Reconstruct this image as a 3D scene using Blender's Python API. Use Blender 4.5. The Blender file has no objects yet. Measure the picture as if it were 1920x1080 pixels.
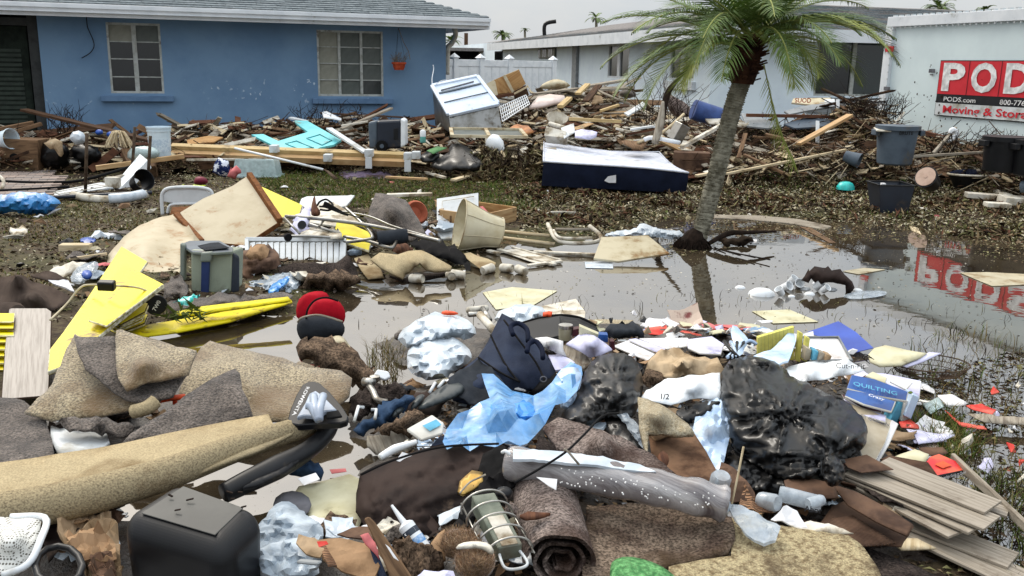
import bpy,bmesh,math,random
import numpy as np
from mathutils import Vector,Matrix,noise
from mathutils.geometry import delaunay_2d_cdt
SC=bpy.context.scene
COL=SC.collection
V=Vector
FPX=1734.0;PITCH=math.radians(13.6);ROLL=math.radians(1.04);H=1.6
Fv=V((0,math.cos(PITCH),-math.sin(PITCH)))
_R0=V((1,0,0));_U0=V((0,math.sin(PITCH),math.cos(PITCH)))
Rv=_R0*math.cos(ROLL)+_U0*math.sin(ROLL)
Uv=-_R0*math.sin(ROLL)+_U0*math.cos(ROLL)
EYE=V((0,0,H))
cam_d=bpy.data.cameras.new('camera');cam=bpy.data.objects.new('camera',cam_d);COL.objects.link(cam)
cam_d.sensor_width=36;cam_d.lens=FPX/1920*36;cam_d.clip_end=2000;cam_d.clip_start=.05
m=Matrix((Rv,Uv,-Fv)).transposed().to_4x4();m.translation=EYE
cam.matrix_world=m
SC.camera=cam
SUN_EL=math.radians(42);SUN_AZ=math.radians(-35)
SC.view_settings.view_transform='Standard';SC.view_settings.look='None'
SC.view_settings.gamma=1;SC.view_settings.use_curve_mapping=False
SC.view_settings.exposure=0.0
world=bpy.data.worlds.new('World');SC.world=world;world.use_nodes=True
wn=world.node_tree;wn.nodes.clear()
def wnode(t,**k):
 n=wn.nodes.new(t)
 for a,b in k.items():setattr(n,a,b)
 return n
wo=wnode('ShaderNodeOutputWorld')
sky=wnode('ShaderNodeTexSky',sky_type='NISHITA',sun_disc=False)
sky.sun_elevation=SUN_EL;sky.sun_rotation=SUN_AZ;sky.dust_density=3;sky.air_density=1.2
b1=wnode('ShaderNodeBackground');b1.inputs[1].default_value=.10
wn.links.new(sky.outputs[0],b1.inputs[0])
tc=wnode('ShaderNodeTexCoord');mp=wnode('ShaderNodeMapping');mp.inputs['Scale'].default_value=(1.0,1.0,2.6)
nz=wnode('ShaderNodeTexNoise');nz.inputs['Scale'].default_value=2.3;nz.inputs['Detail'].default_value=7;nz.inputs['Roughness'].default_value=.55
wn.links.new(tc.outputs['Generated'],mp.inputs[0]);wn.links.new(mp.outputs[0],nz.inputs[0])
cr=wnode('ShaderNodeValToRGB')
cr.color_ramp.elements[0].position=.38;cr.color_ramp.elements[0].color=(.60,.67,.745,1)
cr.color_ramp.elements[1].position=.62;cr.color_ramp.elements[1].color=(.79,.80,.80,1)
wn.links.new(nz.outputs[0],cr.inputs[0])
b2=wnode('ShaderNodeBackground');b2.inputs[1].default_value=1.0
def wmath(op,a,b=None,clamp=False):
 n=wnode('ShaderNodeMath',operation=op,use_clamp=clamp)
 for i,s in enumerate((a,b)):
  if s is None:continue
  if isinstance(s,(int,float)):n.inputs[i].default_value=s
  else:wn.links.new(s,n.inputs[i])
 return n.outputs[0]
nrm=wnode('ShaderNodeVectorMath',operation='NORMALIZE');wn.links.new(tc.outputs['Generated'],nrm.inputs[0])
sx=wnode('ShaderNodeSeparateXYZ');wn.links.new(nrm.outputs[0],sx.inputs[0])
up_=wmath('MAXIMUM',sx.outputs[2],0.0)
dt=wnode('ShaderNodeVectorMath',operation='DOT_PRODUCT');wn.links.new(nrm.outputs[0],dt.inputs[0])
dt.inputs[1].default_value=(math.sin(SUN_AZ)*math.cos(SUN_EL),math.cos(SUN_AZ)*math.cos(SUN_EL),math.sin(SUN_EL))
lum=wmath('ADD',wmath('ADD',wmath('MULTIPLY',wmath('POWER',up_,1.5),2.0),.97),wmath('MULTIPLY',wmath('POWER',wmath('MAXIMUM',dt.outputs['Value'],0.0),10.0),1.3))
glow=wmath('MULTIPLY',wmath('POWER',wmath('MAXIMUM',dt.outputs['Value'],0.0),5.0),.85)
gc=wnode('ShaderNodeMix',data_type='RGBA');wn.links.new(wmath('MINIMUM',glow,1.0),gc.inputs[0]);wn.links.new(cr.outputs[0],gc.inputs[6]);gc.inputs[7].default_value=(1.12,1.0,.84,1)
vm=wnode('ShaderNodeVectorMath',operation='SCALE');wn.links.new(gc.outputs[2],vm.inputs[0]);wn.links.new(lum,vm.inputs['Scale'])
wn.links.new(vm.outputs[0],b2.inputs[0])
mx=wnode('ShaderNodeMixShader');mx.inputs[0].default_value=.88
wn.links.new(b1.outputs[0],mx.inputs[1]);wn.links.new(b2.outputs[0],mx.inputs[2]);wn.links.new(mx.outputs[0],wo.inputs[0])
sd_=bpy.data.lights.new('sun','SUN');sd_.energy=1.5;sd_.angle=math.radians(14);sd_.color=(1,.95,.87)
sun=bpy.data.objects.new('sun',sd_);COL.objects.link(sun)
_sdir=V((math.sin(SUN_AZ)*math.cos(SUN_EL),math.cos(SUN_AZ)*math.cos(SUN_EL),math.sin(SUN_EL)))
sun.rotation_euler=_sdir.to_track_quat('Z','Y').to_euler();sun.location=(0,0,30)
SC.render.engine='CYCLES'
SC.cycles.use_denoising=True
SC.cycles.max_bounces=6;SC.cycles.diffuse_bounces=2;SC.cycles.glossy_bounces=3;SC.cycles.transmission_bounces=3
SC.cycles.transparent_max_bounces=6;SC.cycles.caustics_reflective=False;SC.cycles.caustics_refractive=False
def ray(px,py):return Fv+Rv*((px-960)/FPX)+Uv*((540-py)/FPX)
def P(px,py,z=0.0):
 d=ray(px,py);return EYE+d*((z-H)/d.z)
def D(px,py,y):
 d=ray(px,py);return EYE+d*(y/d.y)
def pt(s):
 if isinstance(s,Vector):return s
 if len(s)==2:return P(s[0],s[1],0)
 if len(s)==3:return P(*s)
 return D(s[0],s[1],s[3])
def proj(v):
 d=v-EYE;t=d.dot(Fv)
 return 960+FPX*d.dot(Rv)/t,540-FPX*d.dot(Uv)/t
def lin(c):
 c=c/255.0
 return c/12.92 if c<=.04045 else((c+.055)/1.055)**2.4
def L3(c):return(lin(c[0]),lin(c[1]),lin(c[2]),1)
MATS={}
def mk(name,c1,c2=None,sc=8,rough=.8,bump=0.0,bs=60,spec=.3,metal=0.0,dirt=0.0,dcol=(74,60,44),dsc=3,uv=False,grain=0,wave=0,wcol=0.0,alpha=1.0,trans=0.0,fine=0.0,coat=0.0,edge=(.42,.62),sheen=0.0,brick=None,crumple=0):
 if name in MATS:return MATS[name]
 if rough>=.7 and spec==.3:spec=.1
 m=bpy.data.materials.new(name);m.use_nodes=True;nt=m.node_tree;N=nt.nodes;LK=nt.links.new
 b=N['Principled BSDF'];out=N['Material Output']
 tcn=N.new('ShaderNodeTexCoord');src=tcn.outputs['UV' if(uv or grain or wave)else 'Object']
 def nz_(scale,det=5,vec=None,r=.6):
  n=N.new('ShaderNodeTexNoise');n.inputs['Scale'].default_value=scale;n.inputs['Detail'].default_value=det
  n.inputs['Roughness'].default_value=r;LK(vec or src,n.inputs['Vector']);return n.outputs[0]
 def ramp(s,a,bb,ca=(0,0,0,1),cb=(1,1,1,1)):
  r=N.new('ShaderNodeValToRGB');r.color_ramp.elements[0].position=a;r.color_ramp.elements[1].position=bb
  r.color_ramp.elements[0].color=ca;r.color_ramp.elements[1].color=cb;LK(s,r.inputs[0]);return r.outputs[0]
 def mix(f,a,bb,bt='MIX'):
  q=N.new('ShaderNodeMix');q.data_type='RGBA';q.blend_type=bt
  for i,s in((0,f),(6,a),(7,bb)):
   if hasattr(s,'is_linked')or hasattr(s,'links'):LK(s,q.inputs[i])
   else:q.inputs[i].default_value=s
  return q.outputs[2]
 vec=src
 if grain:
  mpn=N.new('ShaderNodeMapping');mpn.inputs['Scale'].default_value=(1,grain,grain);LK(src,mpn.inputs[0]);vec=mpn.outputs[0]
 c2=c2 or tuple(v*.8 for v in c1)
 nf=nz_(sc,6,vec)
 col=mix(ramp(nf,*edge),L3(c1),L3(c2))
 if fine:col=mix(fine,col,ramp(nz_(bs*1.3,3),.38,.62),'OVERLAY')
 hgt=None
 if wave:
  w=N.new('ShaderNodeTexWave');w.inputs['Scale'].default_value=wave;w.bands_direction='X';w.inputs['Distortion'].default_value=.3
  LK(src,w.inputs['Vector']);hgt=w.outputs[1]
  if wcol:col=mix(ramp(hgt,.2,.8,(wcol,wcol,wcol,1),(0,0,0,1)),col,(c2[0]/900,c2[1]/900,c2[2]/900,1))
 if dirt:
  dn=ramp(nz_(dsc,8,tcn.outputs['Object'],.7),.62-dirt*.25,.75-dirt*.2)
  col=mix(dn,col,L3(dcol))
 LK(col,b.inputs['Base Color'])
 b.inputs['Roughness'].default_value=rough;b.inputs['Metallic'].default_value=metal
 b.inputs['Specular IOR Level'].default_value=spec
 if sheen:b.inputs['Sheen Weight'].default_value=sheen
 if coat:b.inputs['Coat Weight'].default_value=coat;b.inputs['Coat Roughness'].default_value=.15
 if bump:
  bp=N.new('ShaderNodeBump');bp.inputs['Strength'].default_value=min(1,bump);bp.inputs['Distance'].default_value=.01 if not wave else .006
  if crumple:
   n=N.new('ShaderNodeTexNoise');n.noise_type='RIDGED_MULTIFRACTAL';n.inputs['Scale'].default_value=crumple;n.inputs['Detail'].default_value=5
   n.inputs['Distortion'].default_value=.6;n.inputs['Roughness'].default_value=.5
   mpn=N.new('ShaderNodeMapping');mpn.inputs['Scale'].default_value=(1,1.8,.8);mpn.inputs['Rotation'].default_value=(.5,.3,.8)
   LK(tcn.outputs['Object'],mpn.inputs[0]);LK(mpn.outputs[0],n.inputs['Vector']);hgt=n.outputs[0];bp.inputs['Distance'].default_value=.09/crumple
  if hgt is None:hgt=nz_(bs,5,vec if grain else None)
  LK(hgt,bp.inputs['Height']);LK(bp.outputs[0],b.inputs['Normal'])
 if trans:b.inputs['Transmission Weight'].default_value=trans
 if alpha<1:
  tr=N.new('ShaderNodeBsdfTransparent');ms=N.new('ShaderNodeMixShader')
  rr=ramp(nz_(14,4),.3,.7,(max(0,alpha-.25),)*3+(1,),(min(1,alpha+.25),)*3+(1,))
  LK(rr,ms.inputs[0]);LK(tr.outputs[0],ms.inputs[1]);LK(b.outputs[0],ms.inputs[2]);LK(ms.outputs[0],out.inputs[0])
 MATS[name]=m
 return m
WL={}
def link(name,verts,faces,mat,parent=None,label=None,cat=None,group=None,kind=None,smooth=False,uvax=None,origin=None,midx=None,mods=()):
 verts=[V(v)for v in verts]
 xs=[v.x for v in verts];ys=[v.y for v in verts];zs=[v.z for v in verts]
 if origin is None:origin=V(((min(xs)+max(xs))/2,(min(ys)+max(ys))/2,min(zs)))
 me=bpy.data.meshes.new(name)
 me.from_pydata([tuple(v-origin)for v in verts],[],faces)
 for mm in(mat if isinstance(mat,(list,tuple))else[mat]):me.materials.append(mm)
 if midx is not None:me.polygons.foreach_set('material_index',np.array(midx,dtype=np.int32))
 if smooth:me.polygons.foreach_set('use_smooth',[True]*len(me.polygons))
 if len(me.edges):
  co=np.empty(len(verts)*3);me.vertices.foreach_get('co',co);co=co.reshape(-1,3)
  if uvax is None:
   ed=np.empty(len(me.edges)*2,dtype=np.int32);me.edges.foreach_get('vertices',ed);ed=ed.reshape(-1,2)
   dd=co[ed[:,1]]-co[ed[:,0]];k=int(np.argmax((dd**2).sum(1)));ax=dd[k]/max(1e-9,np.linalg.norm(dd[k]))
  else:ax=np.array(V(uvax).normalized())
  o1=np.cross(ax,(0.31,.22,.93));o1/=max(1e-6,np.linalg.norm(o1));o2=np.cross(ax,o1)
  u=co@ax;v=co@o1+(co@o2)*.73
  uvl=me.uv_layers.new(name='UVMap');li=np.empty(len(me.loops),dtype=np.int32);me.loops.foreach_get('vertex_index',li)
  uvl.data.foreach_set('uv',np.stack([u[li],v[li]],1).ravel())
 me.validate()
 o=bpy.data.objects.new(name,me);COL.objects.link(o)
 if parent:o.parent=parent;o.location=origin-WL[parent.name]
 else:o.location=origin
 WL[o.name]=origin
 tag(o,label,cat,group,kind)
 for mtype,kw in mods:
  md=o.modifiers.new(mtype.lower(),mtype)
  for a,b in kw.items():setattr(md,a,b)
 return o
def tag(o,label=None,cat=None,group=None,kind=None):
 if label:o['label']=label
 if cat:o['category']=cat
 if group:o['group']=group
 if kind:o['kind']=kind
 return o
def thing(name,label,cat,loc,group=None):
 o=bpy.data.objects.new(name,None);COL.objects.link(o);o.location=loc;o.empty_display_size=.1
 WL[o.name]=V(loc);return tag(o,label,cat,group)
def bev(w=.01,s=2):return('BEVEL',dict(width=w,segments=s,limit_method='ANGLE'))
def sol(t):return('SOLIDIFY',dict(thickness=t,offset=-1))
HEXF=[(0,3,2,1),(4,5,6,7),(0,1,5,4),(1,2,6,5),(2,3,7,6),(3,0,4,7)]
def hexa(name,bot,top,mat,bevel=.008,**k):
 vs=[pt(s)for s in bot]+[pt(s)for s in top]
 return link(name,vs,HEXF,mat,mods=[bev(bevel)]if bevel else[],**k)
def frame_ax(a,b,up=None):
 x=(b-a).normalized();up=V(up)if up is not None else V((0,0,1))
 y=up.cross(x)
 if y.length<1e-4:y=V((0,1,0)).cross(x)
 y.normalize();return x,y,x.cross(y)
def plank(name,a,b,w,t,mat,up=None,bevel=.003,rag=0,rng=None,**k):
 a=pt(a);b=pt(b);x,y,z=frame_ax(a,b,up);r=rng or random
 f=lambda:r.uniform(-rag,rag)if rag else 0
 vs=[]
 for zz in(-t/2,t/2):
  vs+=[a+y*(-w/2)+z*zz+x*f(),b+y*(-w/2)+z*zz+x*f(),b+y*(w/2)+z*zz+x*f(),a+y*(w/2)+z*zz+x*f()]
 return link(name,vs,HEXF,mat,mods=[bev(bevel,1)]if bevel else[],uvax=x,**k)
def boxv(c,sx,sy,sz,M3=None):
 M3=M3 or Matrix.Identity(3);c=V(c)
 return[c+M3@V((x*sx/2,y*sy/2,z*sz/2))for z in(-1,1)for x,y in((-1,-1),(1,-1),(1,1),(-1,1))]
def box(name,c,s,mat,rot=None,bevel=.006,**k):
 return link(name,boxv(pt(c),*s,M3=rot),HEXF,mat,mods=[bev(bevel)]if bevel else[],**k)
class MB:
 def __init__(s):s.v=[];s.f=[];s.m=[]
 def add(s,vs,fs,mi=0):
  o=len(s.v);s.v+=[V(v)for v in vs];s.f+=[tuple(i+o for i in f)for f in fs];s.m+=[mi]*len(fs)
 def box(s,c,sx,sy,sz,M3=None,mi=0):s.add(boxv(c,sx,sy,sz,M3),HEXF,mi)
 def bar(s,a,b,w,t,up=None,mi=0):
  x,y,z=frame_ax(V(a),V(b),up)
  vs=[q+y*yy*w/2+z*zz*t/2 for zz in(-1,1)for q,yy in((V(a),-1),(V(b),-1),(V(b),1),(V(a),1))]
  s.add(vs,HEXF,mi)
 def tube(s,pts,r,seg=6,mi=0,closed=False):
  vs,fs=tubegeo(pts,r,seg,closed);s.add(vs,fs,mi)
 def link(s,name,mat,**k):return link(name,s.v,s.f,mat,midx=s.m if isinstance(mat,(list,tuple))else None,**k)
def smoothpts(pts,n=5):
 pts=[V(p)for p in pts]
 if len(pts)<3:return pts
 out=[];q=[pts[0]]+pts+[pts[-1]]
 for i in range(1,len(q)-2):
  p0,p1,p2,p3=q[i-1:i+3]
  for j in range(n):
   t=j/n;out.append(.5*((2*p1)+(p2-p0)*t+(2*p0-5*p1+4*p2-p3)*t*t+(3*p1-p0-3*p2+p3)*t**3))
 out.append(pts[-1]);return out
def tubegeo(pts,r,seg=8,closed=False):
 pts=[V(p)for p in pts];n=len(pts);vs=[];fs=[];py=None
 for i,p in enumerate(pts):
  if closed:t=pts[(i+1)%n]-pts[i-1]
  else:t=pts[min(i+1,n-1)]-pts[max(i-1,0)]
  if t.length<1e-7:t=V((0,0,1))
  t.normalize()
  y=(py-t*py.dot(t))if py is not None else t.orthogonal()
  if y.length<1e-5:y=t.orthogonal()
  y.normalize();py=y;z=t.cross(y);rr=r[i]if isinstance(r,(list,tuple))else r
  vs+=[p+(y*math.cos(a)+z*math.sin(a))*rr for a in[2*math.pi*j/seg for j in range(seg)]]
 for i in range(n if closed else n-1):
  for j in range(seg):
   a=i*seg+j;b=i*seg+(j+1)%seg;c=((i+1)%n)*seg+(j+1)%seg;d=((i+1)%n)*seg+j
   fs.append((a,b,c,d))
 if not closed:fs.append(tuple(range(seg))[::-1]);fs.append(tuple((n-1)*seg+j for j in range(seg)))
 return vs,fs
def tube(name,pts,r,mat,seg=8,n=5,closed=False,**k):
 p=[pt(q)for q in pts]
 rr=r
 if n>1 and not closed:
  if isinstance(r,(list,tuple)):
   rr=[c for i in range(len(r)-1)for c in[r[i]+(r[i+1]-r[i])*j/n for j in range(n)]]+[r[-1]]if len(p)>2 else r
  p=smoothpts(p,n)
 vs,fs=tubegeo(p,rr,seg,closed)
 return link(name,vs,fs,mat,smooth=True,**k)
def lathe(name,base,prof,mat,seg=24,ax=None,sx=1,sy=1,th=0,jit=0,**k):
 """profile (radius, height) revolved about axis ax from base"""
 base=pt(base);q=V(ax if ax else(0,0,1)).normalized().to_track_quat('Z','Y').to_matrix();vs=[];fs=[]
 for r,h in prof:
  vs+=[base+q@V((r*sx*math.cos(2*math.pi*j/seg)*(1+(random.uniform(-jit,jit)if jit else 0)),r*sy*math.sin(2*math.pi*j/seg),h))for j in range(seg)]
 for i in range(len(prof)-1):
  for j in range(seg):fs.append((i*seg+j,i*seg+(j+1)%seg,(i+1)*seg+(j+1)%seg,(i+1)*seg+j))
 if prof[0][0]>0 and not th:fs.append(tuple(range(seg))[::-1])
 if prof[-1][0]>0 and not th:fs.append(tuple((len(prof)-1)*seg+j for j in range(seg)))
 return link(name,vs,fs,mat,smooth=True,mods=([sol(th)]if th else[])+[('EDGE_SPLIT',dict(split_angle=.7))],**k)
def rot(yaw=0,pitch=0,roll=0):
 return(Matrix.Rotation(math.radians(yaw),3,'Z')@Matrix.Rotation(math.radians(pitch),3,'X')@Matrix.Rotation(math.radians(roll),3,'Y'))
def text(name,s,at,xd,ud,size,mat,bold=.02,ext=.002,sq=1,fit=None,**k):
 """lettering lying on a surface: at = lower-left corner, xd = reading direction, ud = up"""
 cu=bpy.data.curves.new(name,'FONT');cu.body=s;cu.size=1;cu.offset=bold;cu.extrude=0;cu.resolution_u=3
 o=bpy.data.objects.new('tmp',cu);COL.objects.link(o);bpy.context.view_layer.update()
 me=bpy.data.meshes.new_from_object(o);bpy.data.objects.remove(o)
 xd=V(xd).normalized();ud=V(ud).normalized();at=V(at);n=xd.cross(ud)
 w=max([v.co.x for v in me.vertices]or[1]);kx=(fit/w)if fit else size*sq
 vs=[at+xd*v.co.x*kx+ud*v.co.y*size+n*ext for v in me.vertices]
 fs=[tuple(p.vertices)for p in me.polygons]
 bpy.data.meshes.remove(me)
 return link(name,vs,fs,mat,**k)
def inpoly(x,y,poly):
 c=False;n=len(poly);j=n-1
 for i in range(n):
  xi,yi=poly[i];xj,yj=poly[j]
  if(yi>y)!=(yj>y)and x<(xj-xi)*(y-yi)/(yj-yi)+xi:c=not c
  j=i
 return c
def edist(x,y,poly):
 best=1e9;n=len(poly)
 for i in range(n):
  ax,ay=poly[i];bx,by=poly[(i+1)%n];dx=bx-ax;dy=by-ay;l=dx*dx+dy*dy
  t=0 if l==0 else max(0,min(1,((x-ax)*dx+(y-ay)*dy)/l))
  d=(x-ax-dx*t)**2+(y-ay-dy*t)**2
  if d<best:best=d
 return math.sqrt(best)
def resample(poly,sp):
 out=[];n=len(poly)
 for i in range(n):
  a=poly[i];b=poly[(i+1)%n];l=math.hypot(b[0]-a[0],b[1]-a[1]);k=max(1,int(l/sp))
  for j in range(k):out.append((a[0]+(b[0]-a[0])*j/k,a[1]+(b[1]-a[1])*j/k))
 return out
def wfit(ctrl):
 """inverse distance along the ray, planar part + residual"""
 A=np.array([[c[0],c[1],1.0]for c in ctrl]);w=[]
 for c in ctrl:
  q=pt(c);w.append(1.0/(q-EYE).dot(Fv))
 w=np.array(w);co,*_=np.linalg.lstsq(A,w,rcond=None);res=w-A@co;xy=A[:,:2]
 flat=np.abs(res).max()<1e-6
 def f(x,y):
  base=co[0]*x+co[1]*y+co[2]
  if not flat:
   d=((xy-(x,y))**2).sum(1)+4.0;k=d**-1.5;base+=float((k*res).sum()/k.sum())
  return base
 return f
def roundpoly(poly,it=1):
 for _ in range(it):
  q=[];n=len(poly)
  for i in range(n):
   a=poly[i];b=poly[(i+1)%n]
   q.append((a[0]*.75+b[0]*.25,a[1]*.75+b[1]*.25));q.append((a[0]*.25+b[0]*.75,a[1]*.25+b[1]*.75))
  poly=q
 return poly
def cdt(poly,sp,jit=.25,rng=None,fray=0):
 rng=rng or random.Random(1)
 ring=resample(poly,sp);ring=[(x+rng.uniform(-fray,fray),y+rng.uniform(-fray,fray))for x,y in ring]if fray else ring
 xs=[p[0]for p in poly];ys=[p[1]for p in poly];pts=list(ring);h=sp*.87;row=0;y=min(ys)+h*.5
 while y<max(ys):
  x=min(xs)+(sp*.5 if row%2 else 0)
  while x<max(xs):
   q=(x+rng.uniform(-jit,jit)*sp,y+rng.uniform(-jit,jit)*sp)
   if inpoly(q[0],q[1],ring)and edist(q[0],q[1],ring)>sp*.45:pts.append(q)
   x+=sp
  y+=h;row+=1
 n=len(ring);vo,eo,fo,*_=delaunay_2d_cdt([V(p)for p in pts],[(i,(i+1)%n)for i in range(n)],[],1,1e-4)
 return[(v.x,v.y)for v in vo],fo,n,ring
def nf(p,s,seed):return noise.noise(V((p[0]*s+seed*7.3,p[1]*s-seed*3.1,p[2]*s+seed*1.7)))
def crum(p,s,seed):
 a=0.0
 for k,w in((1.0,.55),(2.3,.3),(4.9,.15)):a+=w*(1-min(1,abs(nf(p,s*k,seed+k*3))*1.9))**2.2
 return a-.38
def sheet(name,label,cat,pts,mat,th=.01,sp=16,amp=0.0,fs=4.0,seed=0,inner=(),fray=0,ridge=0,smooth=True,rnd=0,**k):
 rng=random.Random(seed*13+5)
 if ridge>=.01 and mat.name.startswith(('paper','card')):smooth=False
 f=wfit(list(pts)+list(inner));poly=[(p[0],p[1])for p in pts]
 if rnd:poly=roundpoly(poly,rnd)
 vo,fo,n,ring=cdt(poly,sp,.25,rng,fray);vs=[]
 for x,y in vo:
  d=ray(x,y);p=EYE+d*(1.0/f(x,y));
  if amp or ridge:
   a=amp*nf(p,fs,seed)+amp*.5*nf(p,fs*2.3,seed+3)
   if ridge:a+=ridge*2.0*crum(p,fs*1.3,seed+9)
   p=p+(V((0,0,.8))-d*.35)*a
  vs.append(p)
 fcs=[]
 for t in fo:
  a,b,c=[vs[i]for i in t[:3]];nn=(b-a).cross(c-a)
  fcs.append(tuple(t)if nn.dot(a-EYE)<0 else tuple(reversed(t)))
 return link(name,vs,fcs,mat,label=label,cat=cat,smooth=smooth or mat.name.startswith('film'),mods=([sol(th)]if th else[])+([('EDGE_SPLIT',dict(split_angle=.62))]if mat.name.startswith('film')else[]),**k)
def puff(name,label,cat,pts,mat,depth=.1,sp=12,amp=.01,fs=8,ridge=0.0,seed=0,zmin=None,rnd=1,pw=.62,back=.6,fray=None,**k):
 """closed rounded body: outline at its distance, swelling towards and away from the viewer"""
 film=mat.name.startswith(('film','tarp'));blk=mat.name.startswith('film_black');gth=k.pop('gather',None)
 if blk:sp*=.72;ridge*=.75
 elif film:sp*=1.15 if pt(pts[0]).y<6 else .75;ridge*=.9
 elif ridge and rnd==1:rnd=0;pw=.95;ridge*=1.15
 if film and not gth:
  cx=sum(p[0]for p in pts)/len(pts);ty=min(p[1]for p in pts);by=max(p[1]for p in pts);gth=[(cx+.15*(by-ty),ty+.25*(by-ty))]
 rng=random.Random(seed*17+3);f=wfit(list(pts));poly=[(p[0],p[1])for p in pts]
 if rnd:poly=roundpoly(poly,rnd)
 vo,fo,n,ring=cdt(poly,sp,.25,rng,((sp*.3 if film else sp*.8)if ridge else 0)if fray is None else fray)
 ds=[edist(x,y,ring)if inpoly(x,y,ring)else 0 for x,y in vo];dm=max(ds)or 1
 fr=[];bk=[];
 for(x,y),dd in zip(vo,ds):
  d=ray(x,y);p=EYE+d*(1.0/f(x,y));s=1-(1-min(1,dd/dm))**2;s=s**pw
  dn=d.normalized()
  a=amp*nf(p,fs,seed)+amp*.6*nf(p,fs*2.1,seed+5)
  if ridge:a+=ridge*(1.0 if blk else 2.0)*(1.6*nf(p,fs*1.1,seed+9)+.55*(1-min(1,abs(nf(p,fs*1.9,seed))*2.4))**3 if blk else crum(p,fs*1.2,seed+9))
  if gth:
   wt=0;ga=0
   for gi,(gx,gy)in enumerate(gth):
    r_=math.hypot(x-gx,(y-gy)*1.5)+4;th=math.atan2((y-gy)*1.5,x-gx)
    q_=2.3 if blk else 3.0;nz=noise.noise(V((math.cos(th)*q_,math.sin(th)*q_,r_*.005+seed*5+gi*9)))+.28*noise.noise(V((math.cos(th)*7,math.sin(th)*7,r_*.010+seed*3+gi)))
    w_=1/r_**1.5;ga+=w_*((1-min(1,abs(nz)*2.3))**2.2-.35)*min(1,r_/28);wt+=w_
   a+=ga/wt*ridge*(1.9 if blk else 1.2)
  q=p-dn*(depth*s+a*min(1,s*3+.15))
  if zmin is not None and q.z<zmin:q.z=zmin
  fr.append(q);b=p+dn*depth*back*s+V((0,0,-.0))
  if zmin is not None and b.z<zmin:b.z=zmin
  bk.append(b)
 N=len(vo);vs=fr+bk;rim=set(i for i,dd in enumerate(ds)if dd<1e-6)
 fcs=[]
 mp_={i:(i if i in rim else i+N)for i in range(N)}
 for t in fo:
  a,b,c=[fr[i]for i in t[:3]]
  px=[vo[i]for i in t[:3]]
  ori=(px[1][0]-px[0][0])*(px[2][1]-px[0][1])-(px[1][1]-px[0][1])*(px[2][0]-px[0][0])
  tt=tuple(t)if ori<0 else tuple(reversed(t))
  fcs.append(tt);bt=tuple(mp_[i]for i in reversed(tt))
  if len(set(bt))==len(bt)and set(bt)!=set(tt):fcs.append(bt)
 used=sorted({i for fc in fcs for i in fc});re={u:j for j,u in enumerate(used)}
 return link(name,[vs[u]for u in used],[tuple(re[i]for i in fc)for fc in fcs],mat,label=label,cat=cat,smooth=True,mods=[('EDGE_SPLIT',dict(split_angle=.55))]if film and not blk else[],**k)
M={}
def C(name,*a,**k):M[name]=mk(name,*a,**k)
C('white_paint',(214,218,220),(190,194,195),sc=3,rough=.5,dirt=.25,dcol=(150,140,120),bump=.1,bs=30)
C('white_plastic',(235,238,240),(215,220,224),sc=5,rough=.35,spec=.5,dirt=.06,dcol=(160,150,130))
C('white_dirty',(215,210,198),(176,166,146),sc=7,rough=.7,dirt=.45,dcol=(110,92,68),dsc=6,bump=.2)
C('cream',(198,188,162),(174,160,130),sc=5,rough=.7,dirt=.35,dcol=(130,96,58),dsc=5)
C('wood_new',(196,164,120),(164,126,84),sc=3,grain=14,rough=.65,bump=.15,bs=12,dirt=.15)
C('wood_yellow',(196,172,124),(170,142,96),sc=3,grain=14,rough=.65,dirt=.15)
C('wood_dark',(84,62,46),(52,38,30),sc=4,grain=10,rough=.8,bump=.3,bs=14)
C('wood_red',(106,72,54),(74,50,40),sc=4,grain=10,rough=.8,bump=.3,bs=14)
C('wood_grey',(160,152,138),(120,110,98),sc=4,grain=12,rough=.8,bump=.3,bs=14,dirt=.3)
C('wood_brown',(124,98,74),(88,68,52),sc=4,grain=12,rough=.75,bump=.3,bs=14,dirt=.25)
C('wood_pale',(205,190,160),(172,152,118),sc=4,grain=12,rough=.75,dirt=.3)
C('laminate',(160,150,136),(124,114,100),sc=3,grain=20,rough=.5,bump=.12,bs=10,dirt=.12,dcol=(90,76,60))
C('laminate_grey',(156,148,140),(126,118,110),sc=3,grain=20,rough=.5,bump=.12,bs=10)
C('laminate_core',(70,54,44),rough=.8)
C('plywood',(186,148,100),(160,118,76),sc=6,grain=6,rough=.7,dirt=.2)
C('black_plastic',(15,16,19),(24,25,29),sc=4,rough=.42,spec=.3,dirt=.12,dcol=(70,62,50))
C('grey_plastic',(84,96,108),(70,80,92),sc=4,rough=.5,dirt=.25,dcol=(96,88,74))
C('navy_plastic',(22,31,46),(16,23,36),sc=4,rough=.4,spec=.5,dirt=.15)
C('navy_fabric',(26,32,50),(20,25,40),sc=6,rough=.9,bump=.3,bs=200)
C('mattress_top',(206,210,220),(184,188,200),sc=9,rough=.95,bump=.5,bs=40,dirt=.2,dcol=(140,135,128))
C('steel',(150,150,148),(120,118,112),sc=6,rough=.35,metal=.8,dirt=.2)
C('chrome',(190,188,182),(150,146,138),sc=12,rough=.3,metal=.9,dirt=.3)
C('rust',(92,78,64),(64,50,40),sc=20,rough=.8,metal=.3)
C('white_metal',(214,226,240),(196,212,232),sc=2,rough=.35,spec=.5,dirt=.08)
C('black_metal',(20,20,22),rough=.5)
C('rubber',(26,26,27),rough=.8)
C('carpet_tan',(158,144,118),(130,116,94),sc=4,rough=1,bump=1,bs=85,fine=.6,dirt=.5,dsc=1.9,dcol=(120,98,70),sheen=.3)
C('carpet_back',(176,160,128),(158,142,112),sc=3,rough=1,bump=.5,bs=120,fine=.18,dirt=.5,dsc=1.9,dcol=(120,100,72))
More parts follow.
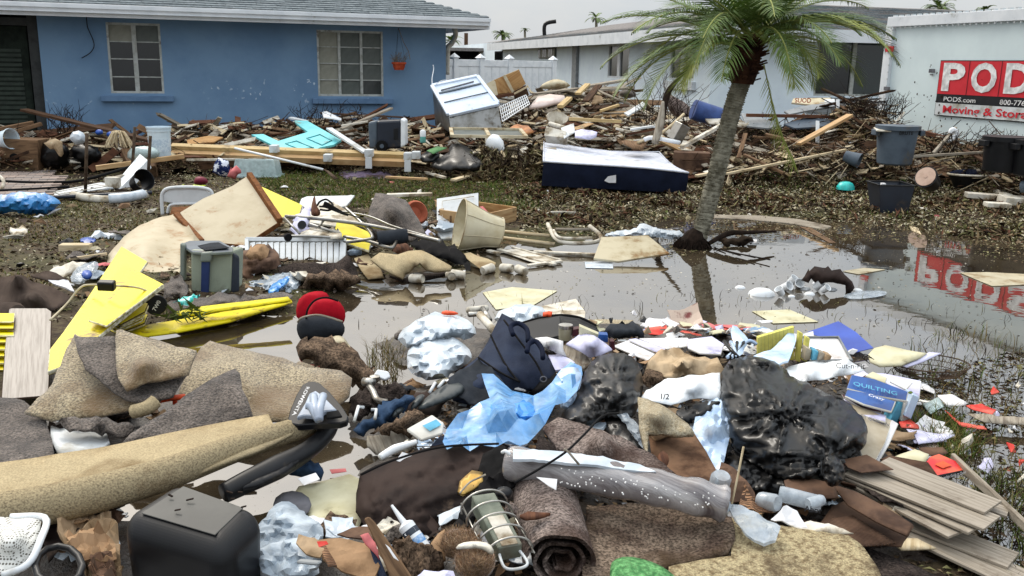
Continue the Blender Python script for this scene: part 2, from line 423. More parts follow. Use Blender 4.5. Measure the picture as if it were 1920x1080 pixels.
C('carpet_speck',(176,160,128),(122,110,88),sc=150,edge=(.42,.66),rough=1,bump=.8,bs=160,dirt=.25,dcol=(110,90,66))
C('carpet_grey',(104,95,88),(72,65,60),sc=8,rough=1,bump=1,bs=85,fine=.6,sheen=.2)
C('carpet_brown',(122,107,93),(84,70,61),sc=9,rough=1,bump=1,bs=85,fine=.6,dirt=.5,dsc=1.9)
C('carpet_mauve',(128,116,110),(92,80,76),sc=7,rough=1,bump=1,bs=85,fine=.6,dirt=.5,dsc=1.9,dcol=(66,50,42))
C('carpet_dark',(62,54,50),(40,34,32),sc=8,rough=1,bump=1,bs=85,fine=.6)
C('carpet_beige',(176,166,144),(160,146,120),sc=60,rough=1,bump=1,bs=120,fine=.3)
C('carpet_gold',(180,166,132),(128,112,86),sc=50,edge=(.45,.62),rough=1,bump=1,bs=140,fine=.3,dirt=.4,dcol=(92,78,62),dsc=4)
C('rug_rib',(112,96,86),(88,74,66),sc=6,wave=55,rough=1,bump=.9,wcol=.6)
C('board_yellow',(228,212,8),(212,194,6),sc=4,rough=.45,spec=.25,dirt=.38,dcol=(112,82,30),dsc=9)
C('board_yellow_clean',(228,212,10),(218,200,8),sc=4,rough=.45,spec=.25)
C('board_core',(226,222,200),(150,140,100),sc=30,rough=.8)
C('panel_beige',(184,172,146),(170,157,130),sc=3,rough=.6,dirt=.28,dcol=(142,104,60),dsc=5,bump=.1,bs=40)
C('veneer_edge',(128,84,50),(98,62,38),sc=30,rough=.8)
C('turquoise',(122,212,216),(104,196,204),sc=4,rough=.45,dirt=.1,dcol=(130,140,120))
C('teal',(40,196,190),rough=.35,spec=.5)
C('tarp_blue',(50,130,190),(36,96,156),sc=8,rough=.4,bump=.8,bs=22,spec=.5,crumple=9)
C('film_black',(8,8,9),(13,13,14),sc=6,rough=.3,bump=.3,bs=26,spec=.30,crumple=4)
C('film_black_dusty',(32,30,29),(18,18,18),sc=5,rough=.36,bump=.25,bs=30,spec=.4,crumple=4)
C('film_white',(206,214,222),(176,188,198),sc=9,rough=.34,bump=.8,bs=22,spec=.4,crumple=9)
C('film_grey',(150,164,178),(196,208,218),sc=9,rough=.35,bump=.6,bs=24,spec=.45,alpha=.78,crumple=9)
C('film_clear',(206,216,224),(170,182,194),sc=10,rough=.15,bump=.9,bs=26,spec=.8,alpha=.55,crumple=12)
C('film_blue',(130,180,226),(90,156,218),sc=9,rough=.22,bump=.8,bs=20,spec=.7,alpha=.8,crumple=8)
C('film_blue_dense',(74,154,222),(50,132,208),sc=9,rough=.25,bump=.8,bs=20,spec=.6,crumple=8)
C('film_pale',(196,216,238),(168,194,226),sc=9,rough=.2,bump=1,bs=30,spec=.7,crumple=8)
C('paper',(226,226,228),(206,204,204),sc=6,rough=.8,dirt=.12,dcol=(150,130,110))
C('paper_lilac',(208,208,232),(186,184,212),sc=6,rough=.8,dirt=.1)
C('paper_yellow',(222,214,120),(204,196,104),sc=30,rough=.8)
C('paper_cream',(204,200,172),(186,180,148),sc=6,rough=.8,dirt=.1)
C('paper_red',(196,60,54),(226,110,96),sc=6,rough=.7)
C('paper_tan',(170,146,118),(136,114,88),sc=9,rough=.85,dirt=.3,bump=.5,crumple=9)
C('card',(160,130,100),(128,102,76),sc=6,rough=.85,dirt=.3,dcol=(90,66,48),bump=.4,crumple=7)
C('card_wet',(104,80,64),(74,56,46),sc=6,rough=.7,dirt=.3,dcol=(60,44,36),bump=.3,crumple=5)
C('card_corr',(182,140,108),(90,60,42),sc=6,wave=38,wcol=.85,rough=.85,bump=.9)
C('card_corr_wet',(130,100,80),(70,48,36),sc=6,wave=38,wcol=.7,rough=.8,bump=.9)
C('blue_card',(52,84,180),(44,70,158),sc=3,rough=.4,spec=.5)
C('book_blue',(30,84,156),(24,60,120),sc=8,rough=.35,spec=.5)
C('book_teal',(96,176,208),rough=.4)
C('book_red',(196,40,44),(214,90,60),sc=12,rough=.35)
C('book_dark',(60,24,30),(90,40,44),sc=30,rough=.5)
C('book_tan',(178,168,148),(150,136,112),sc=5,rough=.5)
C('page',(224,222,214),(190,186,176),sc=3,rough=.85)
C('ink',(30,30,34),rough=.6)
C('ink_grey',(110,110,116),rough=.7)
C('white_ink',(240,240,240),rough=.5)
C('red_fabric',(176,20,38),(150,14,30),sc=6,rough=.85,bump=.3,bs=200)
C('charcoal_fabric',(52,56,62),(40,43,48),sc=6,rough=.9,bump=.4,bs=200)
C('black_fabric',(28,27,28),(18,18,19),sc=5,rough=.9,bump=.6,bs=30,crumple=9)
C('brown_fabric',(56,45,41),(34,28,27),sc=3,rough=.8,bump=.4,bs=60,dirt=.06,dcol=(100,84,70),crumple=3)
C('bag_navy',(50,58,76),(38,44,60),sc=4,rough=.85,bump=.4,bs=160)
C('denim',(52,72,98),(36,50,70),sc=12,rough=.95,bump=1,bs=60,crumple=12)
C('cloth_beige',(190,168,138),(150,128,100),sc=7,rough=.95,bump=1,bs=50,dirt=.25,crumple=9)
C('cloth_mud',(108,90,74),(66,54,44),sc=16,rough=.9,bump=1,bs=70,fine=.6,dirt=.3)
C('fur',(150,112,78),(84,60,44),sc=26,rough=1,bump=1,bs=90,fine=.5,sheen=.4)
C('green_knit',(112,168,110),(60,110,66),sc=60,rough=1,bump=1,bs=90,fine=.4)
C('terracotta',(176,100,76),(150,84,62),sc=9,rough=.8)
C('pot_orange',(186,84,54),(160,66,42),sc=9,rough=.7)
C('shade',(214,206,180),(196,184,152),sc=5,rough=.85,dirt=.2,dcol=(160,140,100))
C('soil',(56,45,35),(32,26,21),sc=9,rough=1,bump=1,bs=30)
C('leaf_dry',(136,118,90),(104,88,64),rough=.8)
C('leaf_brown',(106,90,70),(72,58,45),rough=.8)
C('leaf_green',(92,104,52),(66,80,38),rough=.7)
C('leaf_olive',(126,122,84),(94,92,60),rough=.8)
C('leaf_pale',(172,162,130),(142,130,100),rough=.8)
C('twig',(86,66,50),(56,42,32),sc=20,rough=.9)
C('twig_dark',(46,36,30),(30,24,20),sc=20,rough=.9)
C('grass_green',(88,104,44),(64,80,34),rough=.7)
C('grass_dry',(128,112,66),(100,84,50),rough=.8)
C('lavender',(206,204,232),rough=.4)
C('pink',(206,120,120),(180,96,98),sc=6,rough=.7)
C('orange',(232,84,40),rough=.5)
C('brass',(176,144,80),rough=.3,metal=.9)
C('cap_blue',(40,84,170),rough=.4)
C('tub_clear',(196,214,214),(176,198,198),sc=4,rough=.25,spec=.6,alpha=.85,dirt=.1)
C('bucket',(214,228,236),(196,214,226),sc=4,rough=.3,spec=.5,dirt=.06)
C('teal_can',(100,170,160),rough=.4)
C('leaf_grey',(176,170,146),(140,134,112),rough=.8)
C('leaf_light',(204,196,170),(172,162,136),rough=.8)
C('print_a',(216,214,208),(90,96,112),sc=26,edge=(.52,.56),rough=.5,dirt=.2)
C('print_b',(196,176,160),(120,60,56),sc=9,edge=(.5,.6),rough=.4,dirt=.2)
C('print_c',(120,150,180),(210,206,190),sc=11,edge=(.46,.56),rough=.4,dirt=.2)
WATER_PX=[(560,590),(610,545),(640,522),(720,512),(860,500),(960,452),(1010,470),(1120,446),(1200,424),(1255,405),(1330,402),(1430,402),(1530,412),(1650,418),(1780,432),(1920,452),(2300,500),(2500,1400),(-300,1500),(-200,900),(160,760),(240,640),(330,604),(450,592)]
WPOLY=np.array([tuple(P(x,y,0))[:2]for x,y in WATER_PX])
def sdist(X,Y):
 """signed distance to the water outline, negative inside the water"""
 X=np.asarray(X,float);Y=np.asarray(Y,float);best=np.full(X.shape,1e9);ins=np.zeros(X.shape,bool);n=len(WPOLY)
 for i in range(n):
  ax,ay=WPOLY[i];bx,by=WPOLY[(i+1)%n];dx=bx-ax;dy=by-ay
  t=np.clip(((X-ax)*dx+(Y-ay)*dy)/(dx*dx+dy*dy),0,1)
  best=np.minimum(best,np.hypot(X-ax-dx*t,Y-ay-dy*t))
  with np.errstate(divide='ignore',invalid='ignore'):
   c=((ay>Y)!=(by>Y))&(X<dx*(Y-ay)/(dy if dy else 1e-9)+ax)
  ins^=c
 return np.where(ins,-best,best)
def wob(X,Y,s,ph=0):
 return(np.sin(X*s+1.7*np.sin(Y*s*.8+ph))+np.sin(Y*s*1.3+1.3*np.sin(X*s*.9+ph*2)+1)+np.sin((X+Y)*s*2.1+ph))/3
def gz(X,Y):
 X=np.asarray(X,float);Y=np.asarray(Y,float)
 d=sdist(X,Y)+.10*wob(X,Y,5)+.05*wob(X,Y,17,2)
 z=np.clip(d*.10,-.10,.05)+.012*wob(X,Y,7,1)+.006*wob(X,Y,31,3)
 mud=np.exp(-(((X-1.75)/.55)**2+((Y-3.3)/.9)**2))
 z=np.where(d<0,z+mud*(.075+.03*wob(X,Y,13,5)),z)
 return z
def gz1(x,y):return float(gz(np.array([x]),np.array([y]))[0])
def ground_mesh():
 ys=np.concatenate([np.arange(1.2,7,.05),np.arange(7,20,.1),np.geomspace(20.1,900,40)])
 us=np.concatenate([-np.geomspace(40,1.3,22),np.linspace(-1.2,1.2,150),np.geomspace(1.3,40,22)])
 verts=[];ny=len(ys);nx=len(us)
 Xg=us[None,:]*(np.minimum(ys,60)[:,None]*.55+.6);Yg=np.repeat(ys[:,None],nx,1)
 Zg=gz(Xg,Yg);Zg[0,:]-=0
 verts=np.stack([Xg,Yg,Zg],2).reshape(-1,3).tolist()
 f=[(i*nx+j,i*nx+j+1,(i+1)*nx+j+1,(i+1)*nx+j)for i in range(ny-1)for j in range(nx-1)]
 m=bpy.data.materials.new('ground_mud');m.use_nodes=True;nt=m.node_tree;N=nt.nodes;LK=nt.links.new;b=N['Principled BSDF']
 tcn=N.new('ShaderNodeTexCoord')
 def nz_(s,d=6):
  n=N.new('ShaderNodeTexNoise');n.inputs['Scale'].default_value=s;n.inputs['Detail'].default_value=d;LK(tcn.outputs['Object'],n.inputs[0]);return n.outputs[0]
 def rp(s,els):
  r=N.new('ShaderNodeValToRGB')
  while len(r.color_ramp.elements)<len(els):r.color_ramp.elements.new(.5)
  for e,(p,c)in zip(r.color_ramp.elements,els):e.position=p;e.color=L3(c)
  LK(s,r.inputs[0]);return r.outputs[0]
 base=rp(nz_(14),[(.3,(42,34,26)),(.48,(68,56,42)),(.6,(86,76,56)),(.72,(50,42,31))])
 grs=rp(nz_(30),[(.35,(48,48,28)),(.6,(76,76,42))])
 q=N.new('ShaderNodeMix');q.data_type='RGBA';LK(rp(nz_(.9,3),[(.48,(0,0,0)),(.6,(230,230,230))]),q.inputs[0]);LK(base,q.inputs[6]);LK(grs,q.inputs[7])
 LK(q.outputs[2],b.inputs['Base Color']);b.inputs['Roughness'].default_value=.75;b.inputs['Specular IOR Level'].default_value=.12
 bp=N.new('ShaderNodeBump');bp.inputs['Strength'].default_value=.8;bp.inputs['Distance'].default_value=.02;LK(nz_(45,8),bp.inputs['Height']);LK(bp.outputs[0],b.inputs['Normal'])
 return link('ground',verts,f,m,kind='structure',smooth=True,origin=V((0,0,0)))
ground_mesh()
wm=bpy.data.materials.new('flood_water');wm.use_nodes=True
def _water():
 nt=wm.node_tree;N=nt.nodes;LK=nt.links.new;N.remove(N['Principled BSDF']);out=N['Material Output']
 tcn=N.new('ShaderNodeTexCoord')
 def nz_(s,d=4,sx=1):
  mpn=N.new('ShaderNodeMapping');mpn.inputs['Scale'].default_value=(sx,1,1);LK(tcn.outputs['Object'],mpn.inputs[0])
  n=N.new('ShaderNodeTexNoise');n.inputs['Scale'].default_value=s;n.inputs['Detail'].default_value=d;LK(mpn.outputs[0],n.inputs[0]);return n.outputs[0]
 df=N.new('ShaderNodeBsdfDiffuse');cr=N.new('ShaderNodeValToRGB');LK(nz_(2.2,8),cr.inputs[0])
 cr.color_ramp.elements[0].position=.35;cr.color_ramp.elements[0].color=L3((54,46,36));cr.color_ramp.elements[1].position=.65;cr.color_ramp.elements[1].color=L3((84,74,58))
 LK(cr.outputs[0],df.inputs[0])
 gl=N.new('ShaderNodeBsdfGlossy');gl.inputs['Roughness'].default_value=.02;gl.inputs[0].default_value=(.97,.97,.97,1)
 bp=N.new('ShaderNodeBump');bp.inputs['Strength'].default_value=.10;bp.inputs['Distance'].default_value=.006;LK(nz_(6,2,1),bp.inputs['Height'])
 LK(bp.outputs[0],gl.inputs['Normal'])
 fr=N.new('ShaderNodeFresnel');fr.inputs[0].default_value=1.6
 mr=N.new('ShaderNodeMapRange');mr.inputs[1].default_value=.0;mr.inputs[2].default_value=.38;mr.inputs[3].default_value=.22;mr.inputs[4].default_value=.56;LK(fr.outputs[0],mr.inputs[0])
 sc=N.new('ShaderNodeValToRGB');LK(nz_(55,6),sc.inputs[0]);sc.color_ramp.elements[0].position=.66;sc.color_ramp.elements[1].position=.70
 s2=N.new('ShaderNodeValToRGB');LK(nz_(3.1,4),s2.inputs[0]);s2.color_ramp.elements[0].position=.45;s2.color_ramp.elements[1].position=.62
 mu=N.new('ShaderNodeMath');mu.operation='MULTIPLY';LK(sc.outputs[0],mu.inputs[0]);LK(s2.outputs[0],mu.inputs[1])
 scum=N.new('ShaderNodeBsdfDiffuse');scum.inputs[0].default_value=L3((150,146,128))
 m1=N.new('ShaderNodeMixShader');LK(mr.outputs[0],m1.inputs[0]);LK(df.outputs[0],m1.inputs[1]);LK(gl.outputs[0],m1.inputs[2])
 m2=N.new('ShaderNodeMixShader');LK(mu.outputs[0],m2.inputs[0]);LK(m1.outputs[0],m2.inputs[1]);LK(scum.outputs[0],m2.inputs[2])
 LK(m2.outputs[0],out.inputs[0])
_water()
link('flood_water',[(-14,.8,0),(16,.8,0),(16,12.5,0),(-14,12.5,0)],[(0,1,2,3)],wm,kind='structure',origin=V((0,0,0)))
UB=V((.94,.342,0)).normalized();NB=V((UB.y,-UB.x,0));OB=V((-2.9,16.9,0));ZV=V((0,0,1))
def onwall(px,py,O,n,off=0.0):
 d=ray(px,py);t=(O+n*off-EYE).dot(n)/d.dot(n);return EYE+d*t
def uz(px,py,O,U,n,off=0.0):
 q=onwall(px,py,O,n,off);return(q-O).dot(U),q.z
def wallholes(mb,O,U,n,u0,u1,z0,z1,holes,depth=.12,mi=0):
 us=sorted({u0,u1}|{h[0]for h in holes}|{h[1]for h in holes});zs=sorted({z0,z1}|{h[2]for h in holes}|{h[3]for h in holes})
 W=lambda u,z,o=0:O+U*u+ZV*z-n*o
 for a,b in zip(us[:-1],us[1:]):
  for c,d in zip(zs[:-1],zs[1:]):
   mu_,mz=(a+b)/2,(c+d)/2
   if any(h[0]<mu_<h[1]and h[2]<mz<h[3]for h in holes):continue
   mb.add([W(a,c),W(b,c),W(b,d),W(a,d)],[(0,1,2,3)],mi)
 for h in holes:
  a,b,c,d=h
  for p,q in(((a,c),(b,c)),((b,c),(b,d)),((b,d),(a,d)),((a,d),(a,c))):
   mb.add([W(*p),W(*q),W(*q,depth),W(*p,depth)],[(3,2,1,0)],mi)
def stucco(name,c1,c2,chip=None):
 m=mk(name,c1,c2,sc=1.2,rough=.85,bump=.35,bs=90,dirt=.05,dcol=tuple(v*.9 for v in c1),dsc=1.2)
 if chip:
  nt=m.node_tree;N=nt.nodes;LK=nt.links.new;b=N['Principled BSDF'];src=b.inputs['Base Color'].links[0].from_socket
  tcn=N.new('ShaderNodeTexCoord');n1=N.new('ShaderNodeTexNoise');n1.inputs['Scale'].default_value=16;n1.inputs['Detail'].default_value=9;LK(tcn.outputs['Object'],n1.inputs[0])
  n2=N.new('ShaderNodeTexNoise');n2.inputs['Scale'].default_value=1.1;LK(tcn.outputs['Object'],n2.inputs[0])
  r1=N.new('ShaderNodeValToRGB');r1.color_ramp.elements[0].position=.64;r1.color_ramp.elements[1].position=.66;LK(n1.outputs[0],r1.inputs[0])
  r2=N.new('ShaderNodeValToRGB');r2.color_ramp.elements[0].position=.52;r2.color_ramp.elements[1].position=.6;LK(n2.outputs[0],r2.inputs[0])
  sx=N.new('ShaderNodeSeparateXYZ');LK(tcn.outputs['Object'],sx.inputs[0]);mr=N.new('ShaderNodeMath');mr.operation='COMPARE';mr.inputs[1].default_value=1.06;mr.inputs[2].default_value=.22;LK(sx.outputs[2],mr.inputs[0])
  a=N.new('ShaderNodeMath');a.operation='MULTIPLY';LK(r1.outputs[0],a.inputs[0]);LK(r2.outputs[0],a.inputs[1])
  a2=N.new('ShaderNodeMath');a2.operation='MULTIPLY';LK(a.outputs[0],a2.inputs[0]);LK(mr.outputs[0],a2.inputs[1])
  q=N.new('ShaderNodeMix');q.data_type='RGBA';LK(a2.outputs[0],q.inputs[0]);LK(src,q.inputs[6]);q.inputs[7].default_value=L3(chip);LK(q.outputs[2],b.inputs['Base Color'])
 return m
M['stucco_blue']=stucco('stucco_blue',(120,150,180),(108,138,170),chip=(190,205,220))
M['stucco_white']=stucco('stucco_white',(236,248,255),(227,239,249))
C('sill_blue',(104,132,164),(94,122,154),rough=.7)
C('white_trim',(226,230,234),(212,217,222),sc=3,rough=.45,dirt=.02,dcol=(150,150,140))
C('soffit',(150,152,156),rough=.8)
C('win_frame',(186,190,186),(160,162,156),sc=12,rough=.5,dirt=.2)
C('glass_dark',(16,18,19),(26,28,28),sc=4,rough=.12,spec=.6,dirt=.15,dcol=(60,58,52))
C('glass_mid',(52,58,58),(38,42,42),sc=3,rough=.15,spec=.6)
C('glass_green',(26,42,42),(18,30,30),sc=2,rough=.08,spec=.7)
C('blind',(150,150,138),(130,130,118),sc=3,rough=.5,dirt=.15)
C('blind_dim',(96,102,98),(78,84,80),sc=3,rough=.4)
C('roof_sh',(134,142,146),(104,112,116),sc=14,rough=.95,bump=.5,bs=120,edge=(.35,.65))
C('roof_sh2',(120,128,132),(96,104,108),sc=14,rough=.95,bump=.5,bs=120)
C('roof_br',(138,134,132),(110,106,104),sc=12,rough=.95,bump=.5,bs=120)
C('metal_grey',(140,144,146),(120,124,126),rough=.5)
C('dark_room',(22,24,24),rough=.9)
C('beige_pipe',(206,202,190),(180,174,158),rough=.5)
def window(house,O,U,n,u0,u1,z0,z1,cols,rows,pane_mat,fr=.035,inset=.05,rowz=None,mull=None,name='window',fm='win_frame'):
 mb=MB();W=lambda u,z,o=0:O+U*u+ZV*z-n*o
 def bar(ua,za,ub,zb,w,t=.04,o=inset):
  mb.bar(W(ua,za,o),W(ub,zb,o),t,w,up=(U if abs(zb-za)>abs(ub-ua)else ZV))if False else mb.box((W(ua,za,o)+W(ub,zb,o))/2,(abs(ub-ua)+w if abs(ub-ua)>1e-4 else w),t,(abs(zb-za)+w if abs(zb-za)>1e-4 else w),M3)
 M3=Matrix((U,-n,ZV)).transposed()
 bar(u0,z0,u1,z0,fr*2,.05,inset-.012);bar(u0,z1,u1,z1,fr*2,.05,inset-.012)
 bar(u0,z0,u0,z1,fr*2,.056,inset-.016);bar(u1,z0,u1,z1,fr*2,.056,inset-.016)
 cu=[u0+(u1-u0)*i/cols for i in range(cols+1)]
 for i in range(1,cols):bar(cu[i],z0,cu[i],z1,(mull or fr*1.3),.05,inset-.010)
 rz=rowz or[z0+(z1-z0)*i/rows for i in range(rows+1)]
 for z in rz[1:-1]:bar(u0,z,u1,z,fr*.5,.03,inset)
 w=mb.link(name,M[fm],parent=house);WLw=WL[w.name]
 for i in range(cols):
  for j in range(len(rz)-1):
   a,b,c,d=cu[i]+.01,cu[i+1]-.01,rz[j]+.004,rz[j+1]-.004
   tl=random.uniform(-.004,.004)
   link('pane',[W(a,c,inset+.01),W(b,c,inset+.01),W(b,d,inset+.01+tl),W(a,d,inset+.01+tl),W(a,c,inset+.016),W(b,c,inset+.016),W(b,d,inset+.016+tl),W(a,d,inset+.016+tl)],HEXF,M[pane_mat(i,j)],parent=w)
 return w
def shingles(name,o,u,up,wid,n,tab,expo,mats,parent,clip=None,seed=1):
 """courses of lapped tabs lying on a roof plane"""
 r=random.Random(seed);mb=MB();nn=u.cross(up).normalized();k=0
 for i in range(n):
  w0,w1=wid(i);x=w0-r.random()*tab
  while x<w1:
   a=max(x,w0);b=min(x+tab-.008,w1);x+=tab
   if b-a<.03:continue
   dz=r.uniform(.004,.010);A=o+u*a+up*(i*expo-r.uniform(0,.008));B=o+u*b+up*(i*expo-r.uniform(0,.008));top=up*(expo+.02)
   lo=nn*(.012+dz);
   mb.add([A,B,B+top,A+top,A+lo,B+lo,B+top+nn*.002,A+top+nn*.002],[(4,5,6,7),(0,1,5,4),(1,2,6,5),(3,0,4,7)],r.choice([0,0,1]));k+=1
 o_=mb.link(name,mats,parent=parent,kind='stuff');return o_
def blue_house():
 uR=uz(836,120,OB,UB,NB)[0];uL=uz(80,150,OB,UB,NB)[0];ztop=2.36
 h=thing('house','blue stucco house with white gutter and grey shingle roof','house',OB+UB*uR)
 def rect(pts):
  q=[uz(x,y,OB,UB,NB)for x,y in pts];return(q[0][0]+q[3][0])/2,(q[1][0]+q[2][0])/2,(q[2][1]+q[3][1])/2,(q[0][1]+q[1][1])/2
 w1=rect([(198,41),(299,45),(309,175),(208,175)]);w2=rect([(592,55),(718,60),(719,181),(598,180)])
 mb=MB();wallholes(mb,OB,UB,NB,uL,uR,-.1,ztop,[w1,w2])
 W=lambda u,z,o=0:OB+UB*u+ZV*z-NB*o
 mb.add([W(uR,-.1),W(uR,-.1,9),W(uR,ztop,9),W(uR,ztop)],[(0,1,2,3)])
 mb.add([W(uL,-.1),W(uL,-.1,1.2),W(uL,ztop,1.2),W(uL,ztop)],[(3,2,1,0)])
 mb.link('wall',M['stucco_blue'],parent=h,origin=OB)
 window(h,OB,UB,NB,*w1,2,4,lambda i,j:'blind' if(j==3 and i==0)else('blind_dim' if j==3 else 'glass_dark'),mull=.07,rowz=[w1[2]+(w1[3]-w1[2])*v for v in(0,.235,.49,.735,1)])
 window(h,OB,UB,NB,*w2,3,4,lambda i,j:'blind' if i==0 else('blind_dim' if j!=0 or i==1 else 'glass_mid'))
 for w,l in((w1,(190,326)),(w2,(585,736))):
  a=uz(l[0],186,OB,UB,NB)[0];b=uz(l[1],190,OB,UB,NB)[0]
  box('window_sill',W((a+b)/2,w[2]-.085,-.04),(b-a,.10,.09),M['sill_blue'],rot=Matrix((UB,-NB,ZV)).transposed(),parent=h)
 M3=Matrix((UB,-NB,ZV)).transposed()
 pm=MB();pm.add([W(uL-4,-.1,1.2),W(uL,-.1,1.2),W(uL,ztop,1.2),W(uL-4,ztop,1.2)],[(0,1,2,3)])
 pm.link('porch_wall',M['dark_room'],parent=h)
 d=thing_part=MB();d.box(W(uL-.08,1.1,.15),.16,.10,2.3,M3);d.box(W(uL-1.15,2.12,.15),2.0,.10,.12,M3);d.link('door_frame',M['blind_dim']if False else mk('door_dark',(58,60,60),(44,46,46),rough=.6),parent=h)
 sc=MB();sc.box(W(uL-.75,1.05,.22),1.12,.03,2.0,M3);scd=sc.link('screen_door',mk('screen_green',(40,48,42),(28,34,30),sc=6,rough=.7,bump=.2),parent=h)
 sl=MB()
 for i in range(16):sl.box(W(uL-.75,.55+i*.075,.20),.9,.012,.045,M3)
 sl.link('louvre',mk('louvre_green',(52,62,54),(42,50,44),rough=.6),parent=scd,kind='stuff')
 ov=.62;sl_=math.radians(17);eo=OB-V((0,0,0))+NB*ov+ZV*2.39
 uo=uR+.62;up=(-NB*math.cos(sl_)+ZV*math.sin(sl_));n_c=40;ex=.14
 rb=MB();Lr=n_c*ex;a=eo+UB*(uL-5);b=eo+UB*uo
 rb.add([a,b,b+up*Lr-UB*Lr*.93,a+up*Lr],[(0,1,2,3)])
 b2=b+(-NB)*9
 rb.add([b,b2,b2+ZV*Lr*.3-UB*Lr*.93,b+up*Lr-UB*Lr*.93],[(0,1,2,3)])
 rb.link('roof',M['roof_sh2'],parent=h)
 shingles('shingle',eo,UB,up,lambda i:(uL-5,uo-i*ex*.93),n_c,.32,ex,[M['roof_sh'],M['roof_sh2']],h)
 g=MB();L=uo-(uL-5);c=(uo+uL-5)/2
 g.box(eo+UB*c+NB*-.01+ZV*-.10,L,.03,.19,M3);g.link('fascia',M['white_trim'],parent=h)
 g=MB()
 g.box(eo+UB*c+NB*.075+ZV*-.10,L,.014,.055,M3);g.box(eo+UB*c+NB*.105+ZV*-.045,L,.02,.06,M3);g.box(eo+UB*c+NB*.09+ZV*-.013,L,.05,.012,M3);g.box(eo+UB*c+NB*.045+ZV*-.132,L,.09,.012,M3)
 g.link('gutter',M['white_trim'],parent=h,mods=[bev(.006)])
 g=MB();g.box(OB+UB*c-NB*-(ov/2-.02)+ZV*2.30,L-.1,ov-.05,.02,M3);g.link('soffit',M['soffit'],parent=h)
 g=MB();g.box(eo+UB*(uo+.0)-NB*4.5+ZV*-.1,.03,9,.19,M3);g.link('end_fascia',M['white_trim'],parent=h)
 e=eo+UB*(uo-.5)-NB*.1
 tube('downspout',[(852,52,0,18.3),(854,66,0,18.4),(848,80,0,18.5),(840,88,0,18.5),(839,100,0,18.5),(838,140,0,18.5)],.05,M['beige_pipe'],seg=8,parent=h)
 link('notice',[W(uL-1.9,1.93,-.02),W(uL-.62,1.93,-.02),W(uL-.62,2.11,-.02),W(uL-1.9,2.11,-.02)],[(0,1,2,3)],mk('lime',(150,220,30),rough=.6),parent=h,mods=[sol(.004)])
 c=tube('cable',[onwall(162,28,OB,NB,.05),onwall(164,50,OB,NB,.05),onwall(174,74,OB,NB,.05),onwall(176,88,OB,NB,.06),onwall(168,100,OB,NB,.07),onwall(153,109,OB,NB,.08)],.008,M['black_metal'],parent=h)
 pc=onwall(748,122,OB,NB,.28)
 t=thing('hanging_planter','orange plastic plant pot hanging from the eave of the blue house','planter',pc)
 lathe('pot',pc+V((0,0,-.085)),[(.085,0),(.105,.10),(.13,.10),(.133,.135),(.12,.135),(.10,.03)],M['pot_orange'],parent=t,seg=20)
 tp=onwall(747,52,OB,NB,.28);mb=MB()
 for a in range(3):
  q=pc+V((.12*math.cos(a*2.1),.12*math.sin(a*2.1),.05));mb.tube([q,tp],.003,4)
 mb.link('wire',M['black_metal'],parent=t)
 r=random.Random(4);mb=MB()
 for i in range(60):
  q=pc+V((r.uniform(-.09,.09),r.uniform(-.09,.09),.04));e=q+V((r.uniform(-.12,.12),r.uniform(-.1,.1),r.uniform(.05,.2)));mb.tube([q,(q+e)/2+V((0,0,.02)),e],.002,3)
 mb.tube([tp,onwall(757,80,OB,NB,.25),onwall(766,96,OB,NB,.2),onwall(769,112,OB,NB,.2)],.006,4)
 mb.link('dry_plant',M['leaf_dry'],parent=t)
blue_house()
UN=V((math.sin(math.radians(75)),math.cos(math.radians(75)),0));NN=V((UN.y,-UN.x,0));CN=V((4.55,22.2,0))
US=V((-math.sin(math.radians(13)),math.cos(math.radians(13)),0));NS=V((-US.y,US.x,0))
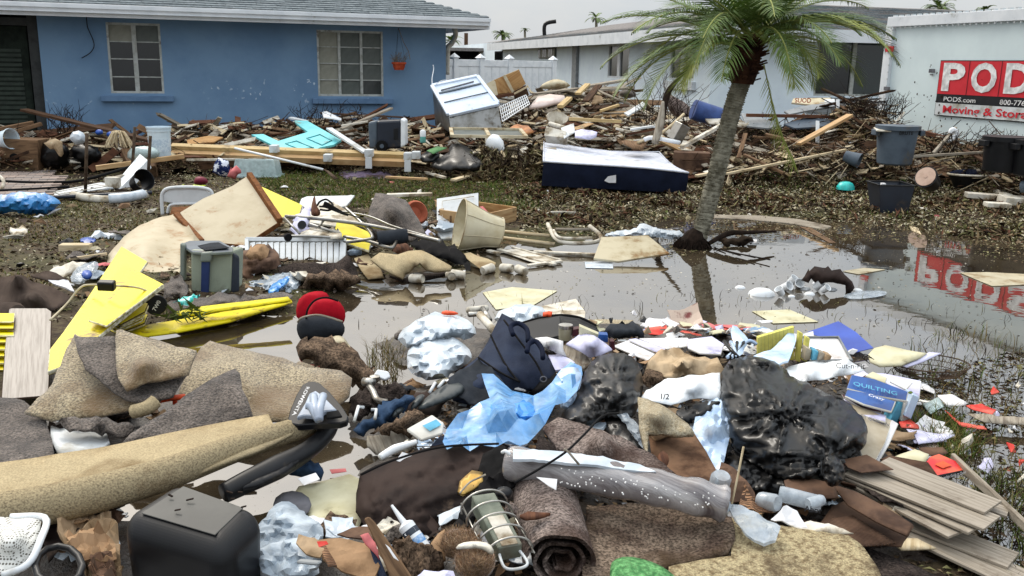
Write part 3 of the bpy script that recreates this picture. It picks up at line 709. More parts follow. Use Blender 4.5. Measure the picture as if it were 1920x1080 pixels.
def white_house():
 h=thing('house','long white stucco house with grey shutters and a low shingle roof','house',CN)
 zt=2.62
 def rect(O,U,n,x0,x1,y0,y1):
  a=uz(x0,y0,O,U,n);b=uz(x1,y1,O,U,n);return min(a[0],b[0]),max(a[0],b[0]),min(a[1],b[1]),max(a[1],b[1])
 sd=rect(CN,UN,NN,1535,1664,70,181);fw=rect(CN,UN,NN,1372,1400,82,150)
 mb=MB();wallholes(mb,CN,UN,NN,0,9,-.1,zt,[sd,fw])
 w1=rect(CN,US,NS,1141,1178,83,148);w2=rect(CN,US,NS,1258,1300,80,152)
 wallholes(mb,CN,US,NS,0,44,-.1,zt,[w1,w2])
 mb.link('wall',M['stucco_white'],parent=h,origin=CN)
 window(h,CN,UN,NN,*sd,2,1,lambda i,j:'glass_dark' if i==0 else 'glass_green',fr=.05,mull=.10,name='sliding_door')
 window(h,CN,UN,NN,*fw,1,1,lambda i,j:'glass_dark',fr=.04)
 for w in(w1,w2):
  window(h,CN,US,NS,*w,2,1,lambda i,j:'glass_mid',fr=.06,mull=.22,fm='white_trim')
 M3=Matrix((US,-NS,ZV)).transposed();M3f=Matrix((UN,-NN,ZV)).transposed()
 q=rect(CN,US,NS,1315-237,1345-257,82,150)
 u=uz(1082,110,CN,US,NS)[0];box('shutter',CN+US*u+NS*.06+ZV*1.2,(.5,.10,2.3),M['metal_grey'],rot=M3,parent=h)
 u=uz(1028,100,CN,US,NS);bw=box('glass_block_window',CN+US*u[0]+NS*.03+ZV*u[1],(2.4,.05,.40),M['blind_dim'],rot=M3,parent=h)
 for i in range(8):box('block',CN+US*(u[0]-1.05+i*.30)+NS*.07+ZV*u[1],(.26,.04,.34),M['glass_mid']if i%3 else M['blind'],rot=M3,parent=bw,bevel=.02)
 u=uz(936,105,CN,US,NS);box('vent',CN+US*u[0]+NS*.03+ZV*u[1],(1.6,.06,.45),M['glass_dark'],rot=M3,parent=h)
 a=CN+UN*(sd[0]+sd[1])/2+NN*.04
 box('door_header',a+ZV*(sd[3]+.09),(sd[1]-sd[0]+1.9,.09,.14),M['metal_grey'],rot=M3f,parent=h)
 box('door_sill',a+ZV*(sd[2]-.22),(sd[1]-sd[0]+.3,.07,.36),M['metal_grey'],rot=M3f,parent=h)
 for w,U,n in((w2,US,NS),):box('window_sill',CN+U*(w[0]+w[1])/2+n*.04+ZV*(w[2]-.12),(w[1]-w[0]+.3,.12,.2),M['white_trim'],rot=M3,parent=h)
 ov=.7;ze=2.50;s=math.tan(math.radians(9.2))
 E=CN+NN*ov+NS*ov+ZV*ze;Ef=E+UN*13;run=6.2;Rg=E-NN*run+UN*run*.95+ZV*run*s
 ridge_end=Rg+UN*9;Eb=E+US*24
 rb=MB();rb.add([E,Ef,Ef-NN*run+ZV*run*s,Rg],[(0,1,2,3)]);rb.add([Eb,E,Rg,Eb+UN*run*.95+ZV*run*s],[(0,1,2,3)])
 rb.link('roof',M['roof_br'],parent=h)
 up=(-NN+ZV*s).normalized();ex=.2;sf=s/math.sqrt(1+s*s)
 shingles('shingle',E,UN,up,lambda i:(i*ex*.97,13),30,.5,ex,[M['roof_sh2'],M['roof_br']],h,seed=5)
 up2=((UN*.97+ZV*s)).normalized()
 shingles('shingle',E,-US,up2,lambda i:(-24,-i*ex*.9),24,.6,ex,[M['roof_sh2'],M['roof_br']],h,seed=6)
 mb=MB();mb.box((E+Ef)/2+ZV*-.13,13,.06,.28,M3f);mb.box((E+Eb)/2+ZV*-.14,24,.06,.30,M3)
 mb.box(E+US*34-NS*.9+ZV*-.16,20,.06,.24,M3);mb.link('fascia',M['white_trim'],parent=h)
 E2=E+US*24-NS*.9;rb=MB();rb.add([E2+US*20,E2,E2+UN*5+ZV*5*s,E2+US*20+UN*5+ZV*5*s],[(0,1,2,3)]);rb.link('rear_roof',M['roof_br'],parent=h)
 mb=MB();mb.box((E+Ef)/2-NN*.38+ZV*-.2,13,.7,.02,M3f);mb.box((E+Eb)/2-NS*.38+ZV*-.22,24,.7,.02,M3);mb.link('soffit',M['soffit'],parent=h)
 q=D(1022,46,44);tube('vent_pipe',[q-V((0,0,.6)),q,q+V((.5,0,.15))],.09,M['black_metal'],seg=6,parent=h)
white_house()
def vinyl_fence():
 a=D(836,113,19.6);b=D(1042,107,22.2);a.z=b.z=0;t=thing('vinyl_fence','white vinyl privacy fence between the blue house and the white house','fence',a)
 hh=1.66;u=(b-a).normalized();L=(b-a).length;n=4;M3=Matrix((u,ZV.cross(u),ZV)).transposed()
 xs=[0,.29,.60,.83,1.0];px=[852,901,955,1037]
 us=[]
 for x in px:
  d=ray(x,112);k=(a.x*d.y-a.y*d.x)/(u.y*d.x-u.x*d.y);us.append(k)
 us=[us[0]-1.2]+us
 for i,k in enumerate(us):
  p=a+u*k;po=box('post',p+ZV*(hh/2+.03),(.13,.13,hh+.06),M['white_plastic'],rot=M3,parent=t)
  c=MB();c.add([p+ZV*(hh+.06)+M3@V(q)for q in((-.085,-.085,0),(.085,-.085,0),(.085,.085,0),(-.085,.085,0),(0,0,.09))],[(0,3,2,1),(0,1,4),(1,2,4),(2,3,4),(3,0,4)]);c.link('cap',M['white_plastic'],parent=po)
 for k0,k1 in zip(us[:-1],us[1:]):
  m_=(k0+k1)/2;w=k1-k0-.12
  box('rail',a+u*m_+ZV*(hh-.05),(w,.06,.14),M['white_plastic'],rot=M3,parent=t);box('rail',a+u*m_+ZV*.2,(w,.06,.14),M['white_plastic'],rot=M3,parent=t)
  nb=max(2,int(w/.22))
  for i in range(nb):box('board',a+u*(k0+.06+w*(i+.5)/nb)+ZV*(hh/2+.03),(w/nb-.006,.035,hh-.3),M['white_plastic'],rot=M3,parent=t,bevel=.004)
vinyl_fence()
C('pod_white',(214,228,230),(206,220,223),sc=1.5,rough=.5,spec=.4,dirt=.0,dcol=(150,150,140),dsc=2)
C('pod_red',(206,44,56),(196,38,50),sc=4,rough=.5)
C('pod_black',(26,28,34),rough=.5)
C('alu',(196,200,202),(180,184,186),rough=.4,metal=.3)
def container():
 O=V((6.28,16.2,0));U=V((.28,-.96,0)).normalized();n=V((-.96,-.28,0)).normalized();L=4.9;hh=2.45;M3=Matrix((U,-n,ZV)).transposed()
 t=thing('storage_container','white portable storage container with a red and black sign','container',O)
 W=lambda u,z,o=0:O+U*u+ZV*z+n*o
 box('body',W(L/2,hh/2,-1.22),(L,2.4,hh-.1),M['pod_white'],rot=M3,parent=t,bevel=.01)
 for z in(hh-.05,.06):box('rail',W(L/2,z,.0),(L+.02,.10,.16),M['alu']if z<1 else M['white_trim'],rot=M3,parent=t)
 box('roof',W(L/2,hh+.01,-1.2),(L,2.36,.05),M['pod_white'],rot=M3,parent=t)
 for u in(.05,L-.05):box('corner_post',W(u,hh/2,.0),(.18,.08,hh-.2),M['white_trim'],rot=M3,parent=t)
 mb=MB();c8=lambda c:mb.box(c,.022,.012,.022,M3)
 for i in range(60):c8(W(.14,.1+i*.038,.045))if i%3==0 else None
 for i in range(40):c8(W(.1+i*.12,hh-.15,.05))
 for i in range(34):mb.box(W(.1+i*.145,hh+.045,-.02),.05,.06,.025,M3)
 mb.link('rivet',M['alu'],parent=t,kind='stuff')
 p=uz(1675,92,O,U,n);box('marker_lamp',W(p[0]-.02,p[1],.06),(.2,.02,.09),M['pod_red'],rot=M3,parent=t,bevel=.003)
 def up(px,py):a=uz(px,py,O,U,n);return a
 tl=up(1765,113);bl=up(1752,216);x0=(tl[0]+bl[0])/2+.0;zt=tl[1];zb=bl[1];zr=up(1757,177)[1];zk=up(1754,192)[1]
 wd=2.9
 def panel(nm,u0,u1,z0,z1,o,mt):return link(nm,[W(u0,z0,o),W(u1,z0,o),W(u1,z1,o),W(u0,z1,o)],[(0,1,2,3)],M[mt],parent=t,mods=[sol(.002)])
 sg=panel('sign',x0-.0,x0+wd,zb,zt,.008,'pod_black')
 panel('sign_red',x0+.012,x0+wd-.01,zr+.012,zt-.014,.012,'pod_red');panel('sign_white',x0+.012,x0+wd-.01,zb+.012,zk,.012,'white_paint')
 sq=up(1816,150)[0]-x0
 for i in range(1,5):panel('sign_line',x0+i*sq-.004,x0+i*sq+.004,zr+.012,zt-.014,.016,'pod_black')if i*sq<wd else None
 hL=(zt-zr)*.78
 for i,ch in enumerate('PODS'):
  text('lettering',ch,W(x0+i*sq+sq*.10,zr+(zt-zr)*.15,.018),U,ZV,hL/.72,M['white_ink'],bold=.035,parent=t,fit=sq*.80)
 text('lettering','PODS.com',W(up(1770,190)[0],zk+(zr-zk)*.24,.018),U,ZV,(zr-zk)*.78,M['white_ink'],bold=.01,parent=t,fit=up(1831,190)[0]-up(1770,190)[0])
 text('lettering','800-776-7637',W(up(1876,193)[0],zk+(zr-zk)*.22,.018),U,ZV,(zr-zk)*.82,M['white_ink'],bold=.01,parent=t,fit=(up(1918,193)[0]-up(1876,193)[0])*12/6.1)
 text('lettering','Moving & Storage',W(up(1767,216)[0],zb+(zk-zb)*.28,.018),U,ZV,(zk-zb)*.78,M['pod_red'],bold=.02,parent=t,fit=(up(1853,219)[0]-up(1767,216)[0])*16/7.9)
 b=up(1748,134);mb=MB()
 for i in range(12):mb.box(W(b[0]-.07+i*.012,b[1]+.01,.006),.005+(i%3)*.002,.004,.06,M3)
 mb.box(W(b[0],b[1]-.05,.006),.07,.004,.02,M3);mb.link('barcode',M['ink_grey'],parent=t)
 a=up(1666,166);panel('plate',a[0]-.06,a[0]+.1,a[1]-.03,a[1]+.03,.05,'ink_grey')
 r=random.Random(5);mb=MB()
 for i in range(46):
  u=x0-.8+abs(r.gauss(0,.8));z=r.uniform(.75,1.25)if r.random()<.8 else r.uniform(1.2,2.0);s=r.uniform(.006,.022)
  mb.box(W(u,z,.022),s,.004,s*r.uniform(.8,2),M3@Matrix.Rotation(r.uniform(-.6,.6),3,'Y'))
 mb.link('mud_spatter',M['soil'],parent=t,kind='stuff')
container()
def frond(mb,base,dirv,L,droop,rng,lw=.011,ll=.34,n=44,twist=0,mi=0,sparse=1.0):
 """rachis bending under its weight with two rows of narrow leaflets"""
 d=V(dirv).normalized();p=V(base);pts=[p.copy()];ds=[d.copy()];st=L/16
 for i in range(16):
  d=(d+V((0,0,-droop/16*(0.5+1.2*i/16)))).normalized();p=p+d*st;pts.append(p.copy());ds.append(d.copy())
 mb.tube(pts,[.012*(1-.8*i/16)+.002 for i in range(17)],4,mi=1)
 for k in range(n):
  t=.16+.84*k/(n-1);q=t*16;i=min(15,int(q));f=q-i;c=pts[i].lerp(pts[i+1],f);dd=ds[i].lerp(ds[i+1],f).normalized()
  side=dd.cross(ZV);side=side.normalized()if side.length>1e-3 else V((1,0,0));upv=side.cross(dd)
  l=ll*(math.sin(math.pi*min(1,t*.9+.12))**.6)*rng.uniform(.82,1.1)
  for sgn in(-1,1):
   if rng.random()>sparse:continue
   a=(side*sgn*.85+dd*(.65+.5*t)+upv*(.35+twist*sgn)+V((rng.uniform(-.1,.1),rng.uniform(-.1,.1),rng.uniform(-.12,.05)))).normalized()
   w=dd*lw*.5;p0=c;p1=c+a*l*.5+V((0,0,-.02));a2=(a+V((0,0,-.5))).normalized();p2=p1+a2*l*.5
   mb.add([p0-w,p0+w,p1+w*1.3,p1-w*1.3,p2],[(0,1,2,3),(3,2,4)],mi)
C('palm_leaf',(100,124,56),(70,96,42),sc=5,rough=.5,spec=.4)
C('palm_leaf_y',(150,156,66),(112,130,52),sc=6,rough=.5,spec=.4)
C('palm_rib',(150,156,84),(120,124,66),rough=.6)
C('palm_trunk',(152,148,132),(100,96,82),sc=8,rough=.95,bump=1,bs=40,dirt=.3,dcol=(66,62,44))
C('palm_boot',(74,50,38),(44,28,22),sc=10,rough=.95,bump=1,bs=30)
def palm():
 base=P(1303,458,0.02);Y0=base.y
 T=thing('palm_tree','young palm with a ringed leaning trunk standing in the flood water','palm tree',base)
 pts=[base-V((0,0,.1)),D(1322,405,Y0+.02),D(1345,320,Y0+.06),D(1363,245,Y0+.1),D(1378,190,Y0+.12),D(1392,150,Y0+.14)]
 sp=smoothpts(pts,8);n=len(sp);mb=MB();r=random.Random(2)
 rr=[(.066+.014*min(1,i/10))for i in range(n)]
 dense=[];
 for i in range(n-1):
  for j in range(4):dense.append((sp[i].lerp(sp[i+1],j/4),rr[i]))
 pl=[q[0]for q in dense];rl=[q[1]*(1+(.07 if k%3==0 else-.03)+r.uniform(-.02,.02))for k,q in enumerate(dense)]
 vs,fs=tubegeo(pl,rl,18);mb.add(vs,fs);mb.link('trunk',M['palm_trunk'],parent=T,smooth=True)
 mb=MB()
 for k in range(700):
  i=r.randrange(len(pl)-1);a=r.uniform(0,6.283);d=V((math.cos(a),math.sin(a),0));c=pl[i]+d*rl[i]*.99;s=V((-d.y,d.x,0))*r.uniform(.012,.024)
  mb.add([c-s,c+s,c+s*.8+d*.008+ZV*.012,c-s*.8+d*.008+ZV*.012],[(0,1,2,3)])
 mb.link('leaf_scar',M['palm_trunk'],parent=T,kind='stuff')
 top=pl[-1];mb=MB()
 for k in range(150):
  a=r.uniform(0,6.283);h=r.uniform(-.02,.36);d=V((math.cos(a),math.sin(a),r.uniform(.2,.7))).normalized();R_=.08+.055*math.sin(min(1,h/.36)*2.6)
  c=top+V((.10*h,0,h))+V((d.x,d.y,0))*R_*.8;mb.bar(c-d*.02,c+d*r.uniform(.05,.12),r.uniform(.02,.045),.012)
 vs,fs=tubegeo([top+V((0,0,-.03)),top+V((.01,0,.1)),top+V((.03,0,.25)),top+V((.04,0,.42))],[.1,.13,.12,.05],14);mb.add(vs,fs)
 mb.link('boot',M['palm_boot'],parent=T)
 cb=top+V((.04,0,.33));Yc=cb.y
 tips=[(1185,175,-.1,1.1),(1170,30,.3,.6),(1230,120,.6,.9),(1310,215,-.3,1.6),(1240,-20,-.4,.5),(1330,-60,.5,.4),(1415,-90,-.3,.3),(1490,-70,.4,.4),(1560,-30,-.4,.5),(1650,60,.1,.8),(1640,105,-.5,1.0),(1590,155,.5,1.1),(1520,145,-.6,1.3),(1462,195,-.5,1.7),(1350,165,-.8,1.5),(1220,60,-.7,.8),(1600,20,.7,.6),(1290,150,.8,1.2),(1440,40,-1.1,.9),(1330,60,-1.1,.9),(1540,70,-.9,1.0),(1470,100,1.0,1.2),(1200,-10,.8,.4),(1620,-50,.2,.4),(1380,30,1.2,.7),(1270,20,1.0,.6),(1160,110,.2,.9),(1205,200,.4,1.3),(1255,235,-.2,1.6),(1655,130,.3,1.1),(1560,110,-.8,1.2),(1500,215,.3,1.6),(1240,60,.1,.8),(1590,60,-.2,.8),(1310,130,-.9,1.3),(1480,150,-.9,1.4),(1480,10,-.9,.6),(1300,0,-.9,.6)]
 for k,(px,py,dy,dr)in enumerate(tips):
  tip=D(px,py,Yc+dy);v=tip-cb;Ln=v.length*1.2;mb=MB()
  frond(mb,cb+V((r.uniform(-.03,.03),r.uniform(-.03,.03),r.uniform(-.05,.08))),v.normalized()+V((0,0,dr*.56)),Ln,dr*1.25,r,ll=.36+.08*r.random(),n=58)
  mb.link('frond',[M['palm_leaf_y']if k in(2,3,13,12,10)else M['palm_leaf'],M['palm_rib']],parent=T)
 mb=MB();a=[D(1432,120,Yc-.3),D(1450,200,Yc-.35),D(1465,250,Yc-.35),D(1490,305,Yc-.35)]
 mb.tube(smoothpts(a,4),.006,4,mi=1);q=smoothpts(a,16)
 for i,p in enumerate(q[6:]):
  for s in(-1,1):
   d=V((s*r.uniform(.2,.5),r.uniform(-.2,.2),-1)).normalized();l=r.uniform(.10,.2);mb.add([p+V((-.004,0,0)),p+V((.004,0,0)),p+d*l],[(0,1,2)])
 mb.link('hanging_frond',[M['palm_leaf_y'],M['palm_rib']],parent=T)
 mb=MB();rb=base+V((-.03,-.03,.0));
 for k in range(420):
  a=r.uniform(0,6.283);e=r.uniform(.05,1.2);d=V((math.cos(a)*math.cos(e),math.sin(a)*math.cos(e),math.sin(e)));p=rb+V((d.x*.11,d.y*.11,d.z*.10));q=p+V((d.x,d.y,-.8)).normalized()*r.uniform(.05,.13);mb.tube([p,(p+q)/2+d*.02,q],.004,3)
 bm_,fs=tubegeo([rb+V((0,0,-.06)),rb+V((0,0,.03)),rb+V((.02,0,.09)),rb+V((.04,0,.14))],[.13,.12,.09,.05],14);mb.add(bm_,fs)
 mb.link('root_ball',M['twig_dark'],parent=T)
palm()
def far_palm(px,py,Y,s,seed,label,full=1.0):
 r=random.Random(seed);c=D(px,py,Y);base=V((c.x+.3,Y,0));T=thing('palm_tree',label,'palm tree',base)
 tube('trunk',[base,V((c.x+.1,Y,c.z*.6)),c],[.14,.12,.1],M['palm_trunk'],seg=8,parent=T);mb=MB()
 for k in range(int(26*full)):
  a=k*2.4;e=r.uniform(-.2,.9);d=V((math.cos(a)*math.cos(e),math.sin(a)*math.cos(e),math.sin(e)+.2));frond(mb,c,d,s*r.uniform(.8,1.1),1.3,r,lw=.05,ll=s*.28,n=16)
 mb.link('crown',[M['palm_leaf'],M['palm_rib']],parent=T)
far_palm(1762,16,60,1.15,1,'dark round-headed palm rising behind the roof near the container')
far_palm(1846,22,62,.8,2,'small pale palm top showing just over the container roof')
far_palm(1118,34,75,1.0,3,'palm behind the white house roof with two arching fronds',.5)
far_palm(942,66,80,1.0,4,'low bushy palm beyond the rear of the white house')
far_palm(984,56,90,.55,5,'tiny distant palm above the middle of the white house roof',.5)
far_palm(846,78,60,.8,6,'palm crown peeking out behind the gutter downspout',.6)
q=D(874,62,60);tube('utility_pole',[V((q.x,60,0)),q],.12,M['twig'],n=1,label='plain wooden pole standing beyond the gap between the two houses',cat='pole')
def far_shed():
 a=D(830,100,50);t=thing('shed','low brown-roofed shed seen in the gap beyond the vinyl fence','shed',V((a.x,50,0)))
 box('wall',V((a.x+1.2,52,1.1)),(5,3,2.2),M['dark_room'],parent=t);box('roof',V((a.x+1.4,51.5,2.3)),(6.2,4.6,.16),M['roof_br'],parent=t)
far_shed()
def pavers():
 r=random.Random(8);c0=P(-40,372);ax=V((.94,.342,0)).normalized();ay=V((-ax.y,ax.x,0));n=0;base=MB()
 mm=[mk('paver_a',(150,138,130),(128,116,110),rough=.9,bump=.3),mk('paver_b',(162,146,136),(138,124,116),rough=.9,bump=.3),mk('paver_c',(134,126,122),(116,108,104),rough=.9,bump=.3)]
 slab=sheet('driveway',None,None,[(-260,312,.052),(180,300,.052),(330,330,.052),(215,372,.052),(-260,392,.052)],M['soil'],th=.03,sp=200,kind='structure')
 poly=[(-240,318),(170,306),(310,332),(210,366),(-240,384)];me=None
 for i in range(-6,40):
  for j in range(-4,34):
   p=c0+ax*(i*.205+(.1 if j%2 else 0))+ay*(j*.105);x,y=proj(V((p.x,p.y,.06)))
   if not inpoly(x,y,poly)or n>=300:continue
   if me is None:
    o=box('paver',V((p.x,p.y,.065+r.uniform(0,.004))),(.198,.098,.03),mm[0],rot=Matrix((ax,ay,ZV)).transposed(),parent=slab,bevel=.004);me=o
    ms=[me.data]
    for q in mm[1:]:
     dd=me.data.copy();dd.materials[0]=q;ms.append(dd)
    org=WL[slab.name];zz=me.location.copy();p0=V((p.x,p.y,.065))
   else:
    o=me.copy();COL.objects.link(o);o.parent=slab;o.location=zz+(V((p.x,p.y,.065+r.uniform(-.003,.004)))-p0);o.data=r.choice(ms)
   n+=1
pavers()
HB=[]
def bump_(px,py,y,r=.75,k=1.0):
 p=D(px,py,y);HB.append((p.x,p.y,max(.05,p.z*k),r))
for a in[(20,262,13.2,.8),(90,262,13.4,.7),(170,265,13.6),(250,268,13.8),(300,268,14.2),(380,240,14.4),(450,240,14.7),(530,236,15),(600,238,15.3),(680,236,15.5),(760,238,15.8),(800,250,15),(560,275,13.8,.6),(660,290,13.4,.5),(740,285,13.8,.6),(430,280,13.4,.6),(350,292,13.1,.5),(820,285,14,.6),(850,240,16.5),(950,212,17,.9),(1000,192,17.5,1),(1050,180,18,1.1),(1120,178,18,1.1),(1180,200,18,.9),(1240,222,17.5,.9),(1290,245,16),(1100,226,16,1),(1000,240,15.4,.9),(1200,240,15.4,.9),(1060,255,15.2,.6),(1150,255,15.2,.6),(900,275,14.6,.8),(930,300,13.5,.6),(880,305,13.3,.5),(1340,262,14.5),(1420,250,15),(1500,244,15),(1560,235,15,.7),(1605,206,14.8,.75),(1640,235,14.2,.6),(1690,268,13.8,.6),(1750,268,13.4,.6),(1810,278,13.0,.6),(1870,292,12.6,.7),(1940,300,12.2,.8),(1480,285,13.4,.8),(1560,290,13,.8),(1640,300,12.8,.7),(1380,300,13.2,.7),(1440,300,13,.7)]:
 bump_(*a)
HBa=np.array(HB)
def mh(X,Y):
 X=np.asarray(X,float);Y=np.asarray(Y,float);z=np.full(X.shape,0.0)
 for x,y,h,r in HB:z=np.maximum(z,h*np.exp(-(((X-x)**2+(Y-y)**2)/(r*r))**1.1))
 g=gz(X,Y)
 return np.maximum(g-.03,g+z-.05+(z>.06)*(.05*wob(X,Y,5,3)+.035*wob(X,Y,14,1)))
def mh1(x,y):return float(mh(np.array([x]),np.array([y]))[0])
def heap(name,label,x0,x1,y0,y1,st=.09):
 xs=np.arange(x0,x1,st);ys=np.arange(y0,y1,st);X,Y=np.meshgrid(xs,ys);Z=mh(X,Y)-.02;d=(Y-16.9)*-UB.x+(X+2.9)*UB.y
 idx={};vs=[];fs=[];nx=len(xs)
 G=gz(X,Y);ok=(Z>G+.0)&(((X-OB.x)*NB.x+(Y-OB.y)*NB.y>.02)|(X>-.9))&((((X-6.28)*-.96+(Y-16.2)*-.28)>.02)|(Y>16.25))
 for i in range(len(ys)-1):
  for j in range(nx-1):
   if ok[i,j]and ok[i+1,j]and ok[i,j+1]and ok[i+1,j+1]:
    q=[]
    for a,b in((i,j),(i,j+1),(i+1,j+1),(i+1,j)):
     if(a,b)not in idx:idx[(a,b)]=len(vs);vs.append((X[a,b],Y[a,b],Z[a,b]))
     q.append(idx[(a,b)])
    fs.append(tuple(q))
 return link(name,vs,fs,mk('heap_soil',(90,74,58),(50,40,32),sc=12,rough=1,bump=1,bs=40,dirt=.2,dcol=(110,90,62),dsc=5),kind='stuff',label=label,smooth=True,origin=V((x0,y0,0)))
heap('debris_heap','low mound of muddy storm debris along the foot of the blue house',-9,-.6,11.5,17.5)
heap('debris_heap','tall mound of wet storm debris in front of the vinyl fence',-.6,3.2,12,20)
heap('debris_heap','mound of branches and leaves beside the storage container',3.2,8.0,10,17)
def litter(name,label,pts,size,mats,seed,lift=(0,.03),tilt=.9,aspect=.35,kind='leaf'):
 """many small bent leaf blades, all real faces"""
 r=np.random.RandomState(seed);n=len(pts)
 if n==0:return
 pts=np.asarray(pts,float).copy();pts[:,2]+=r.uniform(lift[0],lift[1],n)
 a=r.uniform(0,2*np.pi,n);el=r.normal(0,tilt,n)*.5;L=size*r.uniform(.5,1.5,n);W=L*aspect*r.uniform(.6,1.4,n)
 d=np.stack([np.cos(a)*np.cos(el),np.sin(a)*np.cos(el),np.sin(el)],1)
 s=np.stack([-np.sin(a),np.cos(a),r.normal(0,.45,n)],1);s/=np.linalg.norm(s,axis=1)[:,None]
 cz=np.array([0,0,1.0])
 p0=pts-d*L[:,None]/2;p2=pts+d*L[:,None]/2;up=cz*(L*r.uniform(-.1,.25,n))[:,None]
 p1=pts+s*W[:,None]/2+up;p3=pts-s*W[:,None]/2+up
 v=np.stack([p0,p1,p2,p3],1).reshape(-1,3)
 me=bpy.data.meshes.new(name);org=pts.mean(0);org[2]=pts[:,2].min()
 me.vertices.add(4*n);me.vertices.foreach_set('co',(v-org).ravel())
 f=np.arange(4*n).reshape(-1,4);t=np.stack([f[:,[0,1,2]],f[:,[0,2,3]]],1).reshape(-1,3)
 me.loops.add(len(t)*3);me.loops.foreach_set('vertex_index',t.ravel().astype(np.int32));me.polygons.add(len(t))
 me.polygons.foreach_set('loop_start',np.arange(0,len(t)*3,3,dtype=np.int32))
 for q in mats:me.materials.append(M[q])
 me.polygons.foreach_set('material_index',np.repeat(r.randint(0,len(mats),n),2).astype(np.int32));me.update(calc_edges=True)
 o=bpy.data.objects.new(name,me);COL.objects.link(o);o.location=tuple(org);WL[o.name]=V(org);return tag(o,label,None,None,'stuff')
def scatter_px(poly,n,seed,near=1.0,zf=mh,clear=None):
 """points on the ground inside a region given by its corners"""
 r=random.Random(seed);wp=[tuple(P(x,y,.03))[:2]for x,y in poly];xs=[p[0]for p in wp];ys=[p[1]for p in wp];out=[];k=0
 while len(out)<n and k<n*40:
  k+=1;x=r.uniform(min(xs),max(xs));y=r.uniform(min(ys),max(ys))
  if inpoly(x,y,wp):out.append((x,y))
 a=np.array(out);z=zf(a[:,0],a[:,1]);return np.column_stack([a,z])
def scatter_heap(cond,n,seed,x0,x1,y0,y1,hmin=.08):
 r=np.random.RandomState(seed);X=r.uniform(x0,x1,n*4);Y=r.uniform(y0,y1,n*4);Z=mh(X,Y);G=gz(X,Y)
 ok=(Z>G+hmin)&(((X-OB.x)*NB.x+(Y-OB.y)*NB.y>.1)|(X>-.9))&((((X-6.28)*-.96+(Y-16.2)*-.28)>.08)|(Y>16.3))
 q=np.column_stack([X,Y,Z])[ok];return q[:n]
def twigs(name,label,pts,L,rad,mat,seed,lift=(0,.1),tilt=.35,kinks=1):
 r=random.Random(seed);mb=MB()
 for x,y,z in pts:
  a=r.uniform(0,6.283);e=r.gauss(0,tilt);l=L*r.uniform(.4,1.5);d=V((math.cos(a)*math.cos(e),math.sin(a)*math.cos(e),math.sin(e)));c=V((x,y,z+r.uniform(*lift)))
  s=V((r.uniform(-1,1),r.uniform(-1,1),r.uniform(-.4,1)))*l*.12;q=rad*r.uniform(.6,1.4)
  p=[c-d*l/2,c+s,c+d*l/2];mb.tube(p,[q,q*.8,q*.4],3,mi=r.randrange(2))
 o=mb.link(name,[M[m]for m in mat],label=label,kind='stuff');return o
litter('leaf_litter','trampled brown leaf litter spread over the yard',scatter_px([(-100,560),(-100,330),(620,320),(1000,330),(1000,420),(960,450),(860,495),(640,520),(600,560),(300,600)],15000,1),.06,['leaf_brown','leaf_dry','soil','leaf_olive','leaf_brown'],1)
litter('leaf_litter','thick mat of dead leaves between the pool and the debris heaps',scatter_px([(940,335),(1300,352),(1500,320),(1960,380),(1960,470),(1640,424),(1500,408),(1280,400),(1120,440),(980,440)],20000,2),.058,['leaf_olive','leaf_dry','leaf_pale','leaf_brown','leaf_green','leaf_brown','leaf_dry','leaf_brown','soil'],2,lift=(0,.035),tilt=.8)
litter('leaf_litter','leaves and shreds covering the heap by the blue house',scatter_heap(None,9000,3,-9,-.6,11.5,17),.09,['leaf_brown','leaf_dry','soil','twig','leaf_brown'],3,lift=(-.02,.06))
litter('leaf_litter','leaves and shreds covering the tall heap',scatter_heap(None,12000,4,-.6,3.2,12,19),.10,['leaf_brown','leaf_dry','soil','leaf_olive','wood_red','leaf_brown'],4,lift=(-.02,.07),tilt=1.2)
litter('leaf_litter','green and brown leaves covering the heap by the container',scatter_heap(None,17000,5,3.0,8,10,17),.10,['leaf_brown','leaf_olive','leaf_green','leaf_dry','leaf_pale','leaf_brown','leaf_dry'],5,lift=(-.02,.07),tilt=1.2,aspect=.25)
twigs('twig_tangle','tangle of thin twigs in the heap by the blue house',scatter_heap(None,700,6,-9,-.6,11.5,17),.5,.006,['twig','twig_dark'],6)
twigs('twig_tangle','pale splinters strewn over the tall heap',scatter_heap(None,400,17,-.6,3.2,12,19),.5,.012,['wood_pale','wood_brown'],17)
twigs('twig_tangle','tangle of thin twigs in the tall heap',scatter_heap(None,1300,7,-.6,3.2,12,19),.55,.007,['twig','twig_dark'],7)
twigs('twig_tangle','pale dry sticks strewn over the heap by the container',scatter_heap(None,500,18,3.0,8,10,17),.6,.009,['wood_pale','wood_grey'],18,lift=(.02,.12),tilt=.4)
twigs('twig_tangle','dense tangle of twigs in the heap by the container',scatter_heap(None,2200,8,3.0,8,10,17),.6,.007,['twig','twig_dark'],8,lift=(-.02,.12),tilt=.45)
twigs('twig_tangle','fine brown twigs strewn on the yard before the mattress',scatter_px([(640,330),(1000,300),(1040,360),(1300,370),(1900,360),(1900,430),(1500,405),(1000,380),(640,370)],900,9),.35,.005,['twig','twig_dark'],9,lift=(0,.03),tilt=.12)
def clumpy(pts,s,lo):
 pts=np.asarray(pts);n=wob(pts[:,0],pts[:,1],s,1.3)+.6*wob(pts[:,0],pts[:,1],s*2.7,.4);return pts[n>lo]
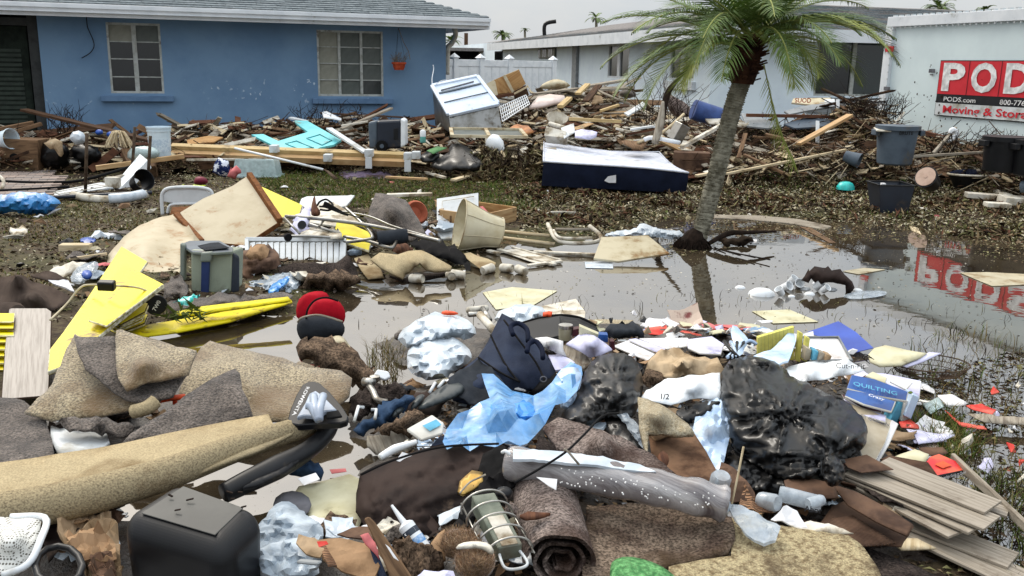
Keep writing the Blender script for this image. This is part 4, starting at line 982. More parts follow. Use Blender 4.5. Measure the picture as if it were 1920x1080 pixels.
def grass(name,label,pts,h,mats,seed,w=.006,lean=.5):
 r=np.random.RandomState(seed);n=len(pts);pts=np.asarray(pts,float);a=r.uniform(0,6.283,n);H_=h*r.uniform(.5,1.4,n);ln=r.uniform(0,lean,n);b=r.uniform(0,6.283,n)
 s=np.stack([np.cos(a),np.sin(a),np.zeros(n)],1)*(w*r.uniform(.6,1.4,n))[:,None]
 t=np.stack([np.cos(b)*ln,np.sin(b)*ln,np.ones(n)],1);t/=np.linalg.norm(t,axis=1)[:,None]
 m1=pts+t*(H_*.55)[:,None];t2=t+np.stack([np.cos(b)*.5,np.sin(b)*.5,-.3*np.ones(n)],1);m2=m1+t2*(H_*.45)[:,None]
 v=np.stack([pts-s,pts+s,m1+s*.7,m1-s*.7,m2],1).reshape(-1,3);org=pts.mean(0);org[2]=pts[:,2].min()
 f=[];base=np.arange(n)*5
 fs=[tuple(x)for x in np.stack([base,base+1,base+2,base+3],1).tolist()]+[tuple(x)for x in np.stack([base+3,base+2,base+4],1).tolist()]
 me=bpy.data.meshes.new(name);me.from_pydata((v-org).tolist(),[],fs)
 for q in mats:me.materials.append(M[q])
 mi=r.randint(0,len(mats),n);me.polygons.foreach_set('material_index',np.concatenate([mi,mi]).astype(np.int32))
 o=bpy.data.objects.new(name,me);COL.objects.link(o);o.location=tuple(org);WL[o.name]=V(org);return tag(o,label,None,None,'stuff')
grass('grass','green lawn grass showing through mud in the middle of the yard',scatter_px([(470,325),(700,335),(1020,345),(1010,400),(760,400),(520,385)],19000,11),.07,['grass_green','grass_green','grass_green','grass_dry'],11)
grass('grass','patchy brown grass in front of the folding chair',clumpy(scatter_px([(100,375),(430,345),(480,380),(330,470),(0,580),(-60,470)],22000,12),2.3,-.15),.05,['grass_dry','grass_dry','grass_green','leaf_brown'],12)
WK={'dark':('wood_dark','dark wet board'),'brown':('wood_brown','brown broken board'),'grey':('wood_grey','weathered grey board'),'white':('white_dirty','dirty white painted board'),'new':('wood_new','fresh yellow lumber offcut'),'red':('wood_red','reddish brown splintered board')}
MARKS=[(120,'the porch'),(240,'the rusty stakes'),(301,'the translucent bucket'),(430,'the pale tub'),(560,'the turquoise door'),(725,'the wheeled cooler'),(800,'the hanging planter wall corner'),(880,'the tipped refrigerator'),(960,'the plywood dresser'),(1045,'the dented white bowl'),(1120,'the lilac tray'),(1190,'the jagged plaster strip'),(1260,'the grey padded panel'),(1340,'the palm trunk'),(1430,'the brown laths'),(1545,'the fresh pine board'),(1620,'the leafy crest'),(1680,'the grey trash can'),(1780,'the white elbow pipe'),(1880,'the large dark trash can')]
def near_mark(v):x=proj(v)[0];return min(MARKS,key=lambda m:abs(m[0]-x))[1]
def loose(zone,n,seed,x0,x1,y0,y1,kinds,where,lmin=.4,lmax=1.5,lift=.05,extra=0):
 r=random.Random(seed);pts=scatter_heap(None,n,seed+50,x0,x1,y0,y1,.12)
 for x,y,z in pts:
  k=r.choice(kinds);l=r.uniform(lmin,lmax)*(1 if r.random()<.8 else 1.4);a=r.gauss(0,.55)+(math.pi/2 if r.random()<.2 else 0);e=r.gauss(.02,.22)
  d=V((math.cos(a)*math.cos(e),math.sin(a)*math.cos(e),math.sin(e)));c=V((x,y,z+lift+r.uniform(-.03,.10+extra)));w=r.choice([.04,.07,.09,.14])*r.uniform(.8,1.2)
  up=V((r.gauss(0,.5),r.gauss(0,.5)-.3,1));mt,lb=WK[k]
  plank('loose_board',c-d*l/2,c+d*l/2,w,r.choice([.012,.02,.036]),M[mt],up=up,bevel=0,rag=.03,rng=r,label='%s%s%s %s%s by %s'%('long ' if l>1.3 else('short ' if l<.75 else ''),'narrow ' if w<.065 else('wide ' if w>.115 else ''),lb,'pointing away and ' if abs(math.sin(a))>.7 else '','tilted up' if abs(e)>.25 else 'lying flat',near_mark(c)),cat='board',group='%s pieces in %s'%(k,where))
loose('A',75,21,-8.5,-1.0,12.2,16.5,['dark','brown','grey','white','red','brown','white'],'the low heap under the blue wall')
loose('B',95,22,-.6,3.4,13,18.5,['dark','brown','grey','white','new','red','grey','white'],'the tall heap before the vinyl fence',.4,1.6)
loose('C',60,23,3.4,7.0,10.8,16,['dark','brown','grey','brown','white','dark'],'the leafy heap by the container',.3,1.2)
def scraps(n,seed,pts,where,cols=('white_dirty','paper','paper_tan','cream','film_white','card','wood_grey'),s=.16,cat='scrap',extra=0):
 r=random.Random(seed);names={'white_dirty':'grubby white','paper':'white','paper_tan':'tan','cream':'cream','film_white':'milky plastic','card':'brown cardboard','wood_grey':'grey','pink':'pink','teal_can':'sea green','lavender':'pale lilac','black_plastic':'black plastic','paper_red':'red','cap_blue':'blue','terracotta':'clay red','carpet_grey':'grey felt','wood_brown':'brown','leaf_pale':'straw coloured'}
 for x,y,z in pts[:n]:
  m_=r.choice(cols);k=r.randrange(3,6);a0=r.uniform(0,6.28);sz=s*r.uniform(.4,1.3);vs=[];tl=V((r.gauss(0,.35),r.gauss(-.15,.35),1)).normalized();ux=tl.orthogonal().normalized();uy=tl.cross(ux)
  c=V((x,y,z+.02+r.uniform(0,.05+extra)))
  for i in range(k+1):a=a0+i*6.283/(k+1)+r.uniform(-.3,.3);q=sz*r.uniform(.45,1);vs.append(c+ux*math.cos(a)*q+uy*math.sin(a)*q*.6+tl*r.uniform(-.02,.02))
  vs.append(c+tl*r.uniform(.0,.04));m=k+1;fs=[(i,(i+1)%m,m)for i in range(m)]
  link('scrap',vs,fs,M[m_],label='%s torn scrap lying %s'%(names[m_],('on the debris by '+near_mark(c))if 'heap' in where else('in '+where)),cat=cat,group='%s scraps in %s'%(names[m_],where),mods=[sol(.006)])
scraps(30,31,scatter_heap(None,45,61,-8.5,-1,12.2,16.5),'the low heap under the blue wall')
scraps(45,32,scatter_heap(None,70,62,-.6,3.4,13,18.5),'the tall heap before the vinyl fence',s=.2)
scraps(30,33,scatter_heap(None,45,63,3.4,7,10.8,16),'the leafy heap by the container',s=.13)
scraps(35,34,scatter_px([(640,340),(1000,330),(1200,365),(1900,375),(1900,430),(1500,405),(1000,420),(640,400)],60,64),'the leaf mat behind the pool',s=.07,cols=('white_dirty','paper','paper_tan','leaf_pale','pink','cream'))
scraps(45,35,scatter_px([(-40,560),(-20,380),(300,380),(560,350),(800,400),(600,500),(200,500)],70,65),'the trampled yard by the yellow boards',s=.09,cols=('white_dirty','paper','paper_tan','carpet_grey','black_plastic','wood_brown','cream'))
def splinters(name,label,pts,L,mats,seed,lift=(0,.1)):
 """hundreds of small broken slats, real boxes joined as one mass"""
 r=random.Random(seed);mb=MB()
 for x,y,z in pts:
  a=r.gauss(0,.9);e=r.gauss(.03,.28);l=L*r.uniform(.35,1.5);d=V((math.cos(a)*math.cos(e),math.sin(a)*math.cos(e),math.sin(e)));c=V((x,y,z+r.uniform(*lift)))
  mb.bar(c-d*l/2,c+d*l/2,l*r.uniform(.08,.3),.012,up=V((r.gauss(0,.6),-.5,1)),mi=r.randrange(len(mats)))
 return mb.link(name,[M[m]for m in mats],label=label,kind='stuff')
splinters('splintered_wood','mass of small splintered wood in the low heap',scatter_heap(None,1300,41,-8.5,-1,11.8,16.5),.30,['wood_pale','wood_brown','wood_dark','wood_grey','white_dirty','wood_red','wood_pale'],41)
splinters('splintered_wood','mass of small splintered wood in the tall heap',scatter_heap(None,2800,42,-.9,3.4,12.5,18.8),.36,['wood_pale','wood_brown','wood_dark','wood_grey','white_dirty','wood_red','wood_pale','wood_grey'],42)
splinters('splintered_wood','mass of small splintered wood in the leafy heap',scatter_heap(None,1500,43,3.2,7.5,10.5,16.5),.28,['leaf_dry','wood_brown','wood_dark','wood_grey','leaf_dry','wood_pale'],43)
litter('leaf_litter','dark clumps of rotting leaves and seaweed over the yard',clumpy(scatter_px([(-100,600),(-100,340),(620,325),(1000,335),(1000,440),(860,495),(640,520),(560,590),(300,620)],44000,45),3.2,.12),.05,['leaf_brown','soil','twig_dark','leaf_olive','leaf_brown'],45,lift=(0,.035),tilt=.9)
litter('leaf_litter','heavy clumps of brown leaves in front of the mattress',clumpy(scatter_px([(940,350),(1300,366),(1500,330),(1960,385),(1960,460),(1640,418),(1500,400),(1280,396),(1120,430),(980,430)],16000,46),2.7,.15),.10,['leaf_brown','soil','leaf_dry','leaf_olive','wood_red'],46,lift=(.01,.09),tilt=1.2,aspect=.22)
grass('grass','tufts of green grass in the brown leaf mat',clumpy(scatter_px([(940,350),(1300,366),(1500,330),(1960,385),(1960,460),(1640,418),(1280,396),(980,430)],6000,47),2.1,.3),.09,['grass_green','leaf_olive','grass_dry'],47)
FL=['leaf_grey','leaf_light','leaf_pale','soil','leaf_olive','twig_dark','leaf_grey','leaf_dry']
litter('leaf_flecks','pale chips and shredded leaves sprinkled over the yard',scatter_px([(-100,600),(-100,340),(620,325),(1000,335),(1000,440),(860,495),(640,520),(560,590),(300,620)],52000,51),.032,FL,51,lift=(0,.035),tilt=.8,aspect=.4)
litter('leaf_flecks','pale chips and shredded leaves sprinkled before the heaps',scatter_px([(940,335),(1300,352),(1500,320),(1960,380),(1960,470),(1640,424),(1500,408),(1280,400),(1120,440),(980,440)],34000,52),.042,FL,52,lift=(.005,.06),tilt=.9,aspect=.4)
litter('leaf_flecks','pale chips sprinkled over the leafy heap',scatter_heap(None,16000,53,3.0,8,10,17),.055,FL,53,lift=(0,.08),tilt=1.1,aspect=.3)
litter('leaf_flecks','pale chips sprinkled over the tall heap',scatter_heap(None,9000,54,-.8,3.2,12,19),.06,FL+['white_dirty','wood_brown'],54,lift=(0,.08),tilt=1.1,aspect=.3)
litter('leaf_flecks','pale chips sprinkled over the low heap',scatter_heap(None,7000,55,-9,-.8,11.5,17),.05,FL+['white_dirty','wood_brown'],55,lift=(0,.07),tilt=1.1,aspect=.3)
def tilt(pts,y0,Y0,y1,Y1):
 """outline leaning from depth Y0 (at row y0) to Y1 (at row y1)"""
 out=[]
 for p in pts:k=(p[1]-y0)/(y1-y0);out.append((p[0],p[1],0,1.0/((1/Y0)*(1-k)+(1/Y1)*k)))
 return out
def zl(pts,y0,z0,y1,z1):return[(p[0],p[1],z0+(z1-z0)*(p[1]-y0)/(y1-y0))for p in pts]
def YG(px,py,z=0):return P(px,py,z).y
def fbox(name,q,Y,dep,mat,bevel=.008,back=None,**k):
 """box whose near face has corners q (bl br tr tl) standing at depth Y"""
 Ys=Y if isinstance(Y,(list,tuple))else[Y]*4;f=[D(a[0],a[1],y)for a,y in zip(q,Ys)]
 n=(f[1]-f[0]).cross(f[3]-f[0]).normalized()
 if n.y<0:n=-n
 b=[p+(V(back)if back else n*dep)for p in f]
 return link(name,f+b,HEXF,mat,mods=[bev(bevel)]if bevel else[],**k)
def board(name,label,cat,pts,mat,th=.02,rim=None,**k):
 """flat rigid sheet with a cut edge"""
 vs=[pt(p)for p in pts];n=len(vs);c=sum(vs,V())/n;nn=V()
 for i in range(n):nn+=(vs[i]-c).cross(vs[(i+1)%n]-c)
 nn.normalize()
 if nn.dot(EYE-c)<0:nn=-nn
 top=[v-nn*(v-c).dot(nn)for v in vs];bot=[v-nn*th for v in top]
 fs=[tuple(range(n)),tuple(range(2*n-1,n-1,-1))]+[(i,i+n,(i+1)%n+n,(i+1)%n)for i in range(n)]
 ms=[mat,rim or mat]
 return link(name,top+bot,fs,ms,midx=[0,0]+[1]*n,label=label,cat=cat,mods=[bev(min(.004,th*.3),1)],**k)
def plk(a,b,w,t,mat,label,cat='board',**k):return plank('plank',a,b,w,t,M[mat],label=label,cat=cat,**k)
S=lambda x,y,Y:D(x,y,Y)
def back_left():
 plk(S(45,206,13.4),S(284,264,12.7),.15,.035,'wood_dark','long dark board leaning up toward the porch corner')
 for i,(a,b)in enumerate((((-5,243),(62,230)),((5,254),(78,232)))):plk(S(*a,12.9),S(*b,13.2),.09,.05,'wood_brown',['upper of two ragged brown planks before the porch','lower ragged brown plank resting before the porch'][i])
 t=thing('cabinet','brown wooden cabinet lying on its back with a round hole','cabinet',P(35,322,.06))
 q=[(-6,323),(72,320),(70,263),(-6,261)];Y=YG(35,321,.07);fbox('body',q,Y,.4,M['wood_brown'],parent=t)
 c=D(27,296,Y-.004);lathe('hole_ring',c,[(.0,.0),(.062,0),(.062,.012),(.045,.012)],M['rubber'],ax=(0,-1,0),parent=t,seg=20);lathe('plug',c+V((0,-.004,0)),[(.001,0),(.02,0),(.016,.03)],M['white_dirty'],ax=(0,-1,0),parent=t,seg=10)
 lathe('bucket',S(-2,262,12.6),[(.10,0),(.13,.2),(.14,.2),(.14,.22)],M['bucket'],ax=(.9,-.3,.1),label='white pail lying on its side on top of the brown cabinet',cat='bucket',th=.004)
 puff('rubbish_bag','black rubbish bag slumped beside the brown cabinet','bag',[(x,y,0,12.7)for x,y in[(74,308),(72,280),(85,264),(110,262),(128,275),(132,300),(125,314),(90,316)]],M['film_black'],depth=.18,sp=8,ridge=.03,fs=5)
 puff('cloth','crumpled beige cloth on the black bag by the brown cabinet','cloth',[(x,y,0,12.45)for x,y in[(84,268),(100,258),(112,266),(118,285),(112,298),(104,284),(92,276)]],M['cloth_beige'],depth=.07,sp=6,ridge=.03,fs=9)
 puff('plastic_bag','knotted white plastic bag on the heap below the first window','bag',[(x,y,0,12.5)for x,y in[(130,262),(133,250),(145,244),(157,250),(161,262),(152,273),(140,270)]],M['film_white'],depth=.1,sp=6,ridge=.02,fs=9)
 puff('rubbish_bag','second black rubbish bag under the white knotted bag','bag',[(x,y,0,12.8)for x,y in[(128,300),(130,275),(160,268),(190,280),(192,305),(160,315)]],M['film_black'],depth=.15,sp=8,ridge=.03,fs=5,seed=3)
 for i,(x,y)in enumerate(((186,248),(207,252))):puff('cap',['round blue cap nearer the porch on the debris','second blue cap beside the dry palm straw'][i],'cap',[(x+8*math.cos(a),y+6*math.sin(a),0,12.6)for a in[k*.9 for k in range(7)]],M['cap_blue'],depth=.05,sp=4,amp=0)
 mb=MB();r=random.Random(3);top=S(222,245,12.4)
 for i in range(90):e=S(222+r.uniform(-26,30),r.uniform(264,278),12.4+r.uniform(-.4,.3));m_=(top+e)/2+V((0,0,.06));mb.tube([top+V((r.uniform(-.03,.03),0,0)),m_,e],.006,3)
 mb.link('palm_straw',M['wood_pale'],label='tuft of dry straw coloured palm fibres on the debris',cat='palm straw')
 t=thing('bucket','white translucent five gallon bucket standing on debris below the wall','bucket',S(301,292,12.6));b=S(301,292,12.6)
 lathe('pail',b,[(.135,0),(.150,.33),(.158,.33),(.158,.345),(.152,.345),(.152,.36),(.160,.36),(.160,.375),(.165,.375),(.165,.39)],M['bucket'],parent=t,seg=28,th=.004)
 lathe('print',b+V((0,0,.06)),[(.1405,0),(.1475,.17)],mk('bucket_print',(186,204,220),(210,224,234),sc=40,rough=.4,edge=(.48,.5)),parent=t,seg=28)
 for nm,xs in(('red',0),):pass
 fbox('wooden_box',[(240,308),(292,312),(290,276),(226,278)],[12.3,12.3,12.7,12.7],.3,M['wood_brown'],label='open brown wooden box full of boards below the bucket',cat='box')
 puff('plastic_pack','clear plastic pack with a brown lining before the bucket','package',[(x,y,0,12.2)for x,y in[(238,300),(240,280),(262,273),(290,276),(300,285),(298,295),(270,302)]],M['tub_clear'],depth=.08,sp=7,amp=.01)
 plk(S(180,315,11.9),S(345,293,12.4),.07,.06,'wood_new','fresh yellow two by four resting in front of the bucket')
 plk(P(196,338,.15),P(262,322,.2),.05,.03,'wood_grey','short grey lath by the middle metal stake')
 for i,(x0,y0,x1,y1)in enumerate(((160,364,163,250),(246,346,253,238),(276,361,282,255))):
  b=P(x0,y0,.03);tube('metal_stake',[b,D(x1,y1,b.y)],.02,M['rust'],seg=6,n=1,label='thin rusty stake upright in the yard, '+['the one nearest the porch','the middle one of three','the one closest to the blue tub'][i],cat='stake',group='rusty stakes in the yard')
 fbox('gutter_piece',[(210,350),(222,356),(277,300),(262,288)],[11.2,11.1,11.7,11.8],.12,M['white_plastic'],label='white hollow vinyl profile sloping against the middle stake',cat='profile')
 box('profile_end',S(212,342,11.15),(.16,.1,.13),M['white_dirty'],label='white vinyl block with a dark slot near the stakes',cat='block')
 lathe('plant_pot',S(254,346,10.9),[(.08,0),(.125,.2),(.13,.2)],M['black_plastic'],ax=(.7,-.5,.35),th=.004,label='black plastic plant pot tipped over by the stakes',cat='plant pot')
 t=board('cupboard_leaf','white panelled cupboard door lying flat near the driveway','door',[(60,366,.06),(190,341,.10),(223,349,.08),(75,370,.05),(-20,372,.05),(-20,362,.06)],M['white_paint'],.025)
 b2=[P(x,y,.108)for x,y in[(100,361),(180,346),(200,349.5),(110,364)]];tube('moulding',b2,.006,M['white_dirty'],seg=4,n=1,closed=True,parent=t)
 puff('tarp','crumpled bright blue plastic tarp by the driveway edge','tarp',zl([(-30,400),(-30,372),(20,362),(60,358),(90,364),(118,380),(105,386),(96,400),(60,403),(20,398)],358,.28,403,.05),M['tarp_blue'],depth=.14,sp=8,ridge=.05,fs=4,zmin=.03)
 tube('hose',[P(-20,338,.09),P(60,342,.09),P(140,340,.09),S(200,326,11.4),S(245,312,11.6)],.018,M['rubber'],label='black hose running over the pavers up to the stakes',cat='hose')
 tube('hose',[P(-20,358,.09),P(70,354,.09),P(130,350,.09)],.016,M['rubber'],label='short black hose on the pavers below the first one',cat='hose')
 tube('hose',[S(-4,328,10.9),S(6,338,10.8),S(5,350,10.7),S(-6,358,10.6)],.02,M['white_dirty'],label='cream coil of hose at the edge of the driveway',cat='hose')
 tube('pipe',[P(135,366,.1),P(190,374,.08),P(240,372,.08),P(275,364,.1)],.045,M['white_dirty'],label='curved cream foam pipe lying below the stakes',cat='pipe')
 tube('pipe',[P(205,373,.12),P(240,370,.13),P(268,364,.13)],.055,M['film_white'],label='short milky white pipe bundle beside the cream pipe',cat='pipe')
 tube('hose',[P(60,372,.1),P(180,366,.1),P(285,361,.12)],.022,M['navy_plastic'],label='dark blue hose stretched across behind the cream pipe',cat='hose')
 sheet('mat','ribbed grey rubber mat below the blue tarp','mat',zl([(-30,404),(60,408),(118,402),(117,420),(60,424),(-30,428)],402,.05,428,.04),M['rug_rib'],sp=14,amp=.02)
 board('tile_piece','grey slate coloured sheet on the grass by the ribbed mat','sheet',[(175,383,.03),(215,380,.05),(243,388,.05),(222,395,.04)],M['wood_grey'],.02)
 puff('cloth_bundle','bundle of blue and white patterned cloth beside the pale tub','cloth',[(x,y,0,11.3)for x,y in[(401,322),(402,305),(412,298),(425,302),(431,316),(428,330),(412,334)]],mk('pattern_blue',(30,44,88),(220,226,238),sc=14,edge=(.48,.52),rough=.9),depth=.09,sp=6,ridge=.02,fs=9)
 Y=YG(480,335,.04);t=thing('storage_tub','pale translucent storage tub turned upside down on the grass','tub',P(480,335,.04))
 fbox('tub',[(434,334),(520,336),(512,298),(440,297)],[Y,Y,Y+.03,Y+.03],.35,M['tub_clear'],parent=t,bevel=.02);fbox('rim',[(432,336),(522,338),(521,331),(433,329)],Y-.015,.38,M['tub_clear'],parent=t,bevel=.005)
 puff('cloth','pink and white rag tucked beside the pale tub','cloth',[(x,y,0,11.0)for x,y in[(428,330),(432,316),(445,312),(450,325),(440,334)]],M['pink'],depth=.05,sp=5,ridge=.02)
 puff('plant_pot','crushed dark red pot on the grass left of the pale tub','pot',[(x,y,0,10.9)for x,y in[(363,340),(368,330),(385,332),(392,342),(380,348),(366,346)]],mk('maroon',(120,36,56),rough=.6),depth=.07,sp=5,amp=.02)
 sheet('plastic_strip','lime green plastic strip behind the folding chair','strip',zl([(326,353),(350,345),(380,346),(388,350),(350,352)],345,.05,353,.04),mk('lime_strip',(190,210,60),rough=.5),sp=8,amp=.02)
 t=thing('beam','long laminated yellow timber beam across the low debris heap','beam',S(560,290,13))
 for(a,b,ya,yb,zz)in(((322,276),(768,293),13.0,13.0,0),((322,289),(768,306),12.92,12.92,0)):plank('timber',S(*a,ya),S(*b,yb),.10,.085,M['wood_yellow']if a[1]<280 else M['wood_new'],parent=t,up=(0,-.35,1))
 for i,(x,y)in enumerate(((514,283),(615,300),(692,291),(765,297),(780,295))):
  c=S(x,y,12.85);t=thing('post_bracket','white metal bracket on the long beam, '+['the one nearest the turquoise door','the small low one','below the wheeled cooler','at the beam end','loose one past the beam end'][i],'bracket',c,'white brackets on the beam')
  box('cap',c+V((0,.02,.03)),(.11,.16,.1),M['white_paint'],parent=t)
  if i in(2,3):box('leg',c+V((0,-.05,-.1)),(.09,.03,.16),M['white_paint'],parent=t)
 plk(S(350,300,12.5),S(500,298,12.5),.03,.03,'white_dirty','thin white jointed strip along the bottom of the beam','strip')
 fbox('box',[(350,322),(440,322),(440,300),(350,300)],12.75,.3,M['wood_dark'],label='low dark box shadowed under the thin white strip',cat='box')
 pts=[(552,226),(576,226),(640,262),(626,271),(600,276),(590,281),(580,284),(530,281),(471,252),(494,251),(522,264),(577,247),(554,230)]
 tp=tilt(pts,226,14.3,284,13.0);t=board('snapped_door_leaf','snapped turquoise panelled door lying on the debris heap','door',tp,M['turquoise'],.035)
 for q in([(575,259),(600,252),(622,263),(604,272)],[(535,269),(556,264),(588,277),(560,279)]):tube('moulding',tilt(q,226,14.28,284,12.98),.008,mk('turq_dark',(92,180,186),rough=.5),seg=4,n=1,closed=True,parent=t)
 tube('shovel',[S(440,278,12.4),S(520,297,12.2),S(606,318,12.0)],.016,M['white_plastic'],n=1,label='long white pole sloping over the beam',cat='pole')
 sheet('shovel','rusty curved shovel blade at the end of the white pole','shovel',[(606,316,0,12),(616,320,0,12),(634,334,0,11.8),(626,336,0,11.8)],M['rust'],sp=6)
 plk(S(617,241,13.6),S(686,286,12.9),.10,.03,'white_paint','white painted board sloping down from the turquoise door to the beam')
 plk(S(545,221,14.6),S(575,228,14.5),.12,.03,'white_paint','small white painted board at the top of the turquoise door')
 plk(S(640,236,14.3),S(690,228,14.4),.06,.03,'white_dirty','narrow white stick just behind the wheeled cooler')
 plk(S(640,242,14.2),S(734,203,15),.08,.03,'wood_grey','grey white splintered board rising against the blue wall')
 sheet('plastic_sheet','curled white plastic sheet on the heap under the second window','sheet',tilt([(604,210),(612,208),(640,222),(640,226),(606,220)],208,14.7,226,14.4),M['white_plastic'],sp=8)
 board('board','tan particle board lying flat between the heaps of the wall','board',tilt([(350,262),(392,254),(418,257),(400,266),(352,270)],254,13.6,270,13.2),M['plywood'],.02)
 Y=13.2;t=thing('wheeled_cooler','navy wheeled cooler tipped on its side on the debris','cooler',S(725,283,Y))
 fbox('body',[(706,281),(752,278),(752,225),(706,227)],Y,.33,M['navy_plastic'],parent=t,bevel=.03);fbox('base',[(692,278),(707,281),(707,226),(690,229)],Y+.01,.32,M['grey_plastic'],parent=t,bevel=.03)
 fbox('lid',[(751,277),(760,273),(759,226),(751,222)],Y-.01,.35,M['white_plastic'],parent=t,bevel=.02)
 w=lathe('wheel',S(716,274,Y-.02),[(.0,-.03),(.08,-.03),(.085,0),(.08,.03),(.0,.03)],M['rubber'],ax=(0,-1,0),parent=t,seg=20);lathe('hub',S(716,274,Y-.055),[(.0,0),(.03,0),(.03,.01),(0,.01)],M['grey_plastic'],ax=(0,-1,0),parent=w,seg=12)
 fbox('handle',[(738,262),(746,261),(746,240),(738,241)],Y-.015,.03,M['black_plastic'],parent=t,bevel=.006)
 c=S(793,268,13.2);t=thing('spray_can','small white and sea green spray can upright on the debris','can',c);lathe('can',c,[(.03,0),(.042,.01),(.042,.09)],M['teal_can'],parent=t,seg=14);lathe('can_top',c+V((0,0,.09)),[(.042,0),(.042,.07),(.03,.09),(.0,.1)],M['white_plastic'],parent=t,seg=14)
back_left()
def back_middle():
 A,B,C_,Dd=S(810,162,15.3),S(895,144,15.5),S(934,195,14.9),S(841,216,14.6);a,b,c,d=S(816,236,15.5),S(905,226,16.0),S(942,243,14.8),S(846,250,14.5)
 t=thing('refrigerator','white and steel refrigerator tipped over on the debris heap','refrigerator',(a+c)/2)
 link('body',[a,b,c,d,A,B,C_,Dd],HEXF,M['steel'],parent=t,mods=[bev(.015)])
 n=(B-A).cross(Dd-A).normalized();n=n if n.z>0 else-n;L=lambda u,v,h=.012:A.lerp(B,u).lerp(Dd.lerp(C_,u),v)+n*h
 f=MB();
 for p,q in(((.0,0),(1,0)),((0,1),(1,1)),((.0,0),(0,1)),((1,0),(1,1))):f.bar(L(*p),L(*q),.06 if p[1]!=q[1]or p[1]==0 else .10,.05,up=n)
 f.link('rim',M['white_metal'],parent=t,mods=[bev(.008)])
 link('panel',[L(0,0),L(1,0),L(1,1),L(0,1)],[(0,1,2,3)],M['white_metal'],parent=t)
 s=MB();s.bar(L(.05,.30,.02),L(.95,.28,.02),.03,.02,up=n);s.bar(L(.02,.62,.02),L(.98,.60,.02),.012,.015,up=n);s.link('shelf_line',M['grey_plastic'],parent=t)
 s=MB();s.bar(L(.12,.22,.02),L(.85,.16,.02),.02,.014,up=n);s.link('slot',M['ink_grey'],parent=t)
 for u in(.08,.94):lathe('hinge',L(u,1.0,.0)-n*.03,[(0,-.02),(.035,-.02),(.035,.03),(0,.03)],M['black_plastic'],ax=(0,-1,.2),parent=t,seg=10)
 tube('wire',[S(811,162,15.3),S(810,148,15.4),S(813,130,15.5),S(812,122,15.5)],.007,M['white_plastic'],label='white wire standing up from the tipped refrigerator',cat='wire')
 tube('wire',[S(815,160,15.3),S(826,152,15.2),S(838,150,15.2)],.006,M['white_plastic'],label='short curl of white wire beside the refrigerator top',cat='wire')
 t=thing('dresser','broken plywood dresser upended behind the refrigerator','dresser',S(950,186,16));q=lambda x,y,Y=16:S(x,y,Y)
 board('side_panel',None,None,[q(944,142),q(973,130),q(986,157),q(966,174)],M['plywood'],.5,parent=t,rim=M['wood_pale'])
 board('drawer_front',None,None,[q(926,150,16.05),q(944,142,16.05),q(966,174,16),q(932,176,16)],M['plywood'],.3,parent=t);plank('rail',q(945,141,15.9),q(964,176,15.9),.06,.05,M['cream'],parent=t)
 board('end_panel',None,None,[q(911,158,16),q(928,148,16.05),q(934,178,15.95),q(922,182,15.9)],M['cream'],.3,parent=t);plank('rail',q(922,183,15.8),q(966,176,15.8),.10,.05,M['wood_red'],parent=t)
 fbox('drawer',[(966,192),(992,178),(986,160),(962,172)],15.85,.4,M['wood_dark'],parent=t);plank('drawer_edge',q(964,176,15.7),q(990,162,15.7),.04,.03,M['wood_pale'],parent=t)
 g=MB();c4=[S(937,200,15.3),S(986,178,15.6),S(993,195,15.4),S(942,228,14.9)]
 for i in range(15):g.tube([c4[0].lerp(c4[1],i/14),c4[3].lerp(c4[2],i/14)],.007,4)
 for i in range(5):g.tube([c4[0].lerp(c4[3],i/4),c4[1].lerp(c4[2],i/4)],.009,4)
 g.link('wire_rack',M['white_plastic'],label='white coated wire shelf leaning beside the refrigerator',cat='rack')
 t=thing('window_sash','long cream window sash lying below the refrigerator','window frame',S(915,250,14));p=[S(845,241,14.1),S(975,243,14.1),S(987,257,13.5),S(848,255,13.5)]
 f=MB();
 for i in range(4):f.bar(p[i],p[(i+1)%4],.05,.04)
 f.bar(p[0].lerp(p[1],.5),p[3].lerp(p[2],.5),.05,.04);f.link('frame',M['cream'],parent=t);link('pane',[v-V((0,0,.01))for v in p],[(0,1,2,3)],M['blind_dim'],parent=t)
 lathe('plastic_cover',S(918,262,13.4),[(.10,0),(.13,.06),(.11,.17),(.05,.24),(.02,.27)],M['white_plastic'],ax=(.75,-.35,-.55),label='white bell shaped plastic cover left of the mattress',cat='cover')
 tube('pole',[S(940,284,13.1),S(962,315,12.9),S(985,342,12.8)],.02,M['wood_pale'],n=1,label='pale stick sloping down beside the mattress corner',cat='pole')
 fbox('foam_block',[(973,281),(985,287),(1006,273),(993,267)],[13.3,13.2,13.5,13.6],.07,M['white_dirty'],label='small white foam block before the window sash',cat='block')
 t=thing('cardboard_box','white box with small holes lying open in the tall heap','box',S(1045,258,14));fbox('side',[(1020,254),(1060,259),(1062,246),(1024,236)],[14,13.9,14,14.1],.2,M['white_dirty'],parent=t);board('flap',None,None,[S(1058,258,13.85),S(1078,248,14.1),S(1076,230,14.4),S(1052,240,14.2)],M['white_paint'],.02,parent=t)
 sheet('plastic_tray','pale lilac plastic tray behind the mattress','tray',tilt([(1078,245),(1090,243),(1120,248),(1118,256),(1105,260),(1078,256)],243,14.0,260,13.7),M['lavender'],th=.02,sp=8,amp=.02)
 lathe('round_lampshade',S(1045,220,14.9),[(.17,0),(.14,-.06),(.10,-.16),(.06,-.2)],M['white_dirty'],ax=(.1,-.5,.85),th=.006,label='dented round white bowl standing in the tall heap',cat='bowl')
